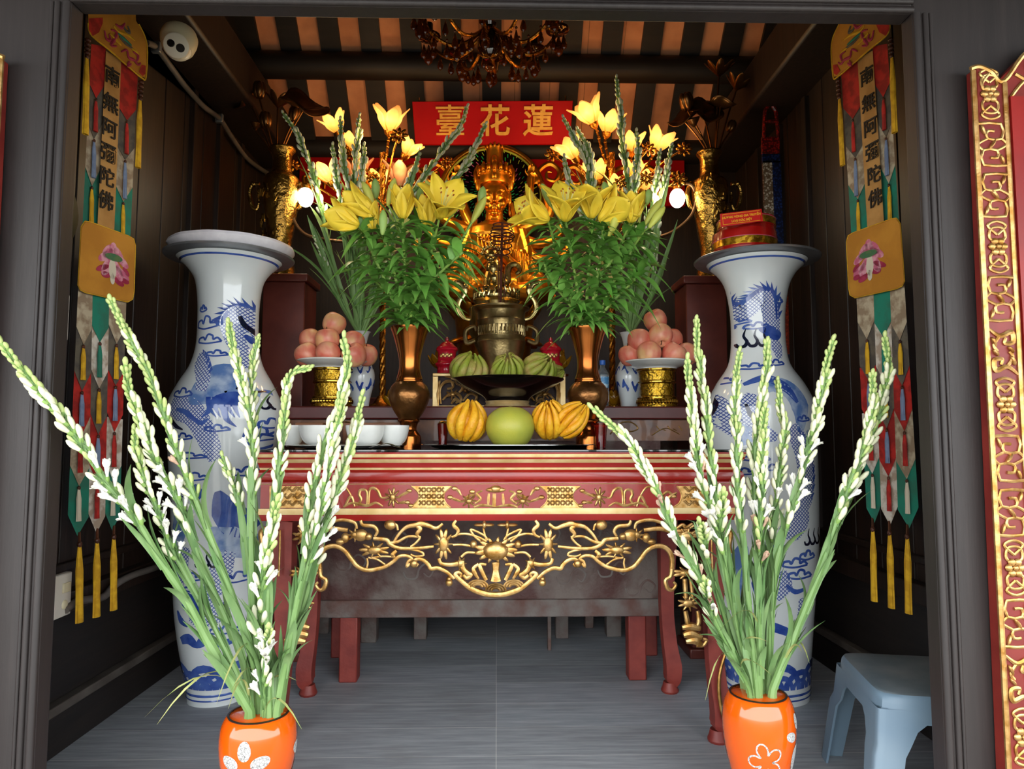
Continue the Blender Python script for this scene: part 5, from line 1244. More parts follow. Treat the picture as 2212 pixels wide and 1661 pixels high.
# ------------------------------------------------------------------ orange crackle vases
ORANGE = M('orange_glaze', '#e85f0c', '#dc5508', rough=.12, coat=.7, scale=3)
def crackle():
    k = NT('eggshell_crackle'); vo = k.n('TexVoronoi', Scale=110.0, feature='DISTANCE_TO_EDGE'); k.l(k.co(), vo.inputs['Vector'])
    k.set(Base_Color=k.ramp(vo.outputs['Distance'], [(.03, '#6f6c68'), (.08, '#c9c7c4')]), Roughness=.5); return k.m
EGG = crackle()
def orange_vase(cx, Y, prof, label, motif):
    x = P(cx, 1600, Y).x; q = smooth2([(r * Y / F, max(0, P(cx, y, Y).z)) for y, r in prof][::-1], 6); q[0] = (q[0][0], 0)
    t = T('orange_vase', label, 'vase', (x, Y, 0), 'orange flower vases')
    def R_(z):
        for (r0, z0), (r1, z1_) in zip(q, q[1:]):
            if z0 <= z <= z1_: return r0 + (r1 - r0) * (z - z0) / max(1e-6, z1_ - z0)
        return q[-1][0]
    mb = MB(); mb.lathe(q, (x, Y, 0), 64)
    def pt(a, z, off=.0012): r = R_(z) + off; return V((x + r * sin(a), Y - r * cos(a), z))
    def blob(a0, z0, w, h, rot, mi=1, off=.0015, solid=True):
        N_ = 16; vs = [pt(a0, z0, off)]
        for k_ in (1, 2, 3):
            for i in range(N_):
                b = 2 * pi * i / N_; u, v = w * cos(b) * k_ / 3, h * sin(b) * k_ / 3 * (1 if sin(b) > 0 else .8)
                u, v = u * cos(rot) - v * sin(rot), u * sin(rot) + v * cos(rot)
                vs.append(pt(a0 + u / R_(z0), z0 + v, off))
        fs = [(0, 1 + i, 1 + (i + 1) % N_) for i in range(N_)] + [(1 + k_ * N_ + i, 1 + (k_ + 1) * N_ + i, 1 + (k_ + 1) * N_ + (i + 1) % N_, 1 + k_ * N_ + (i + 1) % N_) for k_ in (0, 1) for i in range(N_)]
        mb.add(vs, fs, mi)
    def line(ps, w):
        c = cat([(a, z, 0) for a, z in ps], 5, False); n = len(c); vs = []
        for i in range(n):
            tt = (c[min(i + 1, n - 1)] - c[max(i - 1, 0)]); tt = V((tt.x * R_(c[i].y), tt.y, 0)).normalized(); nn = V((-tt.y / R_(c[i].y), tt.x, 0)) * w
            for e in (-1, 1): vs.append(pt(c[i].x + nn.x * e, c[i].y + nn.y * e, .002))
        mb.add(vs, [(2 * i, 2 * i + 1, 2 * i + 3, 2 * i + 2) for i in range(n - 1)], 1)
    motif(blob, line)
    mb.build('body', [ORANGE, EGG], t)
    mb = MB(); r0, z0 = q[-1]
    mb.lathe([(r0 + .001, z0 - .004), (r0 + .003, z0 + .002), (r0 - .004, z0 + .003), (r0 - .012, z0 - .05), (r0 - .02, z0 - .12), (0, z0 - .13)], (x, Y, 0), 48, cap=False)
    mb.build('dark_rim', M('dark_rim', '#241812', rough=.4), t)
    return x, z0, r0
def motif_l(blob, line):
    for s in (0, pi, 2.1, -2.1):
        a = -.03 + s
        for rot, du, dv in ((0, 0, .032), (1.25, -.046, -.006), (-1.25, .046, -.006)): blob(a + du / .12, .285 + dv, .022, .036, rot)
        blob(a + .03, .192, .052, .05, 0); blob(a - .25, .1, .05, .045, 0)
    for s in (.75, -.75): blob(s, .19, .03, .05, .3)
def motif_r(blob, line):
    for s in (0, 3.1):
        c = []
        for i in range(41):
            b = 2 * pi * i / 40; rr = .055 * (.38 + .62 * abs(sin(2.5 * b)) ** .8); c.append((-.18 + s + rr * sin(b + .3) / .115, .212 + rr * cos(b + .3) * 1.2))
        line(c, .0028)
        for rot, du, dv in ((.25, .0, .04), (1.2, -.038, -.002), (-.5, .034, .03)): blob(.98 + s + du / .12, .29 + dv, .017, .032, rot)
        blob(1.05 + s, .195, .04, .06, .2); blob(.75 + s, .12, .05, .045, 0); blob(.5 + s, .07, .05, .04, 0); blob(-.85 + s, .08, .04, .06, .4)
YVL, YVR = 2.5, 2.62
xvl, zvl, rvl = orange_vase(558, YVL, [(1539, 60), (1545, 66), (1565, 74), (1600, 76.5), (1640, 73), (1690, 63), (1740, 52), (1752, 50)], 'orange flower vase with pale crackled petals at the left front', motif_l)
xvr, zvr, rvr = orange_vase(1640, YVR, [(1497, 57), (1503, 63), (1525, 71), (1560, 74), (1610, 70), (1660, 60), (1700, 52), (1715, 50)], 'orange flower vase with a looped flower outline beside the plastic stool', motif_r)
# ------------------------------------------------------------------ tuberoses
GSTEM = M('tuberose_stem', '#66894a', '#7b9a5e', rough=.5, scale=14, stretch=(1, 1, .3), bump=.1)
GLEAF = M('tuberose_leaf', '#587d48', '#7e9a64', rough=.5, scale=20, stretch=(1, 1, .2), lo=.3, hi=.7)
DRY = M('dry_leaf', '#a8a468', '#8c9a58', rough=.6, scale=20)
BUDW = M('white_bud', '#e8e7c8', '#d9ddb2', rough=.5, scale=30, sss=.15); BUDG = M('green_bud', '#c3cf8a', '#a9bd6c', rough=.5, scale=30, sss=.1); BRACT = M('bract_green', '#7fa352', '#93b164', rough=.5, scale=30)
PETW = M('white_petal', '#f4f2ea', '#e9e7da', rough=.55, scale=20, sss=.15); WILT = M('wilted_petal', '#d9b9a0', '#b58a72', rough=.7, scale=30)
DSTEM = M('rear_tuberose_stem', '#6b9250', '#7fa264', rough=.5, scale=14); DBUD = M('pale_green_bud', '#dde2cc', '#bccaa4', rough=.5, scale=30)  # stem and bud greens of the rear stalks
def bud_proto(name, m, L=.064, r=.0098):
    mb = MB(); pr = [(0, 0), (r * .45, .002), (r * .6, L * .2), (r * .95, L * .5), (r, L * .7), (r * .75, L * .88), (r * .3, L * .98), (0, L)]
    mb.lathe(pr, n=8, rm=lambda a, z: 1 + .06 * cos(3 * a))
    vs = [V((v[0] + .12 * v[2] * v[2] / L, v[1], v[2])) for v in mb.v]; mb.v = [tuple(v) for v in vs]
    mb.lathe([(r * .6, -.004), (r * .85, .004), (r * .7, .014), (r * .3, .02)], n=6, mi=1)
    return mb.build(name, [m, BRACT], sharp=70)
def blossom_proto(name, m, flare=.9, L=.05):
    mb = MB(); mb.lathe([(.003, 0), (.004, L * .3), (.007, L * .62)], n=8, cap=False)
    for i in range(6):
        a = 2 * pi * i / 6 + (.26 if i % 2 else 0)
        def f(u, v):
            w = (u - .5) * .015 * sin(pi * min(1, .2 + .78 * v)); rad = .006 + (.018 if i % 2 else .015) * v ** 1.4 * flare
            z = L * .6 + .024 * v - .01 * v * v * flare - abs(u - .5) * .006 * -1
            return V((rad * cos(a) - w * sin(a), rad * sin(a) + w * cos(a), z))
        mb.grid(f, 4, 5)
    mb.lathe([(.004, -.004), (.006, .004), (.005, .012)], n=6, mi=1)
    return mb.build(name, [m, BRACT], sharp=70)
PB = dict(w=bud_proto('flower_bud', BUDW), g=bud_proto('flower_bud', BUDG, .05, .0088), d=bud_proto('flower_bud', DBUD, .05, .0088), t=bud_proto('tip_bud', BUDG, .034, .0078), dt=bud_proto('tip_bud', DBUD, .026, .0066),
          o=blossom_proto('open_blossom', PETW, .6, .055), h=blossom_proto('half_open_blossom', PETW, .25, .06), x=blossom_proto('wilted_blossom', WILT, .15, .05))
def blade(mb, p, d, side, L, w, curl, r, mi=0, twist=0):
    """strap leaf starting at p along d, arching towards side"""
    d = V(d).normalized(); side = (V(side) - d * V(side).dot(d)).normalized(); nb = d.cross(side)
    pts = []; n = 9
    for i in range(n):
        u = i / (n - 1); pts.append(p + d * (L * (u - .25 * curl * u * u)) + side * (L * curl * .6 * u * u) + V((0, 0, -1)) * (L * max(0, curl - .7) * .9 * u ** 3))
    vs = []
    for i in range(n):
        u = i / (n - 1); ww = w * (1 - .25 * u) * (1 if u < .6 else 1 - ((u - .6) / .4) ** 2 * .93)
        tg = (pts[min(i + 1, n - 1)] - pts[max(i - 1, 0)]).normalized(); s_ = tg.cross(side).normalized(); s_ = Quaternion(tg, twist * u) @ s_
        mid = pts[i] - side * ww * .22
        vs += [pts[i] - s_ * ww * .5, mid, pts[i] + s_ * ww * .5]
    mb.add(vs, [(3 * i + j, 3 * i + j + 1, 3 * i + j + 4, 3 * i + j + 3) for i in range(n - 1) for j in (0, 1)], mi)
def tuberose(path, Y0, Y1, spike, label, group, seed, r0=.0115, r1=.0045, dim=False, opens=(), bs=1.0, leaves=6, gap=.036, white=.75, ll=.26, dry=0, lw=.029):
    """path: photo pixels from vase mouth to tip; the stalk leans from depth Y0 to Y1"""
    r = random.Random(seed); n = len(path)
    pts = cat([P(x, y, Y0 + (Y1 - Y0) * (i / (n - 1)) ** 1.3) for i, (x, y) in enumerate(path)], 6)
    base = pts[0] + V((0, 0, -.1)) * (1 if not dim else .6) + (V((0, 0, 0)))
    pts = [base] + pts
    seg = [0]
    for a, b in zip(pts, pts[1:]): seg.append(seg[-1] + (b - a).length)
    LT = seg[-1]
    def at(u):
        d = u * LT
        for i in range(len(seg) - 1):
            if seg[i + 1] >= d:
                k = (d - seg[i]) / max(1e-6, seg[i + 1] - seg[i]); i0, i1 = max(0, i - 1), min(len(pts) - 1, i + 2)
                return pts[i].lerp(pts[i + 1], k), (pts[i1] - pts[i0]).normalized()
        return pts[-1], (pts[-1] - pts[-2]).normalized()
    t = T('tuberose', label, 'flower', base, group)
    N = 60; rr = []
    for i in range(N + 1):
        u = i / N; q = r0 + (r1 - r0) * u; node = .22 * max(0, sin(u * 34)) ** 6 if u < spike else .1 * sin(u * 90)
        rr.append(q * (1 + node) * (1 if dim else 1.18))
    MB().tube([at(i / N)[0] for i in range(N + 1)], rr, 8).build('stem', DSTEM if dim else GSTEM, t)
    mb = MB()
    for i in range(leaves):
        u = .06 + (spike - .05) * (i + r.random() * .8) / leaves; p, d = at(u)
        a = r.uniform(0, 2 * pi); fr = frame(d); s_ = (fr @ V((cos(a), sin(a), 0)))
        blade(mb, p + s_ * r0 * .6, d, s_, ll * r.uniform(.5, 1.15), lw * r.uniform(.7, 1.3), r.choice((.12, .2, .3, .45, .75)), r)
    for i in range(int(leaves * 1.2)):                    # short bracts hugging the spike
        u = spike + (.8 - spike) * r.random(); p, d = at(min(u, .95)); a = r.uniform(0, 2 * pi); s_ = frame(d) @ V((cos(a), sin(a), 0))
        blade(mb, p + s_ * r1, d, s_, .07 * bs * r.uniform(.7, 1.2), .018 * bs, r.uniform(.15, .35), r)
    for i in range(dry):
        p, d = at(r.uniform(.1, .3)); a = r.uniform(0, 2 * pi); s_ = V((cos(a), -abs(sin(a)) * .6, .1)).normalized()
        blade(mb, p, d, s_, r.uniform(.2, .34), .010, r.uniform(1.0, 1.5), r, 1, r.uniform(-1, 1))
    d = spike * LT; a = r.uniform(0, 6); i = 0
    while d < LT * .999:
        u = d / LT; f = (u - spike) / (1 - spike); p, tg = at(u)
        nb = 3 if f > .5 else 2
        for k in range(nb):
            ang = a + 2 * pi * k / nb + r.uniform(-.35, .35); th = radians(30 - 12 * f + r.uniform(-6, 8))
            fr = frame(tg); rad = fr @ V((cos(ang), sin(ang), 0))
            dirn = tg * cos(th) + rad * sin(th)
            if f > .82: pk = 'dt' if dim else 't'
            elif dim: pk = 'd'
            else:
                pk = 'w' if r.random() < white * (1.25 - .7 * f) else 'g'
                if f < opens[1] if opens else False:
                    q = r.random() * 1.5 + (.0 if r.random() < .5 else .2)
                    pk = 'o' if q < opens[0] else ('h' if q < opens[0] * 1.6 else ('x' if q < opens[0] * 1.6 + (opens[2] if len(opens) > 2 else .05) else pk))
            sc = .9 * bs * (1.05 - .28 * f + r.uniform(-.1, .1)) * (1.15 if pk in 'oh' else 1)
            if k < 2: blade(mb, p + rad * r1 * .6 - tg * .012, tg, rad, .052 * bs * (1.15 - .65 * f), .019 * bs * (1.1 - .5 * f), r.uniform(.2, .4), r)
            Mx = TR(p + rad * (r1 * .7 + .003) - t.location, dirn, sc, rad * -1)
            inst(PB[pk], t, Mx)
        a += 2.4; d += gap * bs * (1.12 - .66 * f); i += 1
    mb.build('foliage', [DSTEM if dim else GLEAF, DRY], t, sharp=80)
    inst(PB['dt' if dim else 't'], t, TR(pts[-1] - t.location, (pts[-1] - pts[-3]), bs))
    return t
GL, GR = 'tuberoses in the left orange vase', 'tuberoses in the right orange vase'
LS = [
 ([(540, 1535), (505, 1475), (450, 1385), (400, 1290), (340, 1200), (300, 1130), (235, 1050), (180, 965), (120, 885), (60, 815), (8, 748)], 2.14, .55, 'thick tuberose stalk leaning far left across the dark door jamb', (.8, .36), 1.15, 7, .0150, .8),
 ([(560, 1535), (548, 1420), (510, 1310), (470, 1200), (430, 1095), (392, 1005), (365, 930), (342, 860), (318, 800), (282, 735), (242, 655)], 2.35, .55, 'tall tuberose stalk whose tip crosses the lotus pad of the left banner', (.15, .2), 1.0, 6, .0135, .55),
 ([(552, 1535), (530, 1440), (490, 1340), (440, 1230), (408, 1140), (378, 1065), (340, 1000), (312, 930), (292, 875), (278, 838), (272, 795)], 2.3, .55, 'tuberose stalk with fat white buds just right of the left banner strips', (.55, .42), 1.15, 6, .0125, .95),
 ([(545, 1535), (500, 1430), (450, 1330), (400, 1240), (362, 1165), (338, 1095), (310, 1030), (298, 985), (290, 935)], 2.4, .6, 'shorter tuberose with blossoms behind the fat white budded one', (.6, .5), 1.0, 5, .0095, .9),
 ([(570, 1535), (552, 1400), (545, 1250), (543, 1110), (546, 1010), (543, 930), (532, 860), (516, 800), (504, 750), (494, 705)], 2.5, .58, 'upright tuberose stalk before the left dragon vase neck', (.12, .4, .3), 1.0, 6, .0120, .8),
 ([(578, 1535), (556, 1350), (550, 1150), (549, 1000), (545, 900), (543, 830), (548, 780), (556, 735)], 2.55, .78, 'slim greenish tuberose tip right behind the upright one at the dragon vase', (), .8, 3, .0085, .4),
 ([(582, 1535), (576, 1380), (582, 1210), (596, 1070), (606, 980), (614, 900), (619, 845), (630, 808), (660, 796)], 2.5, .6, 'tuberose stalk with a sideways bent tip left of the apple plate', (.1, .2), 1.0, 6, .0105, .7),
 ([(602, 1535), (625, 1400), (652, 1250), (665, 1130), (682, 1040), (702, 955), (728, 895), (742, 835), (750, 785), (744, 735)], 2.45, .5, 'tall tuberose stalk ending before the brass stand of the left apples', (.25, .5), 1.08, 6, .0125, 1.0),
 ([(606, 1535), (622, 1430), (660, 1290), (690, 1180), (712, 1105), (736, 1035), (757, 970), (772, 910), (780, 860)], 2.5, .5, 'rightmost tuberose stalk of the left vase, slanting across the bowls', (.2, .4), 1.08, 6, .0120, 1.0),
 ([(598, 1535), (640, 1310), (672, 1190), (694, 1090), (714, 980), (732, 910), (738, 868)], 2.42, .52, 'tuberose stalk crowded with white buds between the two right ones', (.3, .4), 1.1, 5, .0115, 1.1),
 ([(574, 1535), (568, 1440), (563, 1350), (565, 1290), (570, 1240), (578, 1190), (588, 1140), (597, 1088)], 2.36, .42, 'tuberose spike with large white buds low in front of the table corner', (.4, .45), 1.2, 4, .0110, 1.1),
 ([(560, 1535), (545, 1330), (530, 1160), (515, 1080), (500, 1035), (482, 990)], 2.55, .82, 'thin tuberose sprig with few buds low before the left dragon vase', (), .9, 5, .0085, .8),
 ([(572, 1535), (570, 1480), (574, 1430), (578, 1385), (580, 1360)], 2.34, .35, 'stubby tuberose with wilting blossoms just above the left vase mouth', (.5, .9, .3), 1.05, 3, .0085, 1.0),
]
for i, (pa, Y1, sp0, lab, op, bs, lv, r0, wh) in enumerate(LS):
    x0 = xvl + (i % 5 - 2) * .026; pa = list(pa)
    tuberose(pa, YVL + (i % 3 - 1) * .04, Y1, sp0, lab, GL, 20 + i, r0=r0, opens=op, bs=bs, leaves=lv + 5, white=wh, dry=(2, 1, 0, 1, 0, 0, 0, 0, 0, 0, 1, 1, 1)[i])
RS = [
 ([(1622, 1492), (1590, 1425), (1545, 1335), (1512, 1255), (1482, 1195), (1452, 1140), (1422, 1065), (1392, 1010), (1368, 970), (1340, 935), (1284, 886)], 2.45, .42, 'tuberose stalk leaning far left across the gilt frieze from the right vase', (.15, .5, .2), 1.1, 5, .0115, 1.0),
 ([(1626, 1492), (1592, 1300), (1562, 1150), (1546, 1060), (1532, 960), (1524, 870), (1514, 800), (1507, 745), (1504, 698)], 2.6, .5, 'tallest tuberose stalk reaching the right pile of apples', (.1, .3), 1.0, 6, .0115, .6),
 ([(1622, 1492), (1592, 1310), (1560, 1195), (1535, 1100), (1516, 1035), (1502, 960), (1496, 890), (1490, 840), (1485, 782)], 2.52, .48, 'tuberose stalk with long white buds left of the tallest right stalk', (.25, .5, .15), 1.1, 6, .0110, 1.1),
 ([(1636, 1492), (1622, 1350), (1602, 1150), (1592, 1020), (1592, 950), (1588, 890), (1590, 830), (1596, 765)], 2.62, .5, 'straight slim tuberose stalk before the left side of the right dragon vase', (.1, .3), 1.0, 6, .0110, .7),
 ([(1644, 1492), (1640, 1300), (1632, 1120), (1630, 1000), (1636, 920), (1648, 850), (1656, 800), (1657, 746)], 2.6, .5, 'tuberose stalk with plump buds in front of the right dragon vase neck', (.2, .4, .2), 1.1, 6, .0115, 1.0),
 ([(1650, 1492), (1656, 1330), (1666, 1180), (1680, 1060), (1690, 985), (1695, 925), (1686, 880), (1680, 830)], 2.65, .52, 'tuberose stalk leaning slightly right before the dragon vase shoulder', (.1, .3), 1.0, 5, .0105, .7),
 ([(1640, 1492), (1640, 1250), (1645, 1080), (1648, 980), (1650, 930), (1652, 886)], 2.5, .5, 'shorter tuberose stalk in the middle of the right vase', (.3, .5, .15), 1.05, 6, .0110, .8),
 ([(1660, 1492), (1672, 1250), (1692, 1160), (1715, 1080), (1732, 1020), (1747, 965), (1762, 915), (1776, 850), (1786, 795), (1797, 742)], 2.55, .5, 'tuberose stalk slanting right past the dark wall with white buds', (.4, .45), 1.15, 6, .0120, 1.1),
 ([(1662, 1492), (1712, 1378), (1760, 1265), (1792, 1180), (1816, 1105), (1842, 1045), (1872, 970), (1897, 900), (1912, 840), (1920, 790), (1913, 734)], 2.5, .55, 'rightmost tuberose stalk crossing the right banner strips', (.2, .35), 1.05, 6, .0140, .7),
 ([(1668, 1492), (1732, 1330), (1772, 1230), (1802, 1140), (1822, 1080), (1852, 1000), (1876, 930), (1886, 870), (1885, 816)], 2.48, .58, 'tuberose stalk just left of the rightmost one, with greenish buds', (.2, .35), 1.05, 6, .0140, .7),
 ([(1632, 1492), (1602, 1400), (1572, 1255), (1556, 1150), (1558, 1110), (1562, 1070)], 2.42, .72, 'short tuberose with a cluster of white buds by the table edge', (.3, .6), 1.15, 5, .0095, 1.2),
 ([(1612, 1492), (1555, 1300), (1527, 1205), (1522, 1165), (1512, 1130)], 2.4, .75, 'short tuberose sprig of green buds at the gilt table bracket', (.3, .5), 1.1, 4, .0080, .7),
 ([(1625, 1492), (1582, 1420), (1542, 1335), (1530, 1290), (1522, 1256)], 2.42, .7, 'lowest tuberose sprig with small buds at the left of the right vase', (.2, .5), .95, 4, .0075, .9),
]
for i, (pa, Y1, sp0, lab, op, bs, lv, r0, wh) in enumerate(RS):
    tuberose(pa, YVR + (i % 3 - 1) * .04, Y1, sp0, lab, GR, 60 + i, r0=r0, opens=op, bs=bs, leaves=lv + 6, white=wh, dry=(1, 0, 0, 0, 0, 0, 1, 0, 1, 1, 0, 1, 1)[i])
BLS = [([(775, 716), (760, 690), (730, 600), (705, 500), (692, 430), (678, 380), (660, 330), (640, 285), (614, 248)], 'dim tuberose leaning left towards the brass vase above the left apples'),
 ([(776, 716), (770, 620), (765, 520), (760, 440), (752, 410), (743, 355), (738, 310), (735, 262)], 'dim upright tuberose before the lit lamp flowers on the left'),
 ([(777, 716), (772, 600), (768, 470), (766, 400), (769, 345), (773, 300), (776, 254)], 'dim tuberose with tall slim tip between two left lamp flowers'),
 ([(775, 716), (757, 600), (742, 480), (731, 410), (724, 360), (719, 318)], 'dim short tuberose nearest the left white bulb'),
 ([(778, 716), (780, 560), (781, 420), (785, 365), (786, 318)], 'dim short tuberose in front of the left lamp post'),
 ([(782, 716), (800, 660), (840, 540), (870, 455), (895, 412), (922, 372), (945, 342), (968, 308), (995, 272), (1008, 234)], 'dim tuberose slanting right across the red sign characters'),
 ([(785, 716), (850, 580), (930, 455), (975, 395), (995, 372), (1015, 340), (1032, 308), (1047, 272)], 'dim tuberose tip crossing the statue halo and the red sign'),
 ([(782, 716), (820, 560), (860, 440), (880, 402), (892, 372), (904, 340)], 'dim tuberose under the slanting one, left of the halo'),
 ([(772, 716), (740, 660), (712, 590), (697, 548), (678, 510)], 'thin drooping tuberose sprig low on the left above the apples')]
for i, (pa, lab) in enumerate(BLS):
    tuberose(pa, 4.36, 4.3 + .02 * (i % 3), .55 if i < 8 else .7, lab, 'tuberoses in the left blue and white vase', 100 + i, r0=.012, r1=.007, dim=True, bs=1.42 if i < 8 else .8, leaves=7, gap=.04, ll=.5, lw=.03)
BRS = [([(1361, 716), (1362, 600), (1362, 500), (1360, 420), (1352, 360), (1345, 310), (1342, 265), (1338, 225), (1332, 172)], 'dim tuberose rising highest on the right, above the lamp flowers'),
 ([(1358, 716), (1330, 620), (1290, 490), (1274, 405), (1268, 355), (1254, 320), (1236, 290), (1219, 258)], 'dim tuberose leaning left beside the right end of the red sign'),
 ([(1360, 716), (1335, 600), (1300, 500), (1284, 410), (1277, 350), (1266, 312), (1250, 283)], 'dim thick tuberose just right of the one leaning at the sign'),
 ([(1362, 716), (1365, 560), (1368, 430), (1375, 380), (1378, 330), (1375, 288)], 'dim tuberose before the right lamp flowers, mid height'),
 ([(1364, 716), (1385, 600), (1405, 470), (1415, 410), (1420, 372), (1425, 332)], 'dim tuberose left of the right white bulb'),
 ([(1364, 716), (1380, 650), (1412, 520), (1430, 420), (1441, 368), (1450, 318)], 'dim tuberose nearest the right white bulb'),
 ([(1358, 716), (1340, 640), (1282, 500), (1238, 412), (1226, 380), (1219, 343)], 'dim short tuberose between the statue halo and right lilies'),
 ([(1366, 716), (1385, 685), (1406, 640), (1414, 580), (1418, 540)], 'dim sprig of pale buds low on the right above the apples')]
for i, (pa, lab) in enumerate(BRS):
    tuberose(pa, 4.36, 4.28 + .02 * (i % 3), .52 if i < 7 else .72, lab, 'tuberoses in the right blue and white vase', 140 + i, r0=.012, r1=.007, dim=True, bs=1.42 if i < 7 else .8, leaves=7, gap=.04, ll=.5, lw=.03)
# ------------------------------------------------------------------ lilies
LSTEM = M('lily_stem', '#8fae4c', '#7da048', rough=.5, scale=12); LLEAF = M('lily_leaf', '#5d9a38', '#86b858', rough=.42, scale=9, sss=.05, lo=.3, hi=.7)
LPET = M('lily_petal', '#f4d440', '#e8c634', rough=.5, scale=10, sss=.2); LPETG = M('lily_petal_back', '#e6e08a', '#dde09a', rough=.5, scale=16, sss=.15)
LBUD = M('lily_bud', '#bcc65a', '#d2cf5e', rough=.5, scale=14, stretch=(1, 1, .3), sss=.1); LBUDG = M('green_lily_bud', '#8db05a', '#a3bd66', rough=.5, scale=14)
ANTH = M('lily_anther', '#a8541a', '#c47a24', rough=.8)
def lily_bloom(p, d, size, par, open_=1.0, seed=0):
    r = random.Random(seed); L = size
    mb = MB()
    for i in range(6):
        a = 2 * pi * i / 6 + r.uniform(-.08, .08); wd = .34 if i % 2 else .25
        def f(u, v):
            w = (u - .5) * 2 * wd * L * max(.04, sin(pi * min(1, .1 + .9 * v))) ** .8
            rad = L * (.06 + .22 * v + open_ * .62 * max(0, v - .22) ** 1.35)
            z = L * (v * .98 - open_ * .62 * max(0, v - .45) ** 1.8) + L * .05 * (1 - (2 * u - 1) ** 2) * -1
            return V((rad * cos(a) - w * sin(a), rad * sin(a) + w * cos(a), z))
        mb.grid(f, 4, 8)
    mb.lathe([(.05 * L, -.02 * L), (.09 * L, .05 * L), (.13 * L, .15 * L)], n=10, mi=1, cap=False)
    o = mb.build('blossom', [LPET, LPETG], par, local=True, sharp=80); so = o.modifiers.new('thick', 'SOLIDIFY'); so.thickness = .0025
    o.matrix_local = TR(p - par.location, d, 1, roll=r.uniform(0, 6))
    if open_ > .4:
        mb = MB()
        for i in range(6):
            a = 2 * pi * i / 6 + .5; e = V((.17 * L * cos(a), .17 * L * sin(a), .72 * L)); mb.tube([(0, 0, .1 * L), V((.08 * L * cos(a), .08 * L * sin(a), .45 * L)), e], .0018, 5); mb.ell(e, (.009, .004, .004), 6, 1, None)
        mb.tube([(0, 0, .1 * L), (0, 0, .82 * L)], .002, 5)
        s_ = mb.build('stamens', [LPETG, ANTH], o, local=True)
    return o
def lily_bud(p, tip, r, par, green=False):
    d = tip - p; L = d.length
    mb = MB(); mb.lathe([(0, -.06 * L), (r * .35, -.04 * L), (r * .55, .08 * L), (r * .9, .35 * L), (r, .55 * L), (r * .8, .78 * L), (r * .35, .95 * L), (0, L)], n=12, rm=lambda a, z: 1 + .1 * cos(3 * a))
    o = mb.build('lily_bud', LBUDG if green else LBUD, par, local=True, sharp=80); o.matrix_local = TR(p - par.location, d)
def lily(path, Y0, Y1, label, group, seed, blooms=(), buds=(), nl=46):
    r = random.Random(seed); n = len(path)
    pts = cat([P(x, y, Y0 + (Y1 - Y0) * i / (n - 1)) for i, (x, y) in enumerate(path)], 6)
    pts = [pts[0] + V((0, 0, -.07))] + pts
    t = T('lily', label, 'flower', pts[0], group)
    mb = MB(); mb.tube(pts, [.0085, .008, .007, .0065], 8)
    ends = []
    for x, y, Y, d, s, op in blooms: ends.append(P(x, y, Y))
    for x, y, x2, y2, Y, g in buds: ends.append(P(x, y, Y))
    for e in ends: 
        b = pts[-5]; mb.tube([b, b.lerp(e, .5) + (pts[-1] - pts[-5]) * .3, e], [.0065, .0055, .006], 7)
    mb.build('stem', LSTEM, t)
    mb = MB()
    for i in range(nl):
        u = .05 + .93 * i / nl; k = u * (len(pts) - 1); j = min(int(k), len(pts) - 2); p = pts[j].lerp(pts[j + 1], k - j); dd = (pts[j + 1] - pts[j]).normalized()
        a = i * 2.4 + r.uniform(-.4, .4); s_ = frame(dd) @ V((cos(a), sin(a), 0))
        L = r.uniform(.15, .23) * (1 - .25 * max(0, u - .7) / .3); w = L * r.uniform(.2, .28)
        ou = s_ * .85 + dd * r.uniform(.3, .75); ou.normalize(); side = V((0, 0, 1)).cross(ou).normalized(); dr = r.uniform(.25, .75)
        q = []; m = 8
        for h in range(m):
            v = h / (m - 1); q.append(p + ou * L * v + V((0, 0, -1)) * L * dr * v * v)
        vs = []
        for h in range(m):
            v = h / (m - 1); ww = w * max(.03, sin(pi * (.06 + .94 * v) ** .75)); tg = (q[min(h + 1, m - 1)] - q[max(h - 1, 0)]).normalized(); nn = tg.cross(side).normalized()
            vs += [q[h] - side * ww * .5 + nn * ww * .12, q[h], q[h] + side * ww * .5 + nn * ww * .12]
        mb.add(vs, [(3 * h + g, 3 * h + g + 1, 3 * h + g + 4, 3 * h + g + 3) for h in range(m - 1) for g in (0, 1)])
    mb.build('foliage', LLEAF, t, sharp=80)
    for i, (x, y, Y, d, s, op) in enumerate(blooms): lily_bloom(P(x, y, Y), V(d), s * 1.2 * Y / F, t, op, seed * 7 + i)
    for x, y, x2, y2, Y, g in buds: lily_bud(P(x, y, Y), P(x2, y2, Y - .01), 9.5 * Y / F, t, g)
YB_ = 3.56; g_ = 'yellow lilies in the left bronze vase'
lily([(872, 708), (862, 640), (850, 580), (835, 530), (814, 488)], YB_, 3.45, 'lily stem on the left with a blossom pointing up left', g_, 1, [(806, 466, 3.42, (-.8, -.25, .5), 72, .35)], [(806, 442, 783, 392, 3.46, 0), (826, 505, 828, 452, 3.3, 1)])
lily([(880, 708), (876, 620), (872, 540), (868, 475)], YB_, 3.4, 'lily stem with a half closed upright bloom near the left bouquet centre', g_, 2, [(870, 470, 3.38, (-.05, -.2, 1), 62, .2)], [(838, 442, 853, 384, 3.42, 0), (812, 428, 810, 385, 3.6, 1)])
lily([(888, 708), (896, 620), (906, 540), (902, 465)], YB_, 3.5, 'lily stem carrying only slim buds in the left bouquet', g_, 3, [], [(902, 450, 909, 404, 3.48, 1), (938, 447, 920, 388, 3.44, 0)])
lily([(894, 708), (914, 620), (932, 545), (945, 488)], YB_, 3.38, 'lily stem with a wide open bloom facing the visitor, left bouquet', g_, 4, [(950, 468, 3.32, (.3, -.75, .6), 76, 1.0), (926, 486, 3.42, (-.15, -.2, 1), 58, .25)], [(1000, 440, 1004, 404, 3.5, 1)])
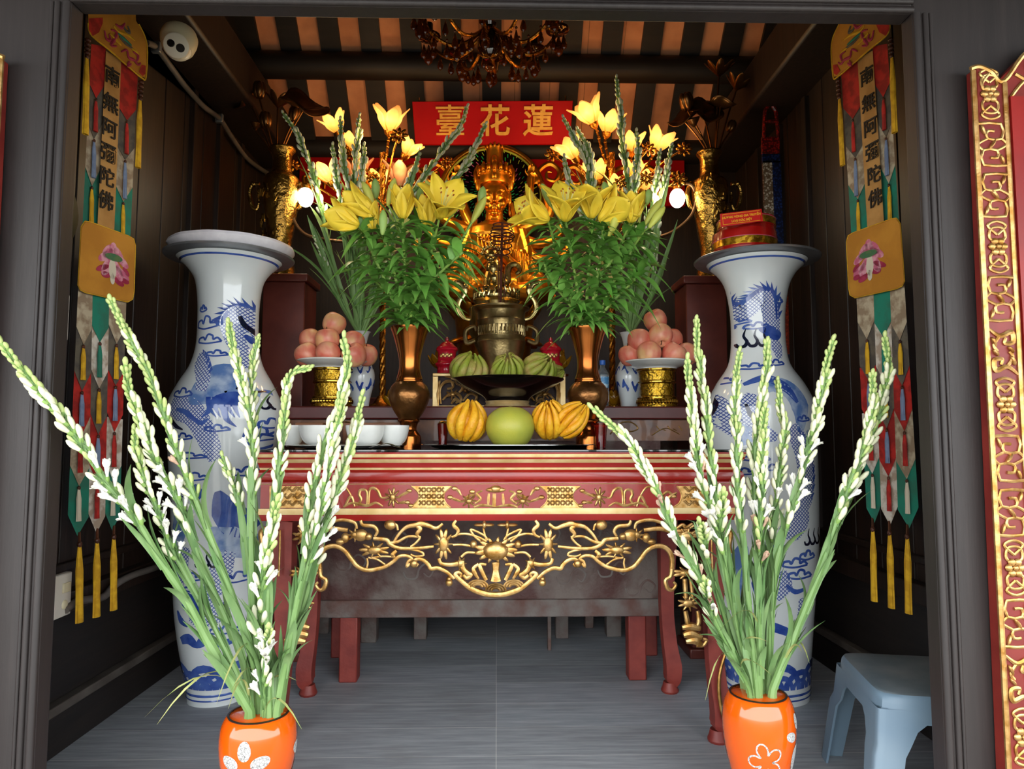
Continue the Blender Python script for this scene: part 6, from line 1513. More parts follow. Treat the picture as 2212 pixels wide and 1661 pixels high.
lily([(900, 708), (935, 640), (972, 570), (1006, 502)], YB_, 3.45, 'lily stem with pale buds beside the statue face', g_, 5, [], [(1021, 478, 1050, 424, 3.42, 0), (1037, 440, 1044, 402, 3.5, 1)])
lily([(866, 708), (845, 640), (815, 570), (788, 510), (778, 494)], YB_, 3.42, 'lily stem with the lowest bloom pointing left', g_, 6, [(772, 486, 3.38, (-.9, -.2, .35), 66, .45), (806, 494, 3.44, (-.2, -.1, .9), 52, .2)], [])
lily([(884, 708), (900, 640), (950, 590), (1000, 545)], YB_, 3.36, 'leafy lily stem without flowers spreading right', g_, 7, [], [], 40)
lily([(876, 708), (850, 650), (805, 600), (775, 560)], YB_, 3.5, 'leafy lily stem without flowers spreading left', g_, 8, [], [], 36)
g_ = 'yellow lilies in the right bronze vase'
lily([(1258, 708), (1246, 620), (1232, 540), (1222, 482)], YB_, 3.4, 'lily stem with a big open bloom showing stamens, right bouquet', g_, 11, [(1222, 474, 3.34, (.02, -.6, .8), 74, 1.0)], [(1190, 444, 1170, 396, 3.4, 1), (1207, 430, 1208, 392, 3.55, 1)])
lily([(1265, 708), (1270, 600), (1278, 520), (1280, 482)], YB_, 3.42, 'lily stem with a tall bloom at the centre of the right bouquet', g_, 12, [(1278, 468, 3.4, (.05, -.35, 1), 70, .8)], [(1312, 428, 1304, 392, 3.55, 1)])
lily([(1275, 708), (1295, 610), (1332, 545), (1362, 482)], YB_, 3.42, 'lily stem with a half open bloom towards the right bulb', g_, 13, [(1363, 478, 3.36, (.02, -.3, 1), 60, .35)], [(1397, 440, 1402, 408, 3.44, 1)])
lily([(1283, 708), (1320, 620), (1360, 550), (1390, 492)], YB_, 3.44, 'lily stem with two long buds at the right edge of its bouquet', g_, 14, [], [(1394, 484, 1432, 428, 3.4, 0), (1404, 490, 1437, 446, 3.36, 0)])
lily([(1250, 708), (1226, 620), (1202, 545), (1188, 484)], YB_, 3.42, 'lily stem with a bloom pointing left towards the statue', g_, 15, [(1182, 474, 3.36, (-.85, -.3, .3), 74, .7)], [])
lily([(1270, 708), (1286, 620), (1300, 540), (1304, 482)], YB_, 3.4, 'lily stem with a bloom opening to the right, right bouquet', g_, 16, [(1298, 476, 3.4, (.75, -.3, .55), 72, .7)], [(1316, 508, 1336, 458, 3.38, 0)])
lily([(1262, 708), (1225, 650), (1185, 600), (1175, 560)], YB_, 3.46, 'leafy lily stem without flowers reaching towards the censer', g_, 17, [], [], 40)
lily([(1280, 708), (1320, 655), (1365, 610), (1395, 570)], YB_, 3.44, 'leafy lily stem without flowers reaching towards the right apples', g_, 18, [], [], 38)
# ------------------------------------------------------------------ golden statue
SG = M('statue_gold', '#eda838', '#c87c1c', rough=.3, metal=.9, scale=9, bump=.12, bscale=30)
YSt = 5.16; ks = YSt / F
stt = T('golden_statue', 'golden many armed seated statue with tall crown before a round halo', 'statue', (P(1068, 700, YSt).x, YSt, ZP))
pz = lambda x, y, d=0: P(x, y, YSt + d)
b = MB()
def E_(x, y, d, rx, ry, rz, n=18): b.ell(pz(x, y, d), (rx * ks, ry * ks, rz * ks), n)
E_(1068, 424, 0, 31, 33, 40, 28); E_(1068, 446, -.03, 22, 20, 20, 20)                 # head, jaw
b.tube([pz(1068, 450), pz(1068, 490)], [18 * ks, 22 * ks], 16)
for s in (1, -1):
    X = lambda x: 1068 + s * (x - 1068)
    E_(X(1101), 432, .01, 5, 9, 20); E_(X(1102), 456, .01, 5, 6, 14)                  # long ears
    E_(X(1080), 418, -.088, 9, 7, 4.2, 14); E_(X(1080), 421, -.09, 8, 7, 2.6, 12)     # eyelids
    b.tube(cat([pz(X(1071), 413, -.098), pz(X(1080), 408, -.1), pz(X(1091), 413, -.088)], 4), 1.6 * ks, 6)
    E_(X(1083), 440, -.055, 12, 12, 12)
b.tube([pz(1068, 412, -.1), pz(1068, 428, -.122), pz(1068, 436, -.13)], [2.6 * ks, 4 * ks, 5 * ks], 10); E_(1062, 437, -.108, 4, 5, 3); E_(1074, 437, -.108, 4, 5, 3)
E_(1068, 446, -.104, 9, 6, 2.4); E_(1068, 451, -.1, 7.5, 6, 2.8); E_(1068, 461, -.085, 9, 8, 6)
# torso, shoulders, seated legs
prof = [(92, 640), (88, 615), (64, 590), (54, 560), (58, 530), (66, 510), (62, 495), (36, 484), (20, 476)]
M2 = Matrix.Translation((stt.location.x, YSt, 0)) @ Matrix.Diagonal((1, .62, 1, 1))
b.lathe([(r * ks, P(1068, y, YSt).z) for r, y in prof], n=36, M_=M2)
for s in (1, -1):
    X = lambda x: 1068 + s * (x - 1068)
    b.tube(cat([pz(X(1085), 612, 0), pz(X(1140), 618, -.06), pz(X(1172), 628, -.1), pz(X(1130), 634, -.24), pz(X(1075), 636, -.28)], 4), [34 * ks, 32 * ks, 28 * ks, 24 * ks, 18 * ks], 14)
    # main pair of arms, palms together before the chest, sleeves hanging
    b.tube(cat([pz(X(1118), 502, 0), pz(X(1132), 550, -.03), pz(X(1118), 580, -.12), pz(X(1080), 545, -.24)], 5), [22 * ks, 18 * ks, 15 * ks, 9 * ks], 12)
    b.tube([pz(X(1074), 548, -.245), pz(X(1070), 528, -.255), pz(X(1069.5), 508, -.25)], [7 * ks, 6.5 * ks, 3 * ks], 10)
    for i in range(4): b.tube([pz(X(1073 + i * .2), 530 - i, -.262 + i * .012), pz(X(1070), 506 + i, -.252 + i * .01)], 2.1 * ks, 6)
    b.tube(cat([pz(X(1118), 545, -.08), pz(X(1132), 590, -.1), pz(X(1126), 628, -.14)], 5), [17 * ks, 19 * ks, 11 * ks], 12)
    for i in range(6): b.tube(cat([pz(X(1106 + i * 7), 535 + i * 3, -.15 + abs(i - 2.5) * .012), pz(X(1112 + i * 6), 580, -.17 + abs(i - 2.5) * .015), pz(X(1112 + i * 5), 622, -.16 + abs(i - 2.5) * .01)], 4), 2.6 * ks, 6)
    for i in range(4): b.tube(cat([pz(X(1080 + i * 8), 490 + i * 2, -.1), pz(X(1078 + i * 6), 530 + i * 8, -.155), pz(X(1060 - i * 2), 575 + i * 9, -.17)], 4), 2.8 * ks, 6)
    # side arms with hands
    for pts in ([(1114, 500), (1150, 486), (1186, 462), (1178, 415), (1166, 396)], [(1118, 512), (1164, 528), (1206, 508), (1214, 470)], [(1118, 522), (1160, 560), (1205, 556), (1224, 540)], [(1118, 530), (1150, 580), (1172, 606), (1182, 622)], [(1112, 495), (1130, 460), (1142, 420), (1146, 384)]):
        q = cat([pz(X(x), y, .06) for x, y in pts], 5); b.tube(q, [15 * ks, 13 * ks, 11 * ks, 8 * ks], 10)
        h = q[-1]; d = (q[-1] - q[-3]).normalized(); si = d.cross(V((0, 1, 0))).normalized()
        b.ell((0, 0, 0), (8 * ks, 4 * ks, 10 * ks), 10, 0, TR(h + d * 8 * ks, d, 1, si))
        for k_ in range(4): b.tube([h + d * 14 * ks + si * (k_ - 1.5) * 4 * ks, h + d * (22 + (1 if k_ in (1, 2) else -1)) * ks + si * (k_ - 1.5) * 4.4 * ks + V((0, -2 * ks, 0)), h + d * (29 + (2 if k_ in (1, 2) else -2)) * ks + si * (k_ - 1.5) * 4 * ks + V((0, -6 * ks, 0))], [2.2 * ks, 2 * ks, 1.3 * ks], 6)
        b.tube([h + d * 5 * ks + si * 7 * ks, h + d * 12 * ks + si * 13 * ks + V((0, -3 * ks, 0)), h + d * 18 * ks + si * 13 * ks + V((0, -6 * ks, 0))], [2.6 * ks, 2.2 * ks, 1.4 * ks], 6)
body = b.build('body', SG, stt, sharp=60)
rm = body.modifiers.new('fuse', 'REMESH'); rm.mode = 'VOXEL'; rm.voxel_size = .0052; rm.use_smooth_shade = True
sm = body.modifiers.new('soft', 'SMOOTH'); sm.factor = .5; sm.iterations = 2
cr = MB()
cr.lathe([(34 * ks, P(1068, 402, YSt).z), (36 * ks, P(1068, 396, YSt).z), (34 * ks, P(1068, 388, YSt).z), (36 * ks, P(1068, 378, YSt).z), (30 * ks, P(1068, 368, YSt).z)], (stt.location.x, YSt, 0), 36)
cr.lathe([(21 * ks, P(1068, 370, YSt).z), (18 * ks, P(1068, 350, YSt).z), (18 * ks, P(1068, 330, YSt).z), (20 * ks, P(1068, 322, YSt).z), (14 * ks, P(1068, 318, YSt).z)], (stt.location.x, YSt, 0), 24)
for i in range(9):
    a = -pi / 2 + (i - 4) * .38; c = V((stt.location.x + 35 * ks * cos(a), YSt + 35 * ks * sin(a), P(1068, 372, YSt).z)); cr.ell(c, (.018, .018, .05 if i % 2 == 0 else .034), 8); cr.ell(c + V((0, -.012, -.03)), (.012, .012, .014), 8)
for i in range(7):
    a = -pi / 2 + (i - 3) * .5; cr.ell((stt.location.x + 19 * ks * cos(a), YSt + 19 * ks * sin(a), P(1068, 319, YSt).z), (.011, .011, .024), 8)
cr.ell(pz(1068, 378, -.125), (.022, .014, .028), 10); cr.ell(pz(1068, 345, -.06), (.024, .02, .04), 10)
for s in (1, -1):
    cr.tube(cat([pz(1068 + s * 36, 388, -.02), pz(1068 + s * 40, 372, .0), pz(1068 + s * 36, 358, .01)], 4), [.012, .016, .006], 8)
for s in (1, -1):
    for i, (dx, y, w, h) in enumerate(((37, 400, 5, 16), (42, 392, 6, 22), (46, 380, 6, 20), (42, 366, 5, 12))): cr.ell(pz(1068 + s * dx * .86, y, .0), (w * ks, 6 * ks, h * ks), 10)
    cr.tube(cat([pz(1068 + s * 36, 440, .0), pz(1068 + s * 42, 470, -.03), pz(1068 + s * 40, 500, -.08)], 4), 5 * ks, 8)
cr.build('crown', SG, stt)
nk = MB()
for i in range(17):
    a = pi * (i / 16); nk.ell(pz(1068 + 40 * cos(a), 492 + 34 * sin(a), -.09 - .06 * sin(a)), .011, 8)
nk.ell(pz(1068, 534, -.185), (.02, .014, .026), 8)
for i in range(4): nk.ell(pz(1068, 545 + i * 9, -.2), .009, 6)
nk.build('necklace', GOLD, stt)
lo_ = MB(); cx_, cy_ = stt.location.x, YSt
lo_.lathe([(.16, ZP + .001), (.28, ZP + .01), (.24, ZP + .05), (.3, P(1068, 680, YSt).z), (.31, P(1068, 650, YSt).z), (.0, P(1068, 640, YSt).z)], (cx_, cy_, 0), 40)
for ring, (rad, y, tilt, L, n) in enumerate(((.31, 690, .55, .15, 14), (.32, 660, .35, .12, 14), (.27, 735, 1.9, .12, 14))):
    for i in range(n):
        a = 2 * pi * (i + ring * .5) / n; d = V((cos(a) * sin(tilt), sin(a) * sin(tilt), cos(tilt)))
        lo_.ell((0, 0, L * .4), (.055, .022, L * .62), 10, 0, TR(V((cx_ + rad * .92 * cos(a), cy_ + rad * .92 * sin(a), P(1068, y, YSt).z)), d, 1, V((-sin(a), cos(a), 0))))
lo_.build('lotus_seat', SG, stt)
# halo
YH = 5.42; hc = P(1063, 426, YH); kh = YH / F
hd = MB(); MH = TR(hc, (0, -1, 0))
hd.lathe([(0, 0), (113 * kh, 0), (113 * kh, .02), (0, .02)], n=72, M_=MH)
HC = [M('halo_green', '#2fe07a', rough=.3, metal=0), M('halo_pink', '#f070b0', rough=.3, metal=0), M('halo_yellow', '#d8e650', rough=.3, metal=0), M('halo_dark', '#1d120c', rough=.25, metal=.4)]
r = random.Random(4)
for ring in range(9):
    rad = (38 + ring * 8.5) * kh; n = 44
    for i in range(n):
        a = 2 * pi * (i + .5 * (ring % 2)) / n + ring * .04; L = (6.5 + ring * .2) * kh
        m_ = 0 if ring < 3 else (1 if (ring < 6 and r.random() < .7) else (2 if r.random() < .6 else 0))
        if r.random() < .18 + .05 * max(0, ring - 5): continue
        hd.box((0, 0, .022), (L, .0055, .004), m_, MH @ Matrix.Rotation(a, 4, 'Z') @ Matrix.Translation((rad, 0, 0)) @ Matrix.Rotation(.35, 4, 'Z'))
for i in range(20):
    a = 2 * pi * i / 20; hd.ell((30 * kh * cos(a), 30 * kh * sin(a), .02), (.012, .012, .006), 6, 0, MH)
hd.mi = [3 if i < 72 * 3 + 2 else q for i, q in enumerate(hd.mi)]
halo = hd.build('halo_disc', HC, stt)
rg = MB()
rg.tube([MH @ V((114 * kh * cos(a), 114 * kh * sin(a), .02)) for a in [2 * pi * i / 72 for i in range(73)]], .022, 10)
rg.tube([MH @ V((107 * kh * cos(a), 107 * kh * sin(a), .024)) for a in [2 * pi * i / 72 for i in range(73)]], .008, 8, 1)
rg.build('halo_rim', [SG, HC[2]], halo)
# red canopy board with gilt scrolls behind the statue
can = T('canopy_board', 'long red board with gilt cloud carving on the back wall behind the halo', 'board', P(1065, 440, 5.5))
a, b2 = P(648, 338, 5.5), P(1480, 446, 5.5)
MB().bb((a.x, 5.49, b2.z), (b2.x, 5.54, a.z)).build('board', M('signal_red_paint', '#b80f12', '#9c0c0e', rough=.5, spec=.2, scale=3), can, bevel=.005)
for s in (1, -1):
    mb = MB()
    for cx, cy, k in ((1188, 378, 1), (1238, 384, 1), (1290, 380, 1), (1345, 386, 1), (1400, 384, .9), (1448, 392, .8), (1214, 415, .9), (1320, 418, .9), (1270, 424, .8)):
        X = lambda x: 1064 + s * (x - 1064)
        strok([(X(cx - 26 * k), cy + 20 * k), (X(cx - 24 * k), cy - 8 * k), (X(cx), cy - 24 * k), (X(cx + 20 * k), cy - 8 * k), (X(cx + 12 * k), cy + 12 * k), (X(cx - 6 * k), cy + 8 * k), (X(cx - 6 * k), cy - 6 * k), (X(cx + 4 * k), cy - 6 * k)], [.008, .018, .022, .02, .016, .014, .01, .007], 5.485, mb)
        strok([(X(cx + 8 * k), cy + 22 * k), (X(cx + 26 * k), cy + 10 * k), (X(cx + 30 * k), cy - 10 * k), (X(cx + 24 * k), cy - 16 * k)], [.008, .015, .014, .006], 5.485, mb)
    mb.build('gilt_clouds', SG, can)
# name board
sg = T('name_board', 'red board with three gold characters hung under the roof bricks', 'sign', P(1064, 312, 5.1))
A, B, C, D = P(890, 219, 4.96), P(1238, 217, 4.96), P(1231, 311, 5.1), P(897, 312, 5.1); o = V((0, .03, .004))
mb = MB(); mb.add([A, B, C, D, A + o, B + o, C + o, D + o], [(3, 2, 1, 0), (4, 5, 6, 7), (0, 1, 5, 4), (2, 3, 7, 6), (1, 2, 6, 5), (3, 0, 4, 7)]); mb.build('board', M('sign_red', '#b80a14', '#aa0810', rough=.55, spec=.15, scale=3), sg, bevel=.004)
zz = ((A + B) / 2 - (C + D) / 2).normalized(); xx = (B - A).normalized(); yy = zz.cross(xx)
for ch, x in zip('臺花蓮', (972, 1069, 1162)):
    c = (A.lerp(B, (x - 890) / 348) + D.lerp(C, (x - 897) / 334)) / 2 - yy * .004
    mb = MB(); text_mesh(ch, .232, mb, Matrix(((xx.x, yy.x, zz.x, c.x), (xx.y, yy.y, zz.y, c.y), (xx.z, yy.z, zz.z, c.z), (0, 0, 0, 1))), bold=.002 if ch == '臺' else .004, depth=.014); mb.build('character', M('sign_gold', '#f2b848', '#dea030', rough=.45, scale=20), sg)
tag(MB().tube([P(905, 218, 4.98), P(905, 212, 5.02)], .006, 6).build('sign_hook', BRASSP, sg), None); MB().tube([P(1222, 216, 4.98), P(1222, 208, 5.02)], .006, 6).build('sign_hook', BRASSP, sg)
# ------------------------------------------------------------------ flower lamps
def shade_mat(n, c1, c2, e, ec):
    return M(n, c1, c2, rough=.35, scale=16, emit=e, ecol=ec, trans=.2)
def lit_glass():
    k = NT('lit_glass_petals'); sx = k.n('SeparateXYZ'); k.l(k.co(), sx.inputs[0])
    nz = k.n('TexNoise', Scale=22); k.l(k.co(), nz.inputs['Vector']); ad = k.n('Math', operation='MULTIPLY_ADD'); ad.inputs[1].default_value = 1.0; ad.inputs[2].default_value = -.02
    k.l(sx.outputs[2], ad.inputs[0]); mr = k.n('MapRange'); mr.inputs['From Max'].default_value = .17; k.l(ad.outputs[0], mr.inputs['Value'])
    k.set(Base_Color='#f0b070', Roughness=.35, Emission_Color=k.ramp(mr.outputs[0], [(.05, '#ff9a2a'), (.4, '#ffc860'), (.7, '#ffb050'), (1, '#f09a48')]), Emission_Strength=k.ramp(mr.outputs[0], [(0, (.35,) * 3), (.35, (1.0,) * 3), (.65, (.65,) * 3), (1, (.3,) * 3)]))
    k.b.inputs['Transmission Weight'].default_value = .15
    m = k.n('Math', operation='MULTIPLY'); m.inputs[1].default_value = 1.7; l0 = k.b.inputs['Emission Strength'].links[0].from_socket; k.l(l0, m.inputs[0]); k.l(m.outputs[0], k.b.inputs['Emission Strength']); return k.m
LIT = lit_glass(); UNLIT = M('frosted_pink_glass', '#d08a66', '#e0a888', rough=.4, scale=10, trans=.2)
BULB = M('lamp_filament', '#ffe9b0', emit=22, ecol='#ffd27a')
LG = M('lamp_gilding', '#b5792c', '#8a5618', rough=.25, metal=.9, scale=30, bump=.4, bscale=60)
YL_ = 4.62
def flower_lamp(cx, flowers, metal, label):
    t = T('flower_lamp', label, 'lamp', (P(cx, 800, YL_).x, YL_, ZLE), 'gilt flower lamps')
    zb = ZLE; x = P(cx, 800, YL_).x
    top = P(cx, 330, YL_)
    mb = MB(); mb.lathe([(.13, zb + .0005), (.135, zb + .02), (.06, zb + .05), (.03, zb + .1)], (x, YL_, 0), 28); mb.build('base', LG, t)
    mb = MB()
    pts = [V((x, YL_, zb + .06)).lerp(top, i / 60) for i in range(61)]
    for ph in (0, 2.1, 4.2): mb.tube([p + V((.012 * cos(i * .9 + ph), .012 * sin(i * .9 + ph), 0)) for i, p in enumerate(pts)], .011, 6)
    mb.build('twisted_post', LG, t)
    for i, (fx, fy, s, d, lit, dy) in enumerate(flowers):
        Y = YL_ + dy; d = V(d).normalized(); c = P(fx, fy, Y); L = s * Y / F; base = c - d * L * .55
        mb = MB(); st_ = P(cx, min(fy + 130, 560), YL_); q = cat([st_, st_.lerp(base, .5) + V((0, 0, -.04)), base - d * .05, base], 6)
        mb.tube(q, .008, 6)
        for k_ in range(0, len(q), 2): mb.ell(q[k_], .012, 6)
        mb.lathe([(.012, -.03), (.03, -.01), (.034, .015)], n=12, M_=TR(base, d)); mb.build('arm', LG, t)
        mb = MB()
        for k_ in range(5):
            a = 2 * pi * k_ / 5 + i
            def f(u, v):
                w = (u - .5) * 1.2 * (.45 + .55 * sin(pi * min(1, v * .8 + .1))) * (1 - max(0, v - .62) ** 1.4 * 3.1)
                rad = L * (.14 + .42 * sin(min(v, .62) / .62 * pi / 2) ** 1.1 + max(0, v - .6) * .75)
                aa = a + w
                return V((rad * cos(aa), rad * sin(aa), L * 1.15 * v - L * .18 * max(0, v - .75)))
            mb.grid(f, 6, 10)
        o = mb.build('lamp_shade', LIT if lit else UNLIT, t, local=True, sharp=80); o.matrix_local = TR(base - t.location, d)
        so = o.modifiers.new('thick', 'SOLIDIFY'); so.thickness = .006
        if lit: MB().ell(base + d * L * .45, (.022, .022, .03), 10).build('bulb', BULB, o)
    for mx, my, s, Y in metal:
        mb = MB(); c = P(mx, my, Y); L = s * Y / F
        for k_ in range(8):
            a = 2 * pi * k_ / 8; mb.ell((0, L * .6, 0), (L * .2, L * .36, .012), 8, 0, TR(c, (0, -1, .2)) @ Matrix.Rotation(a, 4, 'Z'))
        mb.ell(c + V((0, -.015, 0)), L * .25, 10); mb.tube(cat([c, c + V(((x - c.x) * .4, .05, -.12)), P(cx, my + 150, YL_)], 5), .006, 6)
        mb.build('metal_flower', LG, t)
    return t
flower_lamp(827, [(724, 268, 40, (-.45, -.3, 1), 1, 0), (757, 306, 34, (.1, -.3, 1), 1, .1), (842, 258, 50, (.15, -.55, 1), 1, -.08), (884, 320, 36, (.6, -.3, 1), 1, -.05), (708, 374, 42, (-.5, -.3, 1), 1, -.1), (772, 366, 44, (0, -.25, 1), 0, .08), (866, 378, 50, (.1, -.3, 1), 0, -.04), (818, 392, 40, (-.1, -.2, 1), 1, .1)],
    [(862, 292, 22, 4.38), (633, 358, 16, 4.5), (676, 398, 20, 4.46), (806, 384, 16, 4.4), (966, 350, 16, 4.6)], 'gilt flower lamp with lit glass blooms left of the name board')
flower_lamp(1322, [(1272, 244, 50, (-.55, -.35, 1), 1, -.05), (1314, 266, 44, (.15, -.3, 1), 1, 0), (1232, 322, 46, (-.6, -.4, .9), 1, -.06), (1366, 308, 38, (.05, -.3, 1), 1, .05), (1424, 306, 44, (.45, -.3, 1), 1, 0), (1288, 372, 40, (-.2, -.2, 1), 1, .08), (1370, 364, 38, (.2, -.3, 1), 1, .1), (1392, 392, 40, (.3, -.3, 1), 1, -.02), (1334, 402, 40, (.1, -.3, 1), 1, -.04)],
    [(1466, 386, 22, 4.36), (1400, 322, 20, 4.4), (1478, 322, 20, 4.44), (1194, 334, 20, 4.6), (1396, 385, 20, 4.34), (1340, 396, 18, 4.34)], 'gilt flower lamp with lit glass blooms right of the name board')
WBULB = M('white_bulb', '#fff6e0', emit=30, ecol='#fff0d0')
for pts, bx, by, lab in (([(824, 520), (760, 522), (700, 517), (656, 504), (632, 470), (630, 436), (642, 412), (656, 406)], 660, 426, 'white globe bulb on a curved pipe beside the left brass vase'), ([(1322, 514), (1400, 514), (1450, 502), (1492, 468), (1504, 430), (1496, 402), (1478, 396), (1466, 404)], 1463, 428, 'white globe bulb on a curved pipe beside the right brass vase')):
    Yb = 4.42; t = T('bulb_lamp', lab, 'lamp', P(pts[0][0], pts[0][1], Yb), 'white bulb lamps')
    MB().tube(cat([P(x, y, Yb) for x, y in pts], 5), .011, 8).build('pipe', M('bronzed_pipe', '#5a4028', '#6b4c30', rough=.35, metal=.7), t)
    MB().ell(P(bx, by, Yb), (.05, .05, .064), 20).build('bulb', WBULB, t)
    MB().lathe([(.025, .05), (.028, .075), (.012, .085)], n=14, M_=Matrix.Translation(P(bx, by, Yb))).build('socket', LG, t)
    lamp((bx + (40 if bx < 1000 else -40), by, Yb - .12), 4, (1, .8, .52), .05)
for x, y, Y, p in ((800, 300, 4.36, 3.2), (860, 360, 4.4, 3), (720, 340, 4.4, 2.4), (1260, 280, 4.36, 3.2), (1330, 350, 4.36, 3.2), (1410, 330, 4.4, 2.8), (935, 420, 4.8, 6), (1195, 420, 4.8, 6)): lamp((x, y, Y), p, (1, .6, .25), .06)  # last two are added fill lights brightening the statue, no lamp stands there
# ------------------------------------------------------------------ brass vases with metal lotuses
OB_ = M('antique_brass', '#a8823e', '#7d5c28', rough=.22, metal=.95, scale=12, bump=.7, bscale=22, bd=.02)
LOT = M('bronze_lotus', '#5c3d20', '#7d5630', rough=.3, metal=.9, scale=8)
def brass_vase(cx, Y, label, s):
    x = P(cx, 500, Y).x; t = T('brass_vase', label, 'vase', (x, Y, ZPED), 'brass lotus vases')
    mb = lathe_px(cx, Y, [(325, 27), (329, 28), (336, 22), (352, 20), (370, 21), (380, 24), (388, 35), (400, 39), (430, 38), (470, 33), (510, 27), (540, 23), (565, 26), (585, 32), (592, 33)], k=3, n=44, base=ZPED + .0005)
    q = Y / F; r = random.Random(cx)
    for i in range(26):
        a = r.uniform(0, 2 * pi); z = zp(r.uniform(395, 520), Y); rr = (36 - (1.35 + 500 * q - z) * 0) * q * .96
        rr = interp([39, 38, 35.5, 33, 30, 27], max(0, min(1, (zp(400, Y) - z) / (zp(400, Y) - zp(515, Y))))) * q
        mb.tube(cat([(x + (rr + .002) * cos(a + u), Y + (rr + .002) * sin(a + u), z + dz) for u, dz in ((-.2, -.03), (0, .02), (.2, .0), (.15, .05))], 3), [.006, .012, .01, .005], 6)
    mb.build('body', OB_, t)
    for e in (-1, 1):
        mb = MB(); mb.tube(cat([P(cx + e * 36, 398, Y), P(cx + e * 52, 400, Y), P(cx + e * 58, 420, Y), P(cx + e * 52, 446, Y), P(cx + e * 42, 452, Y), P(cx + e * 38, 440, Y)], 5), [.012, .014, .015, .012, .01], 8)
        mb.ell(P(cx + e * 50, 398, Y), (.022, .02, .02), 8); mb.build('handle', OB_, t)
    return x
YV_ = 4.44
brass_vase(597, YV_, 'embossed brass vase of metal lotuses on the left pedestal', 1); brass_vase(1543, YV_, 'embossed brass vase of metal lotuses on the right pedestal, behind the gift boxes', 1)
def mlotus(cx, hx, hy, kind, s, label, grp, dy=0, d=(0, -.2, 1)):
    Y = YV_ + dy; t = T('metal_lotus', label, 'ornament', P(cx, 330, YV_), grp); h = P(hx, hy, Y); L = s * Y / F; d = V(d).normalized()
    b0 = P(cx + (hx - cx) * .08, 345, YV_); MB().tube(cat([b0, b0.lerp(h, .5) + V((0, 0, .02)), h], 6), .006, 6).build('stem', LOT, t)
    mb = MB(); Mx = TR(h, d)
    if kind == 'bud':
        for i in range(5):
            a = 2 * pi * i / 5; mb.ell((.18 * L * cos(a), .18 * L * sin(a), .5 * L), (.24 * L, .24 * L, .52 * L), 10, 0, Mx)
    elif kind == 'open':
        for i in range(7):
            a = 2 * pi * i / 7; dd = V((cos(a) * .75, sin(a) * .75, .65)); mb.ell((0, 0, L * .5), (.2 * L, .05 * L, .52 * L), 10, 0, Mx @ TR((0, 0, 0), dd, 1, V((-sin(a), cos(a), 0))))
        mb.lathe([(.08 * L, 0), (.22 * L, .22 * L), (0, .22 * L)], n=12, M_=Mx)
    elif kind == 'pod': mb.lathe([(.06 * L, 0), (.3 * L, .3 * L), (.46 * L, .55 * L), (.4 * L, .62 * L), (0, .6 * L)], n=16, M_=Mx, rm=lambda a, z: 1 + .06 * cos(8 * a))
    else:
        def f(u, v):
            a = 2 * pi * u; rr = L * v * (1 + .08 * sin(5 * a)); return V((rr * cos(a), rr * sin(a), L * (.28 * v * v + .16 * v * sin(3 * a + 1))))
        mb.grid(f, 28, 5, cu=True, M_=Mx)
    o = mb.build({'bud': 'bud', 'open': 'flower', 'pod': 'seed_pod', 'leaf': 'leaf'}[kind], LOT, t, sharp=60)
    if kind == 'leaf': so = o.modifiers.new('thick', 'SOLIDIFY'); so.thickness = .005
gA = 'metal lotuses in the left brass vase'
for a in ((575, 276, 'bud', 34, 'bronze lotus bud lowest in the middle of the left brass vase'), (634, 262, 'bud', 32, 'bronze lotus bud under the big curled leaf on the left'), (552, 282, 'pod', 28, 'ribbed bronze seed pod at the left edge of the left brass vase'), (560, 212, 'bud', 36, 'bronze lotus bud highest at the left of the left brass vase'), (600, 232, 'open', 44, 'open bronze lotus in the middle top of the left brass vase')): mlotus(597, *a, gA, rnd.uniform(-.05, .05), (rnd.uniform(-.2, .2), -.2, 1))
mlotus(597, 656, 236, 'leaf', 52, 'big curled bronze lotus leaf reaching right over the lamp', gA, -.05, (.35, -.5, .6)); mlotus(597, 540, 222, 'leaf', 34, 'smaller bronze lotus leaf at the far left of the left brass vase', gA, .05, (-.5, -.4, .6))
gB = 'metal lotuses in the right brass vase'
mlotus(1543, 1553, 165, 'open', 46, 'open bronze lotus topmost in the right brass vase', gB, 0, (0, -.3, 1)); mlotus(1543, 1590, 195, 'open', 44, 'open bronze lotus upper right in the right brass vase', gB, .04, (.3, -.3, 1))
mlotus(1543, 1486, 240, 'bud', 40, 'fat bronze lotus bud upper left of the right brass vase', gB, -.02, (-.3, -.5, .8)); mlotus(1543, 1478, 262, 'leaf', 36, 'cupped bronze lotus leaf left of the right brass vase', gB, 0, (-.5, -.5, .7))
mlotus(1543, 1500, 275, 'pod', 34, 'bronze seed pod low on the left of the right brass vase', gB, -.04, (-.3, -.4, 1)); mlotus(1543, 1520, 248, 'leaf', 40, 'fan shaped bronze leaf in the middle of the right brass vase', gB, .03, (.1, -.8, .5))
mlotus(1543, 1556, 232, 'leaf', 34, 'flat bronze leaf under the topmost lotus on the right', gB, -.03, (.2, -.2, 1)); mlotus(1543, 1576, 285, 'bud', 26, 'small bronze bud low on the right of the right brass vase', gB, .02, (.3, -.2, 1))
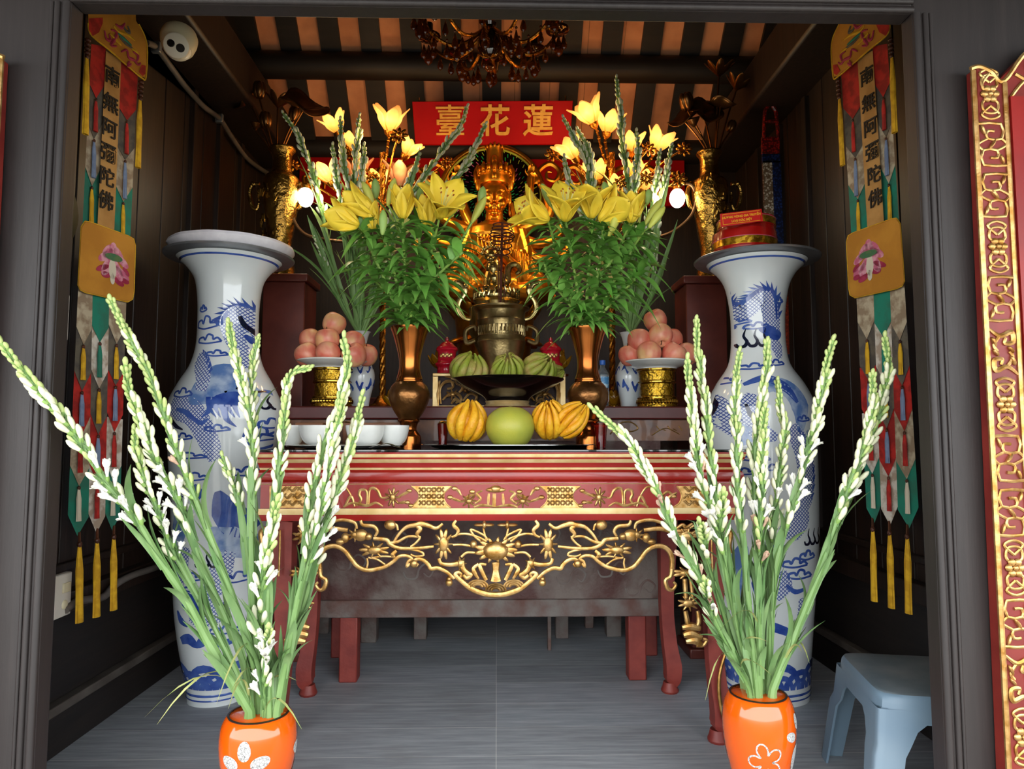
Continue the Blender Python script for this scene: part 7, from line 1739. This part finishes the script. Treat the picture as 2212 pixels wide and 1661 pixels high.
# ------------------------------------------------------------------ chandelier
AG = M('amber_crystal', '#7a3a0c', '#5a2406', rough=.05, trans=.6, ior=1.5); DG = M('dark_amber_glass', '#2a0d05', '#1c0803', rough=.04, spec=.8, coat=1)
YCh = 4.3; ch = T('chandelier', 'amber glass chandelier with crystal drops hanging under the roof ridge', 'chandelier', P(1058, 150, YCh)); kc = YCh / F
C_ = P(1058, 95, YCh)
MB().lathe([(0, -34 * kc), (16 * kc, -31 * kc), (27 * kc, -18 * kc), (29 * kc, 0), (25 * kc, 14 * kc), (14 * kc, 30 * kc), (12 * kc, 40 * kc), (16 * kc, 46 * kc), (0, 48 * kc)], C_, 32).build('centre_bowl', DG, ch)
MB().lathe([(0, -64 * kc), (7 * kc, -62 * kc), (11 * kc, -57 * kc), (9 * kc, -50 * kc), (2 * kc, -46 * kc), (2 * kc, -34 * kc)], C_, 20).build('ball_pendant', AG, ch)
mb = MB(); mb.tube([C_ + V((0, 0, 40 * kc)), C_ + V((0, 0, .62))], .012, 8); mb.lathe([(.03, 60 * kc), (.07, 70 * kc), (.05, 90 * kc), (.02, 110 * kc)], C_, 20); mb.build('hanging_rod', LG, ch)
def drop_bm(mb, p, L): mb.lathe([(0, -L), (L * .16, -L * .86), (L * .2, -L * .7), (L * .1, -L * .3), (L * .03, -L * .05), (0, 0)], p, 6); mb.ell(p + V((0, 0, .012)), .009, 6)
for i in range(10):
    a = 2 * pi * i / 10 + .2; e = V((cos(a), sin(a), 0)); R_ = 158 * kc
    mb = MB(); mb.tube(cat([C_ + e * 16 * kc + V((0, 0, 30 * kc)), C_ + e * 52 * kc + V((0, 0, -2 * kc)), C_ + e * 90 * kc + V((0, 0, -14 * kc)), C_ + e * 128 * kc + V((0, 0, 6 * kc)), C_ + e * R_ + V((0, 0, 44 * kc))], 6), .011, 7)
    mb.build('arm', LG, ch)
    mb = MB(); mb.lathe([(.02, 0), (.075, .02), (.08, .035), (.03, .03), (.028, .12)], C_ + e * R_ + V((0, 0, 44 * kc)), 16); mb.build('candle_cup', DG, ch)
    mb = MB()
    for f_, dz, L in ((.3, 2, .1), (.48, -12, .13), (.62, -14, .11), (.8, 0, .1), (1.0, 36, .15), (1.08, 40, .11), (.92, 38, .12)):
        drop_bm(mb, C_ + e * R_ * f_ + V((0, 0, dz * kc)) + V((-e.y, e.x, 0)) * .03 * (i % 3 - 1), L)
    mb.build('crystal_drops', AG, ch)
for o in list(PB.values()): drop(o)
